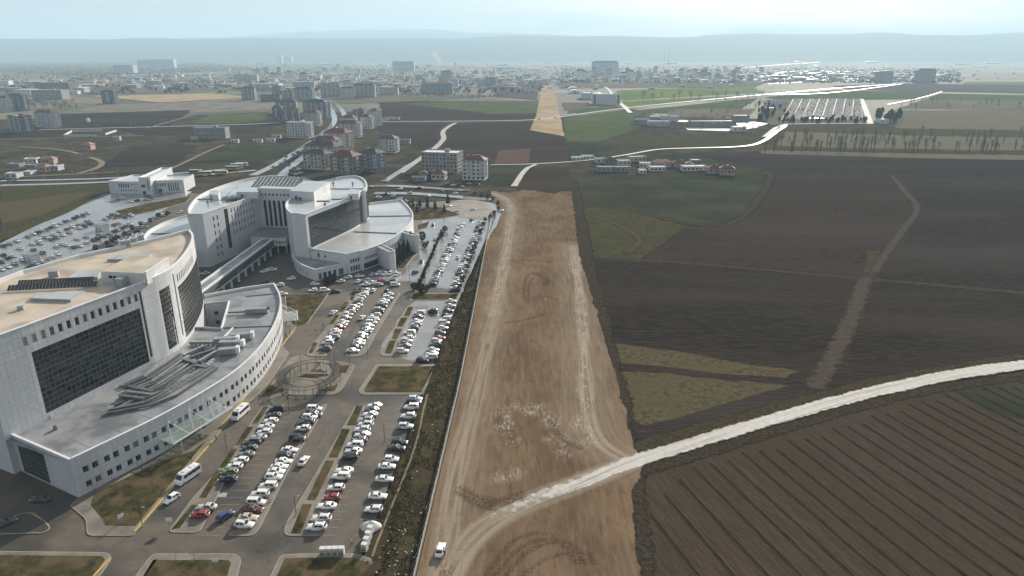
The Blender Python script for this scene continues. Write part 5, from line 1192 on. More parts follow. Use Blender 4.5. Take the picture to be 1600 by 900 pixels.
def proto(kind, lod):
    if (kind, lod) in PROTO: return PROTO[kind, lod]
    L_, W, hz, bz, rz, cx, tz = KINDS[kind]; sh, cab, gl = car_shell(kind, lod); h = L_ / 2; wx = (h - .80, -h + .78)
    root = bpy.data.objects.new(kind, None if not lod else None)
    if lod:                               # distant cars: one mesh with its panes and wheels in their own materials
        off = len(sh.v); sh.v += cab.v; sh.f += [tuple(i + off for i in f) for f in cab.f]; sh.m += [0] * len(cab.f)
        for qs in gl.values():
            for q in qs: sh.face(q, 1)
        for x in wx:
            for s in (1, -1):
                c = [(x + .32 * math.cos(k * math.pi / 3), s * (W / 2 + .012), .32 + .32 * math.sin(k * math.pi / 3)) for k in range(6)]; sh.face(c if s < 0 else c[::-1], 2)
                sh.box((x, s * (W / 2 - .1), .16), (.42, .18, .3), 0, 2)
        sh.face([(h + .004, -W * .34, hz - .38), (h + .004, W * .34, hz - .38), (h - .03, W * .34, hz - .28), (h - .03, -W * .34, hz - .28)], 1)
        root = bpy.data.objects.new(kind, sh.mesh(kind, [MATS['car_paint'], MATS['car_glass'], MATS['tyre']], False))
    else:
        C.objects.link(root)
        bo = child('body', sh.mesh('body', [MATS['car_paint']], True), root); child('cabin', cab.mesh('cabin', [MATS['car_paint']]), root)
        for nm, qs in gl.items():
            for q in qs: e = MB(); e.face(q); child(nm, e.mesh(nm, MATS['car_glass']), root)
        for x in wx:
            for s in (1, -1): wo = child('wheel', WHEEL, root, (x, s * (W / 2 - .09), .33)); child('rim', RIM, wo)
        for s in (1, -1):
            e = MB(); e.box((h - .10, s * W * .36, hz - .27), (.26, .34, .14), 0); child('headlight', e.mesh('headlight', MATS['headlight']), root)
            e = MB(); e.box((-h + .08, s * W * .40, tz - .16), (.18, .30, .18), 0); child('taillight', e.mesh('taillight', MATS['taillight']), root)
            e = MB(); e.box((cx[0] - .22, s * (W / 2 + .06), bz + .06), (.16, .2, .13)); child('mirror', e.mesh('mirror', MATS['car_paint']), root)
        e = MB(); e.box((h + .0, 0, .48), (.06, 1.2, .2)); child('grille', e.mesh('grille', MATS['trim_black']), root)
        e = MB(); e.box((-h - .005, 0, .62), (.03, .5, .12)); child('number_plate', e.mesh('number_plate', MATS['plate']), root)
        if kind == 'suv':
            for s in (1, -1): e = MB(); e.bar((cx[1] - .3, s * .58, rz + .05), (cx[2] + .25, s * .58, rz + .03), .05, .05); child('roof_rail', e.mesh('roof_rail', MATS['trim_black']), root)
    PROTO[kind, lod] = root; return root
COL = {'white': (.74, .74, .73), 'silver': (.42, .43, .44), 'grey': (.15, .155, .16), 'dark grey': (.055, .057, .06), 'black': (.012, .012, .013), 'red': (.27, .018, .018), 'dark red': (.12, .012, .016), 'blue': (.02, .045, .16), 'navy blue': (.012, .02, .055), 'beige': (.45, .40, .32), 'green': (.16, .20, .06), 'yellow': (.55, .38, .04)}
ORD = 'first second third fourth fifth sixth seventh eighth ninth tenth eleventh twelfth thirteenth fourteenth fifteenth sixteenth seventeenth eighteenth nineteenth twentieth'.split()
TENS = {2: 'twenty', 3: 'thirty', 4: 'forty', 5: 'fifty'}
def ordinal(n): return ORD[n - 1] if n <= 20 else (TENS[n // 10] + '-' + ORD[n % 10 - 1] if n % 10 else {3: 'thirtieth', 4: 'fortieth', 5: 'fiftieth'}[n // 10])
crng = random.Random(11)
def pick_color(): return crng.choices(['white', 'silver', 'grey', 'dark grey', 'black', 'red', 'blue', 'navy blue', 'beige'], [40, 15, 12, 11, 11, 4, 3, 3, 3])[0]
def pick_kind(): return crng.choices(['sedan', 'hatchback', 'suv', 'van'], [42, 28, 20, 10])[0]
def car(x, y, rz, color, kind, label, group, lod, z=ASPH):
    f_ = crng.uniform(.88, 1.06)
    c = copy_tree(proto(kind, lod), None, (*[min(1, v * f_) for v in COL[color]], 1)); c.location = (x, y, z); c.rotation_euler = (0, 0, rz); tag(c, label, 'car' if kind != 'van' else 'van', group); return c
KN = {'sedan': 'saloon', 'hatchback': 'hatchback', 'suv': 'off-roader', 'van': 'van'}
def row(pxs, where, end, group, lod, rz, cols=None, kinds=None, flip=None, start=1):
    """cars at photo positions (their middles), counted from a landmark end of the row"""
    for k, q in enumerate(pxs):
        col_ = (cols[k] if cols and k < len(cols) and cols[k] else pick_color()); kd = (kinds or {}).get(k) or pick_kind()
        x, y = G(q[0], q[1], .62); f = math.pi if (flip(k) if callable(flip) else crng.random() < (flip if flip is not None else .5)) else 0
        car(x, y, rz + f + crng.gauss(0, .022), col_, kd, '%s %s, %s from the %s, in %s' % (col_, KN[kd], ordinal(k + start), end, where), group, lod)
W_, S_, G_, D_, B__, R_ = 'white', 'silver', 'grey', 'dark grey', 'black', 'red'
LR = R(-2)
Z = lambda pts: Z2(pts)
row(Z([(375, 30), (360, 63), (342, 92), (320, 121), (310, 150), (280, 177), (250, 200), (233, 233), (215, 265), (185, 297), (155, 328), (130, 357), (122, 395)])[::-1], 'planter row facing the entrance', 'concrete slab end', 'cars in the near car park', 0, LR,
    ['navy blue', 'green', W_, W_, G_, D_, G_, S_, W_, W_, W_, B__, B__], {0: 'suv', 1: 'hatchback', 12: 'van'}, lambda k: k != 99)
row([(323, 792), (313, 804)], 'the short planter row', 'concrete slab end', 'cars in the near car park', 0, LR, [S_, R_], {0: 'sedan', 1: 'hatchback'}, lambda k: True)
x, y = G(352, 806, .6); car(x, y, R(58), 'blue', 'hatchback', 'blue hatchback standing askew in the lane near the red hatchback', 'cars in the near car park', 0)
row(Z([(572, 30), (575, 57), (545, 73), (532, 98), (513, 130), (483, 183), (441, 243), (427, 272), (410, 302), (388, 330), (372, 355), (357, 385), (330, 432), (287, 475), (268, 517), (255, 552), (225, 595), (205, 633)])[::-1], 'row along the narrow kerb', 'rounded kerb end', 'cars in the near car park', 0, LR,
    [W_, 'beige', 'dark red', W_, W_, W_, W_, W_, W_, W_, B__, W_, B__, W_, D_, W_, D_, W_], {0: 'suv', 2: 'sedan', 12: 'van'}, lambda k: k in (4, 5, 13, 14))
row(Z([(885, 12), (870, 33), (862, 57), (840, 87), (838, 110), (822, 137), (822, 164), (808, 192), (783, 218), (775, 248), (755, 280), (727, 350), (710, 382), (684, 440), (664, 490), (635, 535), (608, 600), (583, 645)])[::-1], 'row by the long planter', 'waste bin end', 'cars in the near car park', 0, LR,
    [W_, W_, W_, R_, W_, W_, W_, B__, W_, W_, G_, W_, W_, W_, S_, W_, D_, W_], {0: 'suv', 1: 'suv', 2: 'sedan', 3: 'hatchback', 4: 'hatchback', 7: 'van'}, lambda k: True)
row(Z([(1095, -22), (1090, -5), (1075, 20), (1060, 67), (1045, 120), (1015, 205), (1000, 232), (970, 290), (948, 328), (935, 395), (900, 483), (880, 552)])[::-1], 'row against the grassy bank', 'waste bin end', 'cars in the near car park', 0, LR,
    [W_, W_, W_, W_, W_, B__, B__, W_, W_, W_, 'navy blue', W_], {0: 'hatchback', 1: 'sedan', 2: 'sedan', 7: 'suv'}, lambda k: k in (0, 8, 9))
x, y = G(474.5, 720, .6); car(x, y, R(82), W_, 'sedan', 'white saloon driving up the cracked lane between two car rows', 'cars being driven', 0)
x, y = G(268, 779, .6); car(x, y, R(-112), W_, 'hatchback', 'white hatchback driving towards the junction behind the minibus', 'cars being driven', 0)
x, y = G(688, 859, .6); car(x, y, R(84), W_, 'sedan', 'white saloon stopped on the brown earth beside the fence', 'cars being driven', 0, .03)
x, y = G(64, 780, .5); car(x, y, R(178), D_, 'sedan', 'dark grey saloon in the shadow of the podium end wall', 'cars in the shaded yard', 0)
x, y = G(8, 818, .5); car(x, y, R(50), D_, 'sedan', 'dark saloon parked by yellow lines on the kerbed island', 'cars in the shaded yard', 0, PAVE)
# middle car park
ZB = lambda pts: [(460 + x / 6.43, 420 + y / 6.43) for x, y in pts]
row(ZB([(310, 800), (335, 745), (355, 705), (395, 685), (410, 652), (420, 620), (460, 585), (475, 562), (490, 530), (520, 490), (540, 455), (560, 435), (590, 410), (605, 385), (635, 365), (640, 335), (650, 310), (668, 290), (690, 262), (700, 245)]), 'outer row of middle car park', 'pergola end', 'cars in the middle car park', 0, LR,
    [G_, W_, W_, S_, W_, W_, R_, W_, W_, S_, W_, W_, B__, W_, W_, D_, W_, W_, W_, W_], {1: 'van'}, .6)
row(ZB([(590, 820), (620, 785), (648, 750), (655, 722), (680, 690), (685, 660), (715, 632), (735, 605), (750, 570), (775, 540), (800, 512), (790, 490), (815, 465), (845, 430), (850, 410), (880, 375), (885, 340), (905, 318), (940, 295), (945, 255)]), 'inner row of middle car park', 'pergola end', 'cars in the middle car park', 0, LR,
    [W_, B__, W_, W_, D_, W_, 'blue', W_, W_, W_, S_, W_, W_, B__, W_, D_, W_, W_, W_, W_], {15: 'van'}, .4)
for q, a, c_, lb in (((565.5, 496), 80, W_, 'white saloon driving between the rows of the middle car park'), ((521, 488), 75, W_, 'white saloon on the drive beside the brown lawn square')):
    x, y = G(*q, .6); car(x, y, R(a), c_, 'sedan', lb, 'cars being driven', 0)
row(Z3([(915, 553), (930, 520), (940, 490), (950, 470), (958, 440), (985, 410), (1000, 385), (1005, 365), (1010, 340), (1020, 318)]), 'row with four grass planters', 'rounded kerb end', 'cars in the middle car park', 0, LR, [W_, G_, W_, W_, W_, D_, W_, W_, D_, W_], {4: 'van', 0: 'suv'}, .6)
row(Z3([(1095, 592), (1100, 570), (1105, 545), (1120, 512), (1128, 488), (1145, 470), (1150, 438), (1168, 408), (1175, 378), (1182, 355), (1190, 332), (1200, 300), (1215, 270), (1220, 240)]), 'middle row against the bank', 'large lawn square end', 'cars in the middle car park', 0, LR, [W_, W_, W_, G_, W_, R_, G_, W_, W_, W_, D_, G_, W_, W_], None, .3)
for q, a, c_, kd, lb in ((Z3([(1040, 612)])[0], -4, B__, 'suv', 'black off-road car alone beside the large lawn square'), (Z3([(1103, 307)])[0], 165, B__, 'van', 'black boxy van turning at the head of the planter row')):
    x, y = G(*q, .6); car(x, y, R(a), c_, kd, lb, 'cars being driven', 0)
ZF = lambda pts: [(440 + x / 7.26, 350 + y / 7.26) for x, y in pts]
row(ZF([(380, 680), (665, 648), (750, 605), (885, 590)]), 'the line along the annex doors', 'annex corner', 'cars before the far block', 1, R(8), [W_, W_, W_, W_], None, .5)
row(ZF([(1035, 570), (1100, 560), (1165, 565), (1230, 562), (1310, 570)]), 'the shrub lawn line', 'annex side', 'cars before the far block', 1, R(70), [S_, W_, W_, W_, W_], None, .5)
row(ZF([(875, 645), (975, 645), (1040, 660), (1125, 640), (1185, 660), (1250, 655)]), 'the nose-in forecourt line', 'annex side', 'cars before the far block', 1, R(72), [W_, W_, W_, R_, B__, D_], None, .5)
row(ZF([(955, 685), (1105, 685), (1290, 688)]), 'the crosswise forecourt line', 'annex side', 'cars before the far block', 1, R(4), [W_, S_, W_], None, .5)
row(ZF([(355, 750), (490, 750), (615, 762)]), 'the line along the brown lawn', 'yard side', 'cars before the far block', 1, R(8), [W_, W_, B__], {1: 'van'}, .5)
row(ZF([(835, 760), (895, 750), (975, 745), (1045, 750), (1195, 755)]), 'the head line of middle car park', 'yard side', 'cars before the far block', 1, R(82), [B__, D_, W_, W_, B__], None, .5)
row([(412, 424), (455, 435), (437, 445), (442, 459), (320, 427)], 'the yard under the footbridge', 'bridge columns', 'cars in the bridge yard', 1, R(12), [W_, W_, W_, W_, W_], None, .5)
# long wet car park by the bank
def line_px(a, b_, n): return [(a[0] + (b_[0] - a[0]) * k / (n - 1), a[1] + (b_[1] - a[1]) * k / (n - 1)) for k in range(n)]
def along(a, b_, n):
    A, B_ = Vector(G(*a, .6)), Vector(G(*b_, .6)); return [tuple(A.lerp(B_, (k + crng.uniform(-.12, .12)) / (n - 1))) for k in range(n)]
def wrow(pts, where, end, group, rz, lod=1, gap=.06, flip=.5):
    for k, (x, y) in enumerate(pts):
        if crng.random() < gap: continue
        c_, kd = pick_color(), pick_kind(); car(x, y, rz + (math.pi if crng.random() < flip else 0) + crng.gauss(0, .03), c_, kd, '%s %s, bay %s from the %s, in %s' % (c_, KN[kd], ordinal(k + 1), end, where), group, lod)
wrow(along((676, 444), (722, 350), 41), 'shrub row of long car park', 'lawn island', 'cars in the long wet car park', LR)
wrow(along((709, 453), (752, 346), 43), 'bank row of long car park', 'lawn island', 'cars in the long wet car park', LR)
for q, a, lb in (((715.5, 402), 84, 'pale car driving down the long wet car park'), ((677, 351), 84, 'dark car far up the wet drive beside the podium'), ((680, 373), 86, 'pale car in the middle of the wet drive'), ((669, 378), 86, 'dark car on the wet drive beside the bastion shrub'), ((659, 408), 80, 'dark car on the wet drive nearest the bastion lawn'), ((737, 343), 70, 'dark car at the upper mouth of long car park'), ((649, 425), 60, 'dark car turning at the forecourt corner'), ((785, 329), 75, 'white car waiting on the turning loop')):
    x, y = G(*q, .6); car(x, y, R(a), 'white' if 'pale' in lb or 'white' in lb else 'dark grey', 'sedan', lb, 'cars being driven', 1)
# left wet car park
LA = R(62)
def lot(pts, where, g='cars in the wet left car park', rz=None, lod=1):
    row(pts, where, 'road end', g, lod, R(-28) if rz is None else rz, None, None, .5)
lot([(137, 332), (130, 336), (121, 338), (115, 341), (108, 344), (101, 346), (94, 349), (86, 353), (79, 355), (72, 358), (65, 360), (58, 363), (52, 365), (43, 369), (26, 376), (15, 380), (5, 384)], 'line along the meadow wall')
lot([(136, 346), (122, 351), (113, 354), (104, 358), (93, 361), (83, 366), (71, 371), (60, 376), (50, 381)], 'second line from the meadow wall')
lot([(141, 349), (132, 353), (124, 356), (108, 363), (98, 367), (88, 371), (80, 374), (62, 380), (31, 388)], 'third line from the meadow wall')
lot([(155, 368), (152, 373), (146, 375), (134, 370), (120, 373), (135, 379), (125, 384), (115, 386), (105, 383), (97, 381), (88, 385), (66, 395), (52, 390)], 'fourth line by the white kiosks')
lot([(90, 397), (82, 401), (72, 404), (66, 409), (57, 412), (48, 415), (36, 406), (22, 411), (13, 417), (3, 421), (20, 400), (12, 403), (5, 398), (2, 409)], 'fifth line below the kiosk')
lot([(205, 336), (196, 339), (182, 334), (176, 336), (170, 339), (164, 342), (203, 350), (196, 353), (190, 356), (184, 359), (178, 361), (171, 365), (164, 369), (185, 348), (178, 351)], 'the upper rows behind the kiosks')
lot([(282, 332), (262, 333), (256, 336), (243, 341), (233, 345), (226, 349), (217, 355), (226, 355), (214, 361), (204, 366), (196, 371), (188, 376), (172, 384), (160, 392)], 'the kerbside line behind the tower', 'cars parked behind the tower', R(62))
lot([(175, 314), (182, 311), (189, 310), (203, 315), (214, 313), (229, 312), (236, 309), (242, 306), (231, 306)], 'the office forecourt', 'cars before the office building', R(25))
# avenue and street traffic
row([(447.5, 243.7), (458.5, 241), (446, 250), (438.6, 254.7), (427.5, 260), (451.6, 257), (465, 237.5), (476, 230), (490, 222)], 'the avenue traffic', 'hospital end', 'cars on the avenue', 1, R(52), None, None, .5)
row([(455, 266), (459, 262), (463, 268), (467, 264), (470, 270), (462, 272), (453, 271), (446, 274), (440, 277)], 'the crowded corner by the flats', 'avenue', 'cars on the avenue', 1, R(20), None, None, .5)
row([(579, 291.5), (625, 295), (723, 292), (711, 302), (669, 306), (603, 303), (640, 301), (690, 299), (655, 293)], 'the ring road traffic', 'hospital nose', 'cars on the ring road', 1, R(-5), None, None, .5)
row([(700, 287), (708, 289), (716, 288), (733, 287), (745, 288), (606, 300), (615, 306), (625, 310), (635, 314), (592, 308)], 'the kerbside line by the flats', 'rear of hospital', 'cars on the ring road', 1, R(20), None, None, .5)
row([(700, 322), (740, 327), (712, 330), (650, 318), (662, 325)], 'the turning loop', 'hospital side', 'cars on the ring road', 1, R(20), None, None, .5)
row([(868, 184), (1053, 154), (1155, 148), (842, 186), (1110, 152)], 'the straight country road', 'earth strip', 'cars on the country road', 1, R(20), None, None, .5)
for k_, l_ in list(PROTO): kill_tree(PROTO[k_, l_])
# pickup in the bridge yard
x, y = G(424, 421, .7); pk = thing('pickup_truck', 'white pickup truck parked by the footbridge columns', 'pickup', (x, y, ASPH), R(18))
mb = MB(); mb.box((0, 0, .62), (5.2, 1.8, .55)); mb.box((.1, 0, 1.2), (1.9, 1.6, .75), 0, 0, .82); mb.box((-1.7, .85, 1.0), (1.7, .08, .3)); mb.box((-1.7, -.85, 1.0), (1.7, .08, .3)); mb.box((1.8, 0, .95), (1.5, 1.6, .25)); o = child('body', mb.mesh('body', MATS['car_paint']), pk); o.color = (.74, .74, .73, 1)
mb = MB(); mb.box((.1, 0, 1.22), (1.75, 1.62, .5), 0, 0, .84); child('window_band', mb.mesh('window_band', MATS['car_glass']), pk)
for dx in (1.6, -1.6):
    for s in (1, -1): wo = child('wheel', WHEEL, pk, (dx, s * .82, .33)); child('rim', RIM, wo)

# minibuses
def minibus(px, py, rz, label):
    x, y = G(px, py, .9); t_ = thing('minibus', label, 'minibus', (x, y, ASPH), rz); L_, W, H_ = 6.9, 2.05, 2.75; mb = MB()
    prof = [(-3.4, .45), (-3.45, 1.2), (-3.35, 2.55), (-3.1, 2.75), (1.9, 2.75), (2.3, 2.6), (2.95, 1.5), (3.4, 1.2), (3.45, .5)]
    for s in (-1, 1): mb.v += [(a, s * W / 2 * (.94 if z > 2 else 1), z) for a, z in prof]
    n = len(prof)
    for k in range(n): j = (k + 1) % n; mb.f.append((k, n + k, n + j, j)); mb.m.append(0)
    mb.f.append(tuple(range(n))); mb.m.append(0); mb.f.append(tuple(range(n, 2 * n))[::-1]); mb.m.append(0)
    o = child('body', mb.mesh('body', MATS['car_paint']), t_); o.color = (.76, .76, .75, 1)
    for s in (1, -1):
        for a, b_ in ((-3.0, -1.8), (-1.7, -.5), (-.4, .8), (.95, 2.0)):
            e = MB(); e.box(((a + b_) / 2, s * W / 2 * .985, 1.95), (b_ - a, .05, .75)); child('side_window', e.mesh('side_window', MATS['car_glass']), t_)
    e = MB(); e.face([(2.93, -.9, 1.62), (2.93, .9, 1.62), (2.36, .86, 2.55), (2.36, -.86, 2.55)]); o = child('windscreen', e.mesh('windscreen', MATS['car_glass']), t_, (.03, 0, .02))
    e = MB(); e.box((-3.42, 0, 2.0), (.05, 1.6, .8)); child('rear_window', e.mesh('rear_window', MATS['car_glass']), t_)
    for a in (-1.6, .6): e = MB(); e.box((a, 0, 2.83), (1.3, 1.1, .18)); child('roof_unit', e.mesh('roof_unit', MATS['white_trim']), t_)
    for a in (-2.1, 2.3):
        for s in (1, -1): wo = child('wheel', WHEEL, t_, (a, s * .95, .36), (0, 0, 0), (1.1, 1.1, 1.1)); child('rim', RIM, wo)
    for s in (1, -1): e = MB(); e.box((3.38, s * .75, 1.0), (.14, .35, .2)); child('headlight', e.mesh('headlight', MATS['headlight']), t_)
minibus(294, 744, R(-112), 'white minibus driving along the yellow kerb beside the podium lawn')
minibus(376, 646, R(-100), 'white minibus waiting near the entrance canopy and red carpet')
# buses at the terminal beyond the office building
pm('bus_yellow', (.42, .31, .08), .4, coat=.3); pm('bus_grey', (.16, .17, .18), .4, coat=.3); pm('bus_white', (.62, .62, .60), .4, coat=.3)
for k, (px_, py_, mt, a, lb) in enumerate(((306, 270, 'bus_grey', 0, 'dark grey bus parked first beside the white office building'), (321, 272.5, 'bus_yellow', 0, 'mustard yellow bus beside the dark grey bus'), (346, 271.5, 'bus_yellow', 0, 'mustard yellow bus parked apart at the terminal middle'), (362.5, 264, 'bus_yellow', 4, 'mustard yellow bus at the near end of the back bus row'), (370, 260, 'bus_white', 4, 'white-topped bus second in the back bus row'), (378, 258.5, 'bus_white', 4, 'white-topped bus last in the back bus row'))):
    x, y = G(px_, py_ + 1, 0); t_ = thing('bus', lb, 'bus', (x, y, .1), R(a)); mb = MB(); mb.box((0, 0, 1.75), (11, 2.5, 2.7)); child('body', mb.mesh('body', MATS[mt]), t_)
    for s in (1, -1):
        mb = MB()
        for j in range(8): mb.box((-4.6 + j * 1.32, s * 1.26, 2.15), (1.2, .04, .95))
        child('window_row', mb.mesh('window_row', MATS['car_glass']), t_)
    mb = MB(); mb.box((5.51, 0, 2.0), (.05, 2.2, 1.4)); child('windscreen', mb.mesh('windscreen', MATS['car_glass']), t_)
    mb = MB(); mb.box((0, 0, 3.14), (10.6, 2.3, .1)); child('roof', mb.mesh('roof', MATS['bus_white']), t_)
    for dx in (3.4, -3.2):
        for s in (1, -1): wo = child('wheel', WHEEL, t_, (dx, s * 1.15, .42), (0, 0, 0), (1.35, 1.5, 1.35)); child('rim', RIM, wo)
# ================================================================== street furniture, people, plants round the hospital
pm('steel_dark', (.035, .033, .03), .5, metal=.5); pm('steel_grey', (.32, .32, .32), .45, metal=.5); pm('timber_dark', (.085, .078, .072), .8, (.12, .11, .10), 2)
# ---- pergola: an open oval ring of posts, two rims and closely set rafters, each its own part
pg = thing('pergola', 'round open pergola with dark posts and slatted roof on paved garden', 'pergola', (*G(482, 590), PAVE))
cx_, cy_ = G(484, 590, 2.0); cy_ += 0; RXo, RYo, RXi, RYi = 9.9, 11.6, 7.2, 8.6; HPg = 3.0
ell = lambda a, rx, ry: (cx_ + rx * math.cos(a), cy_ + ry * math.sin(a))
mb = MB(); mb.box((0, 0, 0), (.10, .10, 1)); pst = mb.mesh('post', MATS['steel_dark'])
for k in range(22):
    a = 2 * math.pi * k / 22
    for rx, ry in ((RXo - .3, RYo - .3), (RXi + .3, RYi + .3)): x, y = ell(a, rx, ry); wchild('post', pst, pg, (x, y, PAVE + HPg / 2), (0, 0, a), (1, 1, HPg))
for rx, ry in ((RXo - .3, RYo - .3), (RXi + .3, RYi + .3)):
    mb = MB(); pts = [(*ell(2 * math.pi * k / 60, rx, ry), PAVE + HPg) for k in range(61)]
    for a, b_ in zip(pts[:-1], pts[1:]): mb.bar(a, b_, .08, .13)
    mb.build('rim_beam', MATS['steel_dark'], pg)
mb = MB(); mb.box((0, 0, 0), (1, .045, .09)); rf_ = mb.mesh('rafter', MATS['timber_dark'])
for k in range(190):
    a = 2 * math.pi * k / 190
    if R(60) < a < R(118): continue               # open gap on the side of the car park
    (x0, y0), (x1, y1) = ell(a, RXi - .3, RYi - .3), ell(a, RXo + .3, RYo + .3)
    wchild('rafter', rf_, pg, ((x0 + x1) / 2, (y0 + y1) / 2, PAVE + HPg + .17), (0, 0, math.atan2(y1 - y0, x1 - x0)), (math.dist((x0, y0), (x1, y1)), 1, 1))
for k in range(7):
    a = R(205 + k * 20); x, y = ell(a, RXi + 1.2, RYi + 1.2); t_ = thing('garden_bench', 'dark slatted bench under the pergola roof', 'bench', (x, y, PAVE), a + math.pi / 2, 'benches under the pergola')
    for dy in (-.16, 0, .16): mb = MB(); mb.box((0, dy, .45), (1.7, .12, .05)); child('slat', mb.mesh('slat', MATS['timber_dark']), t_)
    for dx in (-.7, .7): mb = MB(); mb.box((dx, 0, .21), (.08, .42, .42)); child('leg', mb.mesh('leg', MATS['steel_dark']), t_)
# ---- lamp posts
def lamp(px, py, label, h=6.5, arms=1, z=ASPH):
    x, y = G(px, py); t_ = thing('street_lamp', label, 'street lamp', (x, y, z)); mb = MB(); mb.tube([(0, 0, 0), (0, 0, h)], [.09, .05], 8); child('pole', mb.mesh('pole', MATS['steel_dark' if h < 8 else 'steel_grey']), t_)
    mb = MB(); mb.tube([(0, 0, 0), (0, 0, .5)], .16, 8); child('base', mb.mesh('base', MATS['concrete']), t_)
    for s in ((1,) if arms == 1 else (1, -1)):
        mb = MB(); mb.tube([(0, 0, h - .05), (s * .7, 0, h + .1)], .035, 6); child('arm', mb.mesh('arm', MATS['steel_dark']), t_)
        mb = MB(); mb.box((s * .95, 0, h + .1), (.6, .28, .1)); child('lamp_head', mb.mesh('lamp_head', MATS['steel_grey']), t_)
for a in ((223, 824, 'dark lamp post at the foot of the yellow kerb'), (355, 706, 'lamp post on the planted island facing the entrance'), (421, 786, 'pale lamp post on the narrow kerb among white cars'), (480, 688, 'lamp post on the narrow kerb near the black van'), (463, 806, 'thin lamp post by the long planter end'), (601, 690, 'short lamp post between the planter row and bank row'),
          (547, 571, 'twin-headed lamp post at the pergola garden corner'), (471, 578, 'lamp post behind the pergola roof'), (495, 574, 'lamp post behind the pergola by the kerb end'), (524, 572, 'lamp post between pergola and car row'), (490, 498, 'lamp post on the drive by the brown lawn'), (454, 530, 'lamp post at the side canopy'), (575, 560, 'lamp post at the rounded kerb of inner row'), (641, 700, 'lamp post on the bank edge'), (452, 645, 'lamp post near the entrance road crossing'), (565, 470, 'lamp post at the head of the outer row')):
    lamp(*a, h=5.2, arms=2 if 'twin' in a[2] else 1)
for k, (x, y) in enumerate(((235, 375), (165, 400), (100, 420), (205, 345), (690, 400), (700, 375), (640, 440), (668, 420))): lamp(x, y, ('lamp post on the drive behind the tower' if x < 300 else 'lamp post on the wet drive by the long car park') + ', %s from the office' % ordinal(k + 1), 7)
# ---- signs
pm('sign_white', (.72, .72, .72), .5); pm('sign_green', (.06, .22, .10), .5)
for px_, py_, rz, lb in ((191, 818, R(55), 'white square sign on a post in the podium lawn'), (266, 824, R(5), 'white board sign at the planter island tip'), (338, 888, R(0), 'grey sign board in the lawn island by the gate')):
    x, y = G(px_, py_); t_ = thing('sign', lb, 'sign', (x, y, PAVE), rz); mb = MB(); mb.tube([(0, 0, 0), (0, 0, 2.4)], .05, 6); child('post', mb.mesh('post', MATS['steel_grey']), t_); mb = MB(); mb.box((0, -.04, 1.9), (1.3, .05, .9)); child('board', mb.mesh('board', MATS['sign_white']), t_)
# ---- recycling bins: two clusters
pm('bin_white', (.60, .61, .60), .5, (.50, .51, .50), 2); pm('bin_green', (.10, .16, .14), .5); pm('bin_label', (.42, .36, .06), .6); pm('bin_teal', (.10, .16, .18), .4)
def bin_(x, y, rz, label, group):
    t_ = thing('recycling_bin', label, 'bin', (x, y, PAVE - .02), rz, group); mb = MB(); mb.box((0, 0, .95), (1.25, 1.15, 1.55), 0, 0, .92); child('body', mb.mesh('body', MATS['bin_white']), t_)
    mb = MB(); mb.prism([(-.6, -.5), (.6, -.5), (.6, .5), (-.6, .5)], 1.72, 1.86); child('lid', mb.mesh('lid', MATS['bin_white']), t_)
    mb = MB(); mb.box((0, -.57, 1.12), (.85, .06, .55)); child('label_plate', mb.mesh('label_plate', MATS['bin_label']), t_)
    mb = MB(); mb.box((0, -.585, .55), (.95, .05, .5)); child('door', mb.mesh('door', MATS['bin_teal']), t_)
    mb = MB(); mb.box((0, 0, .08), (1.3, 1.2, .16)); child('base', mb.mesh('base', MATS['bin_green']), t_)
A, B_ = Vector(G(505, 868)), Vector(G(534, 867))
for k in range(4): p = A.lerp(B_, k / 3); bin_(p.x, p.y, 0, 'white recycling bin with yellow label, %s in row of four on the kerb' % ['first', 'second', 'third', 'last'][k], 'recycling bins on the kerb')
A, B_ = Vector(G(570, 861)), Vector(G(579, 834))
for k in range(4): p = A.lerp(B_, k / 3); bin_(p.x, p.y, R(-12), 'white recycling bin at the bank foot, %s counting towards the sheeted heap' % ['first', 'second', 'third', 'last'][k], 'recycling bins by the bank')
# ---- sheeted heap
x, y = G(580, 824); hp_ = MB(); n1_, n2_ = 20, 7; pm('tarpaulin', (.60, .57, .55), .7, (.50, .47, .46), 1.2, .3, bump=.5, bscale=2)
for j in range(n2_ + 1):
    v = j / n2_
    for i in range(n1_):
        a = 2 * math.pi * i / n1_; rr = (1 - v ** 1.6) * (1 + .12 * mnoise.noise((math.cos(a) * 1.5, math.sin(a) * 1.5, 3))); hp_.v.append((x + rr * 2.5 * math.cos(a), y + rr * 1.7 * math.sin(a), ASPH + 1.7 * v * (1 + .12 * mnoise.noise((a, v * 3, 1))) - .03))
for j in range(n2_):
    for i in range(n1_): k = (i + 1) % n1_; hp_.f.append((j * n1_ + i, j * n1_ + k, (j + 1) * n1_ + k, (j + 1) * n1_ + i)); hp_.m.append(0)
tag(hp_.build('sheeted_heap', MATS['tarpaulin'], None, True), 'rounded heap under a pinkish white sheet beside the recycling bins', 'heap')
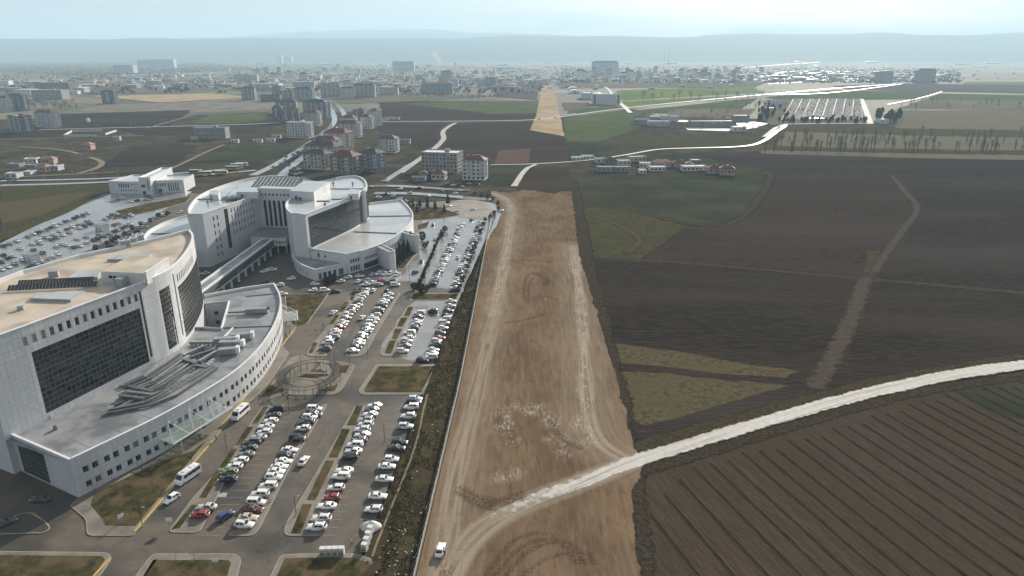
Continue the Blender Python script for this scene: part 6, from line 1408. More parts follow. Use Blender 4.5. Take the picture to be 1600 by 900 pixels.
# ---- people: one continuous skinned body each, walking or standing
def person(px, py, label, top, legs, pose=0, rz=0., z=ASPH, skin=(.32, .20, .14)):
    x, y = G(px, py); s = .25 if pose else .10; v = [(0, 0, .95), (0, 0, 1.18), (0, 0, 1.42), (0, 0, 1.52), (.02, 0, 1.68), (0, .19, 1.41), (-.08, .24, 1.14), (.08 if pose else .02, .24, .90), (0, -.19, 1.41), (.1, -.24, 1.14), (.18 if pose else .04, -.23, .90), (.02, .1, .88), (s * .6 + .05, .11, .5), (s, .11, .07), (s + .14, .12, .04), (0, -.1, .88), (-s * .4, -.11, .5), (-s, -.11, .08), (-s + .14, -.12, .04)]
    e = [(0, 1), (1, 2), (2, 3), (3, 4), (2, 5), (5, 6), (6, 7), (2, 8), (8, 9), (9, 10), (0, 11), (11, 12), (12, 13), (13, 14), (0, 15), (15, 16), (16, 17), (17, 18)]
    r = [.15, .14, .16, .07, .115, .075, .055, .045, .075, .055, .045, .095, .07, .05, .05, .095, .07, .05, .05]
    me = bpy.data.meshes.new('person'); me.from_pydata(v, e, []); sl = me.skin_vertices or me.attributes.new('skin', 'FLOAT', 'POINT')
    o = bpy.data.objects.new('person', me); C.objects.link(o); bm = bmesh.new(); bm.from_mesh(me); ly = bm.verts.layers.skin.verify(); bm.verts.ensure_lookup_table()
    for k, b_ in enumerate(bm.verts): b_[ly].radius = (r[k], r[k]); b_[ly].use_root = (k == 0)
    bm.to_mesh(me); bm.free(); md = o.modifiers.new('skin', 'SKIN'); md.use_smooth_shade = True; sb = o.modifiers.new('sub', 'SUBSURF'); sb.levels = sb.render_levels = 1
    m, t = newmat('clothes'); out = nd(t, 'ShaderNodeOutputMaterial'); b = nd(t, 'ShaderNodeBsdfPrincipled'); tc_ = nd(t, 'ShaderNodeTexCoord'); sx = nd(t, 'ShaderNodeSeparateXYZ'); cr = nd(t, 'ShaderNodeValToRGB'); cr.color_ramp.interpolation = 'CONSTANT'
    dv = nd(t, 'ShaderNodeMath', operation='DIVIDE'); dv.inputs[1].default_value = 1.85; t.links.new(tc_.outputs['Object'], sx.inputs['Vector']); t.links.new(sx.outputs['Z'], dv.inputs[0]); t.links.new(dv.outputs['Value'], cr.inputs['Fac'])
    cs = [(0, (.02, .018, .016)), (.06, legs), (.50, top), (.81, skin), (.92, (.02, .015, .012))]
    cr.color_ramp.elements[0].color = (*cs[0][1], 1); cr.color_ramp.elements[1].position = cs[1][0]; cr.color_ramp.elements[1].color = (*cs[1][1], 1)
    for p, c in cs[2:]: cr.color_ramp.elements.new(p).color = (*c, 1)
    t.links.new(cr.outputs['Color'], b.inputs['Base Color']); t.links.new(b.outputs['BSDF'], out.inputs['Surface']); b.inputs['Roughness'].default_value = .9; me.materials.append(m)
    o.location = (x, y, z); o.rotation_euler = (0, 0, rz); return tag(o, label, 'person')
dk, bl_, gr_, wh = (.02, .02, .022), (.03, .045, .09), (.10, .10, .11), (.55, .55, .54)
person(550, 851, 'person in a white top walking past the recycling bins', wh, dk, 1, R(200)); person(694.5, 870, 'person in dark clothes standing beside the white saloon on the earth', dk, dk, 0, R(90), .03)
person(338, 689, 'person in dark clothes walking by the end of the yellow kerb', dk, dk, 1, R(60)); person(312, 687, 'person in dark clothes under the glass entrance canopy', gr_, dk, 0, 1, PAVE)
person(493, 520, 'person in dark clothes at the crossing near the side canopy', dk, dk, 1, R(40)); person(503, 520, 'person in dark clothes beside the outer row planter', dk, bl_, 1, R(200)); person(405, 621, 'person in a pale top on the pavement below the pergola', wh, dk, 0, 0, PAVE)
person(439, 430, 'person in black crossing the yard before the annex', dk, dk, 1, R(30)); person(467, 437, 'person in dark red by the annex kerb', (.10, .02, .02), dk, 1, R(0)); person(110.5, 396, 'person in a red coat in the wet left car park', (.20, .012, .012), (.10, .01, .01), 0, 0)
person(497, 573, 'person in dark clothes standing at the back of the pergola', dk, dk, 0, 0, PAVE); person(499, 573, 'person in grey standing at the back of the pergola', gr_, dk, 0, 1, PAVE); person(505, 512, 'person in grey stepping off the outer row planter', gr_, dk, 1, 2)
# ---- white transformer kiosks in the left car park
for k, (px_, py_, w_, lb) in enumerate(((50, 408, 7.5, 'white boxy transformer kiosk in the wet car park, lower one'), (160, 360, 7.0, 'white boxy transformer kiosk in the wet car park, upper one near office'))):
    x, y = G(px_, py_); t_ = thing('transformer_kiosk', lb, 'kiosk', (x, y, ASPH), R(-24)); mb = MB(); mb.box((0, 0, 1.9), (w_, 4.2, 3.7)); child('walls', mb.mesh('walls', MATS['white_trim']), t_); mb = MB(); mb.box((0, 0, 3.82), (w_ + .4, 4.6, .16)); child('roof', mb.mesh('roof', MATS['roof_grey']), t_)
    for dx in (-1.6, 1.6): mb = MB(); mb.box((dx, -2.13, 1.3), (1.4, .06, 2.2)); child('door', mb.mesh('door', MATS['grey_sheet']), t_)
# ---- evergreen shrubs and small conifers: leafy clumps
pm('needle', (.016, .024, .010), .9, (.038, .046, .020), 1.4, .15); pm('bark', (.07, .055, .042), .9, (.11, .09, .07), 2); pm('twig', (.19, .155, .125), .95, (.26, .215, .18), .8, .1); pm('needle_grey', (.06, .07, .055), .9, (.10, .105, .085), 1.2, .15)
def leafy(n, rx, rz, zc, size, rnd, cone=False):
    mb = MB()
    for _ in range(n):
        u = rnd.random(); a = rnd.random() * 6.283; rr = rnd.random() ** .5
        if cone: z = zc - rz + 2 * rz * u ** 1.25; rad = rx * (1 - u ** 1.1) * rr
        else:
            z = zc + rz * (2 * u - 1); rad = rx * math.sqrt(max(0, 1 - (2 * u - 1) ** 2)) * (.45 + .55 * rr)
        k = 1 + .35 * mnoise.noise((math.cos(a) * 2, math.sin(a) * 2, z * 1.5)); x, y = rad * k * math.cos(a), rad * k * math.sin(a)
        d = Vector((rnd.gauss(0, 1), rnd.gauss(0, 1), rnd.gauss(0, .8))).normalized(); e = d.orthogonal().normalized(); f = d.cross(e); s = size * rnd.uniform(.6, 1.3); p = Vector((x, y, z))
        mb.face([p - e * s, p + f * s * .6, p + e * s, p - f * s * .6])
    return mb
srnd = random.Random(5); SHR = []
for k in range(3): SHR.append(leafy(420, .9, .85, .95, .16, srnd).mesh('foliage', MATS['needle']))
CON = [leafy(620, .85, 1.5, 1.9, .15, srnd, True).mesh('foliage', MATS['needle']) for k in range(2)]
mb = MB(); mb.tube([(0, 0, -.1), (0, 0, 1.0)], [.09, .05], 6); STEM = mb.mesh('stem', MATS['bark'])
def shrub(px, py, sc, label, group, conif=False, z=PAVE, h=0):
    x, y = G(px, py); t_ = thing('conifer' if conif else 'shrub', label, 'conifer' if conif else 'shrub', (x, y, z), srnd.random() * 6, group); child('foliage', srnd.choice(CON if conif else SHR), t_, (0, 0, 0), (0, 0, 0), (sc, sc, sc * srnd.uniform(.85, 1.2))); child('stem', STEM, t_, (0, 0, 0), (0, 0, 0), (sc, sc, sc)); return t_
for k in range(15):
    u = k / 14; shrub(655 + 35 * u + srnd.uniform(-1, 1), 448 - 84 * u, srnd.uniform(.7, 1.3), 'dark evergreen shrub, %s up the planted strip from the forecourt' % ordinal(k + 1), 'shrubs of the planted strip', k % 3 == 0)
for k, (x, y, s) in enumerate(((656, 456, 2.2), (667, 455, 1.6), (647, 453, 1.8), (660, 460, 1.4))): shrub(x, y, s, 'round dark shrub on the lawn island before the long car park, %s from the drive' % ordinal(k + 1), 'shrubs of the lawn island')
for k, (x, y, s) in enumerate(((625, 408, 2.6), (632, 404, 2.8), (638, 398, 2.4), (643, 392, 2.6), (648, 386, 2.2), (629, 412, 1.8), (621, 415, 1.6))): shrub(x, y, s, 'bushy conifer between the two podium bastions, %s from the near bastion' % ordinal(k + 1), 'conifers by the podium', True)
for k, (x, y, s) in enumerate(((660, 376, 2.4), (664, 388, 1.6), (690, 372, 1.6), (695, 362, 1.8))): shrub(x, y, s, 'dark shrub beside the wet drive near the far bastion, %s down the drive' % ordinal(k + 1), 'shrubs of the wet drive')
for k, (x, y) in enumerate(((620, 330), (632, 326), (645, 325), (656, 324), (668, 326), (640, 332), (652, 333), (680, 328), (694, 333), (700, 320), (612, 336), (626, 338))): shrub(x, y, srnd.uniform(1.6, 2.4), 'dark conifer in the garden behind the podium roof', 'conifers of the rear garden', True)
for k, (x, y) in enumerate(((495, 441), (500.5, 439), (506, 437))): shrub(x + 15, y + 5, 1.8, 'dark round shrub beside the white van, %s from the annex' % ordinal(k + 1), 'shrubs by the annex')
for k, (x, y) in enumerate(((183, 376), (196, 370), (168, 384), (176, 379), (235, 347), (248, 341), (262, 337), (220, 352), (207, 360), (150, 392))): shrub(x, y, srnd.uniform(1.2, 1.9), 'dark shrub along the kerb behind the tower', 'shrubs behind the tower')
for k, (x, y) in enumerate(((770, 313), (762, 310), (752, 307), (742, 305), (778, 320), (779, 328), (772, 336), (766, 342))): shrub(x, y, srnd.uniform(1.2, 1.7), 'low dark hedge bush round the turning loop', 'hedge of the turning loop', False, .1)
for k in range(16):
    u = k / 15; shrub(716 + 42 * u, 458 - 112 * u, srnd.uniform(.9, 1.5), 'dark bush on the bank crest above the long car park', 'bushes on the bank crest', False, .3)

# ---- bare winter trees: trunk with limbs, and a haze of twigs
def bare_tree(h, spread, nb, seed, poplar=False, thin=1.):
    rnd = random.Random(seed); tr = MB(); cr = MB()
    tr.tube([(0, 0, -.1), (0, 0, h * .35), (rnd.uniform(-.1, .1) * h * .3, 0, h * .75)], [h * .016 * thin, h * .011 * thin, h * .004 * thin], 5)
    def tw(p, d, l, depth):
        q = p + d * l; w_ = max(.018, l * .014) * thin; e = d.orthogonal().normalized() * w_; f = d.cross(e)
        cr.face([p - e, p + e, q]); cr.face([p - f, p + f, q])
        if depth:
            for _ in range(4 if depth > 1 else 3):
                u = rnd.uniform(.3, 1); nd2 = (d + Vector((rnd.gauss(0, .45), rnd.gauss(0, .45), rnd.gauss(.15, .3)))).normalized(); tw(p + d * l * u, nd2, l * rnd.uniform(.4, .65), depth - 1)
    for k in range(nb):
        z = h * rnd.uniform(.22, .8); a = rnd.random() * 6.28; up = rnd.uniform(1.8, 3.2) if poplar else rnd.uniform(.4, 1.3)
        d = Vector((math.cos(a), math.sin(a), up)).normalized(); tw(Vector((0, 0, z)), d, h * spread * rnd.uniform(.6, 1) * (1.2 - z / h * .6), 2)
    return tr.mesh('trunk', MATS['bark']), cr.mesh('crown', MATS['twig'])
POP = [bare_tree(15, .32, 26, 20 + k, True, 2.4) for k in range(3)]; BRD = [bare_tree(9, .42, 26, 40 + k, False, 2.2) for k in range(3)]; SML = [bare_tree(4, .40, 9, 60 + k, False, 1.0) for k in range(2)]
def tree(px, py, kind, sc, label, group, z=0., wx=None):
    x, y = wx or G(px, py); t_ = thing({'p': 'poplar_tree', 'b': 'bare_tree', 's': 'sapling'}[kind], label, 'tree', (x, y, z), srnd.random() * 6.28, group); a, b_ = srnd.choice({'p': POP, 'b': BRD, 's': SML}[kind]); child('trunk', a, t_, (0, 0, 0), (0, 0, 0), (sc, sc, sc)); child('crown', b_, t_, (0, 0, 0), (0, 0, 0), (sc, sc, sc)); return t_
for k, (x, y) in enumerate(((205, 808), (152, 778), (240, 768), (262, 752), (300, 720), (182, 770), (224, 745))): tree(x, y, 's', srnd.uniform(.8, 1.2), 'thin bare sapling in the lawn below the podium windows', 'saplings in the podium lawn', LAWN)
for k, (x, y) in enumerate(((101, 893), (18, 890), (60, 884), (275, 880), (305, 880), (420, 882))): tree(x, y, 's', srnd.uniform(.6, .9), 'thin bare sapling in the bottom lawn islands', 'saplings in the lawn islands', LAWN)
# ================================================================== blocks of flats, houses, sheds, trees beyond the hospital
for nm, c, c2 in (('w_white', (.60, .60, .59), (.52, .52, .51)), ('w_cream', (.48, .42, .32), (.42, .37, .28)), ('w_grey', (.25, .26, .275), (.20, .21, .22)), ('w_dark', (.085, .088, .095), (.065, .066, .07)), ('w_blue', (.20, .23, .28), (.17, .19, .23)), ('w_brown', (.20, .155, .12), (.17, .13, .10)), ('w_conc', (.27, .26, .245), (.21, .20, .19)), ('w_pale', (.50, .51, .53), (.44, .45, .47)), ('w_pink', (.42, .29, .24), (.37, .26, .21)),
                  ('r_red', (.15, .052, .040), (.105, .04, .032)), ('r_dark', (.045, .046, .05), (.06, .06, .065)), ('r_flat', (.33, .33, .33), (.42, .42, .42)), ('r_white', (.66, .67, .68), (.58, .59, .6)), ('r_orange', (.36, .20, .13), (.28, .15, .10))):
    pm(nm, c, .35 if nm in ('r_flat', 'r_white') else .8, c2, .15, .4)
pm('balcony', (.45, .45, .45), .6); pm('tank', (.6, .62, .64), .3, metal=.4)
mb = MB(); mb.box((0, -.02, 0), (1, .1, 1)); mb2 = MB()
WINM = MB(); WINM.face([(-.5, -.06, -.5), (.5, -.06, -.5), (.5, -.06, .5), (-.5, -.06, .5)], 0)
for c, d in (((0, -.05, .54), (1.16, .12, .08)), ((0, -.06, -.55), (1.2, .16, .1)), ((-.54, -.05, 0), (.08, .12, 1)), ((.54, -.05, 0), (.08, .12, 1))): WINM.box(c, d, 0, 1)
WINM = WINM.mesh('window', [MATS['dark_glass'], MATS['white_trim']])
BALM = MB(); BALM.box((0, -.55, -.5), (1, 1.1, .14)); BALM.box((0, -1.06, -.1), (1, .06, .7)); BALM.box((-.48, -.55, -.1), (.04, 1.0, .7)); BALM.box((.48, -.55, -.1), (.04, 1.0, .7)); BALM = BALM.mesh('balcony', MATS['balcony'])
brnd = random.Random(21)
def flats(xl_, xr_, yb, yt, label, wall, roofk='flat', rot=0., depth=None, floors=None, cols=None, bal=True, name='apartment_block', cat='apartment block', group='blocks of flats', band=None, win=True):
    """block standing at ground row yb, as wide as it shows, walls up to row yt"""
    xm = (xl_ + xr_) / 2; x, y = G(xm, yb); dist_ = math.hypot(x, y); rc = abs(math.cos(R(rot)))
    h = top_height(xm, yb, yt); dep = depth or 14.; wd = max(6., ((xr_ - xl_) * y / F_PX / .97 - dep * abs(math.sin(R(rot)))) / max(.5, rc))
    fl = floors or max(1, int(round(h / 3.1))); t_ = thing(name, label, cat, (x, y + dep / 2 * rc + wd / 2 * abs(math.sin(R(rot))) * .6, 0), R(rot), group); hw, hd = wd / 2, dep / 2
    mb = MB(); mb.prism([(-hw, -hd), (hw, -hd), (hw, hd), (-hw, hd)], -.5, h, 0); w_ = child('wall', mb.mesh('wall', MATS[wall]), t_)
    if fl > 1:
        for k in range(1, fl + 1): mb = MB(); mb.box((0, 0, h * k / fl - .12), (wd + .24, dep + .24, .24)); child('floor_band', mb.mesh('floor_band', MATS[band or wall]), t_)
    ov = .7
    if roofk in ('red', 'dark', 'orange'):
        mb = MB(); rh = min(wd, dep) * .26; a = min(hw, hd) * .9; rx = max(.1, hw + ov - a) if hw >= hd else .1; ry = .1 if hw >= hd else max(.1, hd + ov - a)
        e = [(-hw - ov, -hd - ov, h), (hw + ov, -hd - ov, h), (hw + ov, hd + ov, h), (-hw - ov, hd + ov, h)]; r_ = [(-rx, -ry, h + rh), (rx, -ry, h + rh), (rx, ry, h + rh), (-rx, ry, h + rh)]
        for k in range(4): mb.face([e[k], e[(k + 1) % 4], r_[(k + 1) % 4], r_[k]])
        mb.face(r_); mb.face([(p[0], p[1], h - .02) for p in e[::-1]]); ro = child('roof', mb.mesh('roof', MATS['r_' + roofk]), t_)
        for k in range(3 if h > 6 else 1): mb = MB(); mb.box((0, 0, 0), (.8, .8, 1.8)); child('chimney', mb.mesh('chimney', MATS['r_flat']), ro, (brnd.uniform(-.5, .5) * wd, brnd.uniform(-.2, .2) * dep, h + rh * .75))
        if h > 10:
            for k in range(3): mb = MB(); mb.tube([(-.8, 0, 0), (.8, 0, 0)], .35, 8); child('water_tank', mb.mesh('water_tank', MATS['tank']), ro, (brnd.uniform(-.4, .4) * wd, brnd.uniform(0, .3) * dep, h + rh * .9))
    else:
        mb = MB(); mb.box((0, 0, h + .03), (wd - .5, dep - .5, .06)); ro = child('roof', mb.mesh('roof', MATS['r_white' if roofk == 'white' else 'r_flat']), t_)
        for s in (1, -1): mb = MB(); mb.box((0, s * hd, h + .35), (wd + .2, .25, .9)); child('parapet', mb.mesh('parapet', MATS[wall]), t_); mb = MB(); mb.box((s * hw, 0, h + .34), (.25, dep - .3, .88)); child('parapet', mb.mesh('parapet', MATS[wall]), t_)
        if h > 9: mb = MB(); mb.box((wd * .15, 0, h + 1.4), (4, 4, 2.6)); child('stair_box', mb.mesh('stair_box', MATS[wall]), t_)
    if win:
        nc = cols or max(2, int(wd / 3.3))
        sides = [(0, -hd, wd, nc, 0)]
        if rot > 6: sides.append((-hw, 0, dep, max(2, int(dep / 3.6)), -90))
        elif rot < -6: sides.append((hw, 0, dep, max(2, int(dep / 3.6)), 90))
        for ox, oy, ln, n, a in sides:
            ca, sa = math.cos(R(a)), math.sin(R(a))
            for i in range(n):
                u = -ln / 2 + ln * (i + .5) / n
                for k in range(fl):
                    z = h * (k + .52) / fl; p = (ox + u * ca, oy + u * sa, z)
                    if bal and i % 3 == 1 and k > 0:
                        child('balcony', BALM, t_, p, (0, 0, R(a)), (ln / n * .95, 1, min(2.2, h / fl * .8)))
                    child('window', WINM, t_, p, (0, 0, R(a)), (min(2.0, ln / n * .60), 1, min(1.75, h / fl * .58)))
    return t_
# --- along the avenue
flats(425, 441, 187, 168, 'dark grey unfinished block at the end of the pale side street', 'w_dark', 'dark', 10)
flats(440, 466, 191, 171, 'dark grey flats with cream bands beside the unfinished block', 'w_dark', 'flat', 14, band='w_cream')
flats(432, 462, 177, 159, 'brown and cream flats behind the two dark blocks', 'w_brown', 'dark', 8, band='w_cream')
flats(474, 500, 196, 176, 'white flats with a small red hipped roof west of the avenue', 'w_white', 'red', -14)
flats(474, 513, 185, 160, 'large slate grey flats with dark roof on the avenue bend', 'w_blue', 'dark', -16, 18)
flats(460, 489, 157, 139, 'beige grey many-windowed block at the top of the avenue', 'w_conc', 'dark', -8, 18)
flats(427, 458, 155, 143, 'brown mid-rise block with white roof west of the beige block', 'w_brown', 'white', 0)
flats(408, 437, 158, 149, 'low dark commercial block below the brown mid-rise', 'w_dark', 'white', 0, bal=False)
flats(502, 531, 151, 130, 'tall grey banded flats just east of the avenue', 'w_grey', 'flat', 8, band='w_cream')
flats(531, 553, 154, 138, 'white flats with black crown beside the tall banded flats', 'w_white', 'dark', 12)
flats(554, 585, 152, 133, 'wide grey gridded flats east of the black-crowned block', 'w_grey', 'dark', 0, 16)
flats(594, 621, 148, 137, 'tan and brown shop block with flat dark cap', 'w_cream', 'flat', 0, bal=False)
flats(448, 486, 215.5, 192, 'white five-storey flats standing alone in the dark meadow', 'w_white', 'flat', -14)
flats(528, 563, 215, 193, 'white flats under a red roof just east of the avenue', 'w_white', 'red', -14)
flats(533, 556, 204, 184, 'white flats with red roof half hidden behind the red-roofed block', 'w_white', 'red', -10)
flats(563, 582, 201, 183, 'white and grey flats with red roof in the eastern row', 'w_white', 'red', -16)
flats(577, 595, 197, 173, 'tall white flats with dark front at the end of eastern row', 'w_white', 'dark', -22)
flats(553, 570, 190, 172, 'dark grey flats behind the eastern row', 'w_dark', 'flat', -10)
flats(505, 549, 233, 208, 'cream flats with a broad red roof below the avenue bend', 'w_cream', 'red', -20, 17)
flats(487, 530, 241, 219, 'white and dark flats with maroon roof in front of the broad red roof', 'w_white', 'red', -14)
flats(474, 534, 249, 229, 'long low flats under a wide black roof', 'w_cream', 'dark', -24, 18)
flats(473, 516, 265, 241, 'cream and black flats with stepped balconies by the crowded corner', 'w_cream', 'dark', -18, band='w_dark')
flats(515, 561, 273, 245, 'brown flats with orange-red hipped roof behind the hospital nose', 'w_brown', 'red', -16, 17, band='w_conc')
flats(563, 599, 269, 240, 'slate blue flats with dark gable behind the hospital nose', 'w_blue', 'dark', -24)
flats(593, 621, 239, 217, 'white flats with vertical dark bays and black roof in the meadow', 'w_white', 'dark', -10, band='w_white')
flats(659, 721, 269, 240, 'wide grey unfinished concrete flats with bright roof slab', 'w_conc', 'white', -12, 20, bal=False)
flats(723, 761, 281, 251, 'white flats with red roof and grey balconies at the strip end', 'w_white', 'red', -9)
# --- far left
flats(8, 46, 209, 182, 'dark and white flats with pale eaves beside the dirt lane', 'w_dark', 'white', -28, band='w_white')
flats(50, 89, 199, 176, 'white and grey flats with patchy red roof in the left fields', 'w_white', 'red', -22, band='w_pale')
flats(-6, 16, 174, 153, 'white flats at the left end of the twin blocks', 'w_white', 'dark', -14)
flats(12, 40, 173, 149, 'dark flats with white shaft next to the grove', 'w_dark', 'dark', -18)
flats(160, 180, 161, 143, 'slim black and white tower with vertical stripes', 'w_dark', 'dark', -6, 14, cols=3)
flats(379, 398, 156, 138, 'dark blue-grey gridded tower alone on the tan ground', 'w_blue', 'dark', 0, 14)
flats(52, 96, 155, 141, 'long grey concrete hall with bright roof edge behind the grove', 'w_conc', 'white', 0, 30, bal=False, name='concrete_hall', cat='hall')
flats(58, 108, 145, 129, 'large dark stepped hall with two pale masts', 'w_dark', 'white', 0, 40, bal=False, name='stepped_hall', cat='hall')
flats(305, 352, 216.5, 200, 'grey concrete building shell beside the field lane', 'w_conc', 'flat', 0, 14, 2, bal=False, name='building_shell', cat='building shell')
flats(660, 706, 146, 131, 'long slate school block with tan roof and white pillars', 'w_blue', 'orange', 0, 16, name='school_building', cat='school', bal=False, band='w_white')
flats(690, 707, 131, 112, 'tall pale tower below the thin smoke plume', 'w_cream', 'dark', -20, 16)
flats(704, 716, 138, 124, 'white tower in front of the pale smoke tower', 'w_white', 'flat', 0, 12)
flats(757, 776, 138, 123, 'pinkish grey tower beside the pale twin tower', 'w_pink', 'dark', -15)
flats(746, 758, 136, 125, 'pale twin tower next to pinkish grey one', 'w_pale', 'flat', 0)
flats(615, 646, 111, 96, 'very large pale block rising from the hazy town', 'w_pale', 'flat', 0, 30, bal=False)
flats(178, 209, 114, 102, 'white and dark red twin tower in the far plain', 'w_white', 'flat', -6, 40, bal=False, band='w_pink')
for k in range(3): flats(217 + k * 18.5, 235 + k * 18.5, 107, 93 + (k == 0), 'pale blue-grey striped slab tower, %s of three from the red twin tower' % ordinal(k + 1), 'w_pale', 'flat', 0, 40, 14, 4, False)
flats(433, 441, 99, 86, 'faint pale tower in the haze, left of a faint pair', 'w_pale', 'flat', 0, 40, win=False); flats(444, 456, 98, 87, 'faint broad pale tower in the haze, right of a faint pair', 'w_pale', 'flat', 0, 40, win=False)
flats(926, 966, 113, 98, 'wide hazy blue block above the right-hand town', 'w_pale', 'dark', -8, 40, bal=False)
flats(1370, 1393, 129, 112, 'hazy grey twin-shaft tower at the edge of the right town', 'w_grey', 'flat', 0, 20); flats(1433, 1459, 129, 110, 'hazy grey tower with rounded crown at the far right town', 'w_grey', 'dark', 0, 24)
flats(400, 435, 141, 131, 'long pale factory hall west of the avenue top', 'w_pale', 'white', 0, 40, bal=False, name='factory_hall', cat='hall'); flats(460, 490, 137, 128, 'white-roofed factory hall behind the beige block', 'w_conc', 'white', 0, 40, bal=False, name='factory_hall', cat='hall')
flats(367, 401, 128, 117, 'cream four-part slab on the left plain', 'w_cream', 'flat', 0, 18, bal=False)
# --- houses below the unfinished flats, small sheds
flats(654, 668, 279, 271, 'small red-roofed house behind the blue shed', 'w_pink', 'red', 10, 9, 1, 2, False, 'house', 'house', 'houses by the ring road'); flats(674, 697, 281, 272, 'orange-roofed old house beside the unfinished flats', 'w_cream', 'red', -8, 10, 1, 3, False, 'house', 'house', 'houses by the ring road')
flats(644, 664, 283, 278, 'blue tarpaulin shed by the ring road', 'w_blue', 'flat', 0, 7, 1, 2, False, 'shed', 'shed', 'sheds')
flats(621, 640, 225, 219, 'long low pale shed beside the black-roofed white flats', 'w_conc', 'flat', 0, 9, 1, 3, False, 'shed', 'shed', 'sheds')
for x0, x1, yb, yt, lb in ((361, 372, 223, 219, 'white container near the building shell'), (396, 409, 223, 219, 'pale tanker-like container in the dark meadow'), (417, 429, 222, 218, 'grey site cabin in the dark meadow'), (425, 438, 216, 212, 'open white-roofed shelter in the meadow'), (298, 307, 218, 215, 'small white hut left of the shell'), (314, 326, 216, 213, 'white canopy before the building shell'), (178, 187, 219, 214, 'small white hut beside the field lane'), (607, 624, 187, 184, 'long grey trailer on the country road'), (595, 604, 188, 185, 'short grey trailer on the country road')):
    flats(x0, x1, yb, yt, lb, 'w_pale', 'white', 0, 4, 1, 2, False, 'cabin', 'cabin', 'cabins and containers')
# walled plot with blue-grey fence
x0, y0 = G(105, 213); x1, y1 = G(182, 211); wl = thing('walled_plot', 'pale concrete walled rectangular plot beside the dirt lane', 'wall', ((x0 + x1) / 2, y0, 0))
for a, b_ in (((100, 213), (113, 206)), ((113, 206), (160, 205)), ((100, 213), (150, 213.5)), ((165, 211), (182, 205.5))): mb = MB(); mb.bar((*G(*a), 1.2), (*G(*b_), 1.2), .4, 2.4); mb.build('wall', MATS['w_pale'], wl)
wt = thing('water_tower', 'white round-headed water tank on a dark stalk by the walled plot', 'water tower', (*G(140, 200), 0)); mb = MB(); mb.tube([(0, 0, 0), (0, 0, 8)], .8, 8); child('stalk', mb.mesh('stalk', MATS['w_dark']), wt); mb = MB(); mb.tube([(0, 0, 7.8), (0, 0, 9), (0, 0, 13), (0, 0, 14)], [1, 2.6, 2.4, .8], 10); child('tank', mb.mesh('tank', MATS['r_white']), wt)
# --- hamlet at far left and village to the right of the strip
def house(x0, x1, yb, yt, wall, rf, rot, label, g): return flats(x0, x1, yb, yt, label, wall, rf, rot, 9, 1, max(2, int((x1 - x0) / 6)), False, 'house', 'house', g)
for a in ((9, 26, 278, 272, 'w_pale', 'white', 0, 'pale blue hut with white roof at the hamlet edge'), (36, 55, 255, 249, 'w_white', 'white', 12, 'white-roofed farmhouse at the back of the hamlet'), (52, 76, 268, 261, 'w_cream', 'orange', -14, 'yellow-walled farmhouse with brown roof by the hamlet road'), (58, 82, 256, 249, 'w_pink', 'orange', 10, 'pink-roofed house behind the yellow-walled farmhouse'), (40, 56, 263, 259, 'w_conc', 'flat', 0, 'low grey shed in the middle of the hamlet'), (12, 30, 260, 257, 'w_conc', 'flat', 0, 'long low shed left of the hamlet'), (82, 90, 266, 260, 'w_pale', 'white', 0, 'small white hut right of the hamlet'), (128, 142, 234, 226, 'w_pink', 'orange', 0, 'red brick hut beside the winding lane'), (38, 46, 272, 269, 'w_pale', 'white', 0, 'tiny white hut on the hamlet road')): house(*a, 'houses of the left hamlet')
for a in ((893, 912, 250, 247, 'w_white', 'white', 8, 'white plastic tunnel at the village road start'), (909, 928, 248, 245, 'w_white', 'white', 8, 'white plastic tunnel next along the village road'), (930, 946, 254, 249, 'w_pale', 'flat', 10, 'pale blue-roofed barn first on the village road'), (944, 962, 257, 250, 'w_brown', 'dark', 8, 'brown-roofed house beside the pale blue barn'), (965, 985, 258, 252, 'w_pale', 'white', 6, 'white-roofed house in the village middle'), (981, 1010, 253, 246, 'w_pink', 'white', 12, 'large white-roofed barn at the back of the village'), (1000, 1018, 262, 256, 'w_white', 'white', -8, 'low white-roofed house before the large barn'), (1022, 1050, 262, 254, 'w_pink', 'orange', 12, 'pink-roofed house in the village'), (1016, 1040, 267, 262, 'w_white', 'white', 0, 'long white shed in the village front'), (934, 960, 268, 262, 'w_conc', 'flat', 0, 'low grey stone shed at village front'), (962, 985, 268, 262, 'w_conc', 'flat', 0, 'second low grey stone shed at village front'), (1052, 1070, 262, 255, 'w_brown', 'red', 0, 'dark red-roofed house in the village'), (1070, 1084, 262, 257, 'w_pale', 'orange', 0, 'small pale house by dark red one'), (1066, 1104, 267, 261, 'w_pale', 'white', 5, 'long white metal-roofed barn in the village'), (1108, 1126, 271, 263, 'w_pink', 'red', 0, 'brick red house at the village end'), (1126, 1150, 274, 264, 'w_pink', 'red', -12, 'brick red house with pyramid roof last in the village'), (1000, 1010, 271, 267, 'w_white', 'white', 0, 'white tarpaulin-covered hut in front of the village'), (1080, 1095, 256, 251, 'w_conc', 'flat', 0, 'small shed behind the long barn')): house(*a, 'houses of the village')
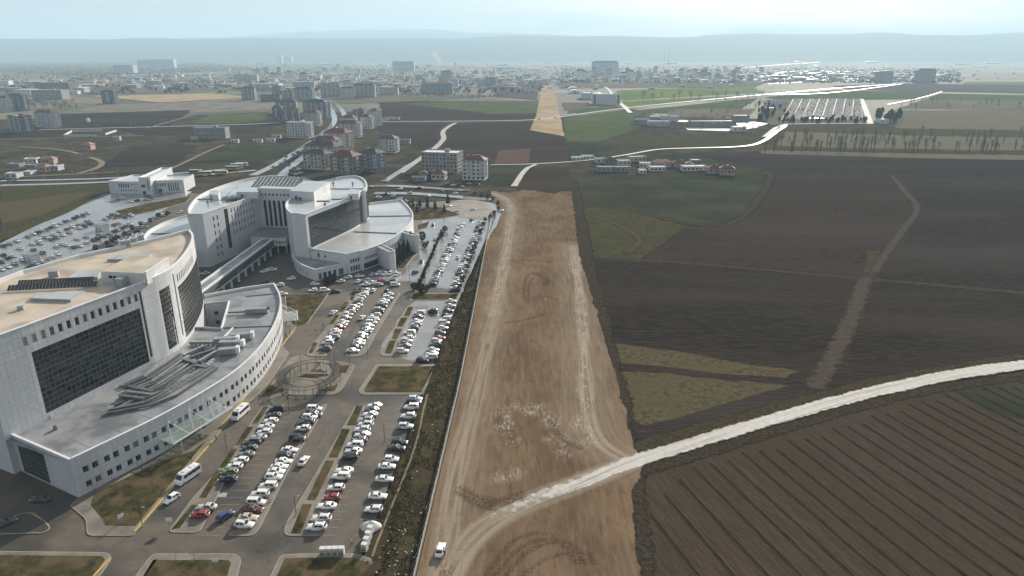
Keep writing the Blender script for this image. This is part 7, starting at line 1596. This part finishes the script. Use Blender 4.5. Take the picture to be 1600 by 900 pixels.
# --- hangar compound, barracks, farm sheds
hg = thing('hangar', 'grey-white hangar front with red piers and arched roof by the country road', 'hangar', (*G(947, 163), 0)); x, y = G(947, 163); wd = 43 * y / F_PX; h = top_height(947, 163, 147)
mb = MB(); mb.prism([(-wd / 2, 0), (wd / 2, 0), (wd / 2, 6), (-wd / 2, 6)], 0, h); child('front_hall', mb.mesh('front_hall', MATS['w_pale']), hg)
for dx in (-wd * .40, wd * .42): mb = MB(); mb.box((dx, -.3, h * .52), (wd * .05, .6, h * .9)); child('pier', mb.mesh('pier', MATS['r_red']), hg)
mb = MB(); n = 16; rr = wd * .26
for i in range(n):
    a, b_ = math.pi * i / n, math.pi * (i + 1) / n; q = [(-wd * .18 - rr * math.cos(a), 6, h * .35 + rr * .9 * math.sin(a)), (-wd * .18 - rr * math.cos(b_), 6, h * .35 + rr * .9 * math.sin(b_))]; mb.face([q[0], q[1], (q[1][0], 70, q[1][2]), (q[0][0], 70, q[0][2])]); mb.face([q[0], (q[0][0], 6, 0), (q[1][0], 6, 0), q[1]])
child('arched_roof', mb.mesh('arched_roof', MATS['w_pale']), hg)
flats(912, 934, 155, 146, 'grey-white hall adjoining the arched hangar', 'w_pale', 'flat', 0, 60, 1, 2, False, 'hall', 'hall', 'halls', None, False)
for k, (a, b_) in enumerate(((888, 904), (890, 907))):
    t_ = thing('greenhouse', 'white domed plastic greenhouse, %s one beside the tan strip' % ('back', 'front')[k], 'greenhouse', (*G((a + b_) / 2, 141 + k * 5), 0)); x, y = G((a + b_) / 2, 141 + k * 5); w_ = (b_ - a) * y / F_PX; mb = MB()
    for i in range(10):
        p, q = math.pi * i / 10, math.pi * (i + 1) / 10; mb.face([(-w_ / 2 * math.cos(p), 0, 9 * math.sin(p)), (-w_ / 2 * math.cos(q), 0, 9 * math.sin(q)), (-w_ / 2 * math.cos(q), 40, 9 * math.sin(q)), (-w_ / 2 * math.cos(p), 40, 9 * math.sin(p))]); mb.face([(-w_ / 2 * math.cos(p), 0, 9 * math.sin(p)), (-w_ / 2 * math.cos(p), 0, 0), (-w_ / 2 * math.cos(q), 0, 0), (-w_ / 2 * math.cos(q), 0, 9 * math.sin(q))])
    child('cover', mb.mesh('cover', MATS['r_white']), t_); mb = MB(); mb.box((0, -.2, 3), (6, .3, 6)); child('door', mb.mesh('door', MATS['w_grey']), t_)
flats(1080, 1146, 199, 190, 'long grey barracks with many window bays and white forecourt', 'w_conc', 'flat', 3, 14, 2, 16, False, 'barracks', 'barracks', 'halls')
for a in ((992, 1016, 194, 187, 'blue-roofed sports hall beside the walled yard', 'w_blue', 'flat'), (1014, 1046, 197, 190, 'white-topped open shed beside the sports hall', 'w_pale', 'white'), (1034, 1044, 186, 181, 'white tent-like hut behind the open shed', 'w_white', 'white'), (1048, 1060, 189, 182, 'pale blue hut behind the open shed', 'w_pale', 'white'), (1146, 1170, 190, 181, 'slate hall behind the barracks', 'w_blue', 'flat'), (1146, 1165, 205, 199, 'white rounded tank hall before the barracks', 'w_white', 'white'), (1195, 1212, 174, 169, 'white shed left of the cemetery', 'w_pale', 'white'), (1205, 1226, 164, 157, 'white-roofed hall at the cemetery corner', 'w_pale', 'white'), (1377, 1388, 193, 187, 'white hut among the pines right of cemetery', 'w_white', 'white')):
    flats(*a[:4], a[4], a[5], a[6], 0, 14, 1, 3, False, 'shed', 'shed', 'sheds')
pm('forecourt', (.38, .365, .34), .7, (.30, .29, .27), .1, .2)
for q in ([(1070, 199), (1150, 201), (1148, 205), (1075, 203)], [(1150, 192), (1180, 190), (1200, 193), (1180, 200), (1155, 203)], [(1050, 187), (1082, 188), (1080, 191), (1052, 190)]): sheet('forecourt', GP(q), .05, 'forecourt')
# --- cemetery: white lanes between rows of graves
pm('grave', (.50, .49, .47), .6, (.62, .61, .59), .3, .4); pm('lane_white', (.36, .35, .335), .8, (.28, .27, .255), .2, .1)
sheet('cemetery_ground', GP([(1198, 156), (1345, 153), (1364, 193), (1205, 195), (1185, 180)]), .03, 'field_far')
for k in range(9):
    a, b_ = G(1240 + k * 13.5, 154.5), G(1222 + k * 15.5, 186 - .3 * k); ribbon('cemetery_lane', [a, b_], 1.9, .09 + .005 * k, 'lane_white', .05, 20, 0)
ribbon('cemetery_lane', GP([(1346, 155), (1352, 170), (1360, 193)]), 9, .16, 'lane_white', .05, 20, 0); ribbon('cemetery_lane', GP([(1226, 194), (1290, 193), (1362, 193.5)]), 5, .17, 'lane_white', .05, 20, 0); ribbon('cemetery_lane', GP([(1195, 214), (1212, 200), (1228, 194)]), 7, .18, 'lane_white', .05, 10, 0)
mb = MB()
for _ in range(2600):
    v = brnd.random(); u = brnd.random(); xx = 1215 + v * 0 + (1345 - 1240 + 30 * v) * u + (1 - v) * 25; yy = 155 + 32 * v; x, y = G(xx, yy)
    if int(u * 40) % 5 == 0: continue
    mb.box((x, y, .45), (1.1, 2.1, .9)); mb.box((x, y + 1, .9), (1.0, .2, 1.6))
stuff(mb.build('graves', MATS['grave']), 'dense rows of pale graves in the walled cemetery', 'graves')
cp = thing('cemetery_canopy', 'long pale blue canopy roof at the cemetery gate', 'canopy', (*G(1272, 189), 0)); x, y = G(1272, 189); mb = MB(); mb.box((0, 0, 4.2), (28, 8, .4)); child('roof', mb.mesh('roof', pm('canopy_blue', (.35, .52, .60), .5)), cp)
for dx in (-12, -4, 4, 12):
    for dy in (-3, 3): mb = MB(); mb.box((dx, dy, 2), (.4, .4, 4)); child('post', mb.mesh('post', MATS['steel_grey']), cp)
# --- trees
PIN = [leafy(900, 2.6, 4.0, 5.0, .55, srnd).mesh('crown', MATS['needle']) for k in range(2)]; mb = MB(); mb.tube([(0, 0, -.1), (0, 0, 5)], [.3, .18], 6); PST = mb.mesh('trunk', MATS['bark'])
def pine(px, py, sc, label, group): t_ = thing('pine_tree', label, 'tree', (*G(px, py), 0), srnd.random() * 6, group); child('crown', srnd.choice(PIN), t_, (0, 0, 0), (0, 0, 0), (sc, sc, sc * srnd.uniform(.9, 1.3))); child('trunk', PST, t_, (0, 0, 0), (0, 0, 0), (sc, sc, sc))
for k in range(42): pine(1216 + srnd.random() * 140, 188 + srnd.random() * 5, srnd.uniform(.45, .85), 'dark pine in the belt along the cemetery front', 'pines of the cemetery belt')
for k in range(16): pine(1368 + srnd.random() * 38, 178 + srnd.random() * 15, srnd.uniform(1., 1.6), 'dark pine in the clump around the white hut', 'pines round the white hut')
for k in range(26): pine(1185 + srnd.random() * 45, 165 + srnd.random() * 24, srnd.uniform(.7, 1.1), 'dark tree at the edge of the cemetery sheds', 'trees by the cemetery sheds')
def trees(n, xa, xb, ya, yb, kind, s0, s1, label, group):
    for k in range(n):
        u = srnd.random() if kind == 'p' else (k + srnd.random()) / n; sc = srnd.uniform(s0, s1); tree(xa + (xb - xa) * u, ya + (yb - ya) * srnd.random(), kind, sc, ('larger ' if sc > (s0 + s1) / 2 else 'smaller ') + label.replace('tall ', '').replace('small ', ''), group)
trees(66, 1195, 1610, 231, 238, 'p', .45, 1.15, 'tall bare poplar in the front line above the dark field', 'poplars of the front line')
trees(60, 1215, 1610, 214, 228, 'p', .4, 1.05, 'bare poplar standing among the grassy rows', 'poplars of the middle rows')
trees(26, 1405, 1610, 158, 172, 'p', .6, 1., 'slender bare poplar in the distant plantation', 'poplars of the distant plantation')
trees(34, 42, 122, 158, 172, 'b', 1.0, 1.6, 'brown bare tree in the dense grove by the concrete hall', 'trees of the left grove')
trees(30, 625, 795, 150, 156, 'b', 1.0, 1.8, 'bare tree in the hedge line beyond the dark fields', 'trees of the far hedge line')
trees(14, 1000, 1200, 150, 157, 'b', 1.3, 2.3, 'bare tree beside the bright green field', 'trees of the green field')
trees(34, 985, 1200, 176, 214, 'b', .7, 1.2, 'bare tree scattered round the barracks grounds', 'trees of the barracks grounds')
trees(22, 890, 1165, 262, 272, 's', .8, 1.6, 'small bare tree between the village houses', 'trees of the village')
trees(22, 20, 140, 236, 272, 's', .8, 1.7, 'small bare tree around the left hamlet', 'trees of the left hamlet')
for x, y, lb in ((1487, 275, 'round bare bush on the field verge, larger of two'), (1526, 277, 'round bare bush on the field verge, smaller of two'), (1183, 264, 'bare thicket at the end of the village field'), (1346, 231, 'reddish bare bush below the poplars')): tree(x, y, 's', 1.6, lb, None)
trees(24, 895, 985, 225, 252, 's', .8, 1.5, 'small bare bush along the ditch beyond the strip', 'bushes of the ditch')
trees(18, 1130, 1230, 150, 175, 'b', .8, 1.4, 'bare tree along the lane left of the cemetery', 'trees of the cemetery lane')
# --- masts, pylons and light poles across the plain
def pole(px, yb, yt, label, group=None, wd=.5, arms=True):
    x, y = G(px, yb); h = top_height(px, yb, yt); t_ = thing('utility_pole', label, 'pole', (x, y, 0), 0, group); mb = MB(); mb.tube([(0, 0, 0), (0, 0, h)], [wd, wd * .5], 6); child('mast', mb.mesh('mast', MATS['steel_grey']), t_)
    if arms: mb = MB(); mb.box((0, 0, h * .93), (h * .16, .25, .25)); child('cross_arm', mb.mesh('cross_arm', MATS['steel_grey']), t_)
pole(1037, 108, 80, 'tall thin mast over the right town, nearer of two', None, 2.2); pole(1044, 104, 76, 'tall thin mast over the right town, farther of two', None, 2.4)
for k, (x, y, t_) in enumerate(((154, 197, 187), (165, 196, 187), (204, 196, 185), (212, 195, 186), (242, 196, 188), (253, 194, 186), (292, 192, 184), (210, 211, 202), (166, 218, 208), (113, 234, 224), (48, 245, 235), (185, 276, 261), (115, 279, 266), (70, 280, 271), (147, 278, 268), (257, 262, 251))): pole(x, y, t_, 'thin grey utility pole in the left fields', 'poles of the left fields', .16)
for k, (x, y, t_) in enumerate(((622, 284, 260), (685, 226, 212), (565, 228, 215), (943, 245, 239), (1060, 190, 180), (1160, 152, 140))): pole(x, y, t_, 'thin grey utility pole beside the road, %s eastwards' % ordinal(k + 1), None, .18)
pole(189, 138, 118, 'leaning pale mast beside the far hall', None, .9, False); pole(63, 150, 133, 'pale roof mast of stepped hall, left one', None, .8, False); pole(87, 150, 133, 'pale roof mast of stepped hall, right one', None, .8, False)
# --- the distant town: houses as single blocks with a roof part
HB = {}
def far_block(px, yb, wpx, hpx, wall, rf, label, group, name='house', cat='house'):
    x, y = G(px, yb); s = y / F_PX; w_, h = wpx * s, max(3., hpx * s); d = max(9, w_ * brnd.uniform(.5, .9)); key = (wall, rf)
    if key not in HB:
        mb = MB(); mb.prism([(-.5, 0), (.5, 0), (.5, 1), (-.5, 1)], -.05, .86); a = mb.mesh('wall', MATS[wall]); mb = MB()
        if rf in ('r_red', 'r_dark', 'r_orange'):
            e = [(-.54, -.04, .855), (.54, -.04, .855), (.54, 1.04, .855), (-.54, 1.04, .855)]; r_ = [(-.3, .45, 1.08), (.3, .45, 1.08), (.3, .55, 1.08), (-.3, .55, 1.08)]
            for k in range(4): mb.face([e[k], e[(k + 1) % 4], r_[(k + 1) % 4], r_[k]])
            mb.face(r_)
        else: mb.prism([(-.53, -.03), (.53, -.03), (.53, 1.03), (-.53, 1.03)], .862, .94)
        HB[key] = (a, mb.mesh('roof', MATS[rf]))
    t_ = thing(name, label, cat, (x, y, 0), brnd.uniform(-.5, .5), group); a, b_ = HB[key]; child('wall', a, t_, (0, 0, 0), (0, 0, 0), (w_, d, h)); child('roof', b_, t_, (0, 0, 0), (0, 0, 0), (w_, d, h)); return t_
WL = ['w_white', 'w_pale', 'w_cream', 'w_grey', 'w_pink', 'w_conc']; RF = ['r_white', 'r_white', 'r_flat', 'r_red', 'r_orange', 'r_dark']
WN = {'w_white': 'white', 'w_pale': 'pale grey', 'w_cream': 'cream', 'w_grey': 'grey', 'w_pink': 'pinkish', 'w_conc': 'concrete'}; RN = {'r_white': 'bright flat', 'r_flat': 'grey flat', 'r_red': 'red', 'r_orange': 'orange', 'r_dark': 'dark'}
def town(n, xa, xb, ya, yb, w0, w1, h0, h1, kindw, label, group, name='house', cat='house', rfs=RF):
    for _ in range(n):
        yy = ya + (yb - ya) * brnd.random(); k = (yy - 84) / 40; rf = brnd.choice(rfs)
        wl_ = brnd.choice(WL); far_block(brnd.uniform(xa, xb), yy, brnd.uniform(w0, w1) * max(.5, k), brnd.uniform(h0, h1) * max(.5, k), wl_, rf, '%s-walled %s with %s roof %s' % (WN[wl_], kindw, RN[rf], label), group, name, cat)
town(70, 900, 1200, 114, 129, 5, 11, 3.5, 8, 'small house', 'in the dense right-hand town', 'houses of the right-hand town')
town(56, 1200, 1480, 114, 128, 6, 13, 3, 6.5, 'low house', 'along the right-hand plain', 'houses of the right-hand plain')
town(60, 150, 520, 118, 142, 6, 14, 2.5, 5, 'low house', 'in the left suburb', 'houses of the left suburb')
town(60, 500, 830, 112, 140, 6, 15, 2.5, 6, 'house', 'in the hazy town behind the school', 'houses of the hazy town')
town(24, 0, 170, 128, 148, 8, 18, 3, 6, 'industrial shed', 'in the far left works', 'sheds of the far left works', 'industrial_shed', 'shed', ['r_white', 'r_orange', 'r_red', 'r_flat'])
town(34, 100, 800, 98, 110, 12, 30, 1.5, 4, 'long hall', 'far out in the haze', 'halls far out in the haze', 'far_hall', 'hall', ['r_white', 'r_white', 'r_flat'])
town(26, 830, 1600, 95, 108, 12, 34, 1.5, 3.5, 'long hall', 'on the far right plain', 'halls of the far right plain', 'far_hall', 'hall', ['r_white'])
town(28, 900, 1200, 112, 124, 6, 9, 8, 14, 'hazy block', 'in the right-hand town', 'flats of the right-hand town', 'apartment_block', 'apartment block', ['r_flat', 'r_dark'])
town(30, 400, 800, 104, 128, 7, 13, 6, 12, 'hazy block', 'in the far middle town', 'flats of the far middle town', 'apartment_block', 'apartment block', ['r_flat', 'r_dark', 'r_white'])
# trees and the smallest roofs of the town, past counting
mb = MB()
for _ in range(5200):
    if brnd.random() < .5: xx, yy = brnd.uniform(870, 1500), brnd.uniform(108, 130)
    else: xx, yy = brnd.uniform(0, 850), brnd.uniform(104, 146)
    if mnoise.noise((xx * .03, yy * .15, 2)) < -.05: continue
    x, y = G(xx, yy); r = brnd.uniform(2.5, 6); h = brnd.uniform(4, 10); a = brnd.random() * 3
    for k in range(3): c_, s_ = math.cos(a + k * 1.05) * r, math.sin(a + k * 1.05) * r; mb.face([(x - c_, y - s_, h * .3), (x + c_ * .3, y + s_ * .3, 0), (x + c_, y + s_, h * .5), (x + c_ * .2, y - s_ * .2, h)])
stuff(mb.build('town_trees', pm('town_tree', (.05, .046, .036), .95, (.08, .07, .058), .05, .05)), 'countless bare trees and bushes between the distant houses', 'trees')
mb = MB()
for _ in range(2600):
    if brnd.random() < .6: xx, yy = brnd.gauss(1120, 150), brnd.uniform(103, 129)
    else: xx, yy = brnd.gauss(520, 230), brnd.uniform(98, 140)
    if not -40 < xx < 1650: continue
    x, y = G(xx, yy); s = brnd.uniform(7, 16); mb.box((x, y, s * .2), (s, s * .8, s * .4), brnd.random(), brnd.choice((0, 1, 1, 2, 3)))
stuff(mb.build('town_roofs', [MATS['w_pale'], MATS['r_white'], MATS['r_orange'], MATS['w_grey']]), 'countless tiny roofs of the far town fading into haze', 'houses')
# thin smoke plume
m, t = newmat('smoke'); out = nd(t, 'ShaderNodeOutputMaterial'); pv = nd(t, 'ShaderNodeVolumePrincipled'); pv.inputs['Color'].default_value = (.9, .9, .9, 1); pv.inputs['Density'].default_value = .018; t.links.new(pv.outputs['Volume'], out.inputs['Volume'])
x, y = G(697, 131); h = top_height(697, 131, 111); mb = MB(); mb.tube([(x, y + 10, h), (x - 10, y + 10, h + 12), (x - 26, y + 12, h + 38), (x - 44, y + 14, h + 62)], [2.5, 5, 9, 14], 10); mb.f.append(tuple(range(10))[::-1]); mb.m.append(0)
stuff(mb.build('smoke', m, None, True), 'thin white smoke plume rising beside the pale tower', 'smoke')
# ------------------------------------------------------------------ haze: one closed box of even, thin, pale air
m, t = newmat('haze'); out = nd(t, 'ShaderNodeOutputMaterial'); pv = nd(t, 'ShaderNodeVolumePrincipled')
pv.inputs['Color'].default_value = (.56, .78, .96, 1); pv.inputs['Density'].default_value = HAZE; pv.inputs['Anisotropy'].default_value = .10
t.links.new(pv.outputs['Volume'], out.inputs['Volume'])
mb = MB(); mb.box((0, 11700, 400), (44400, 24700, 805)); hz = mb.build('haze', m); stuff(hz, 'pale thin winter haze lying over the whole plain', 'haze')
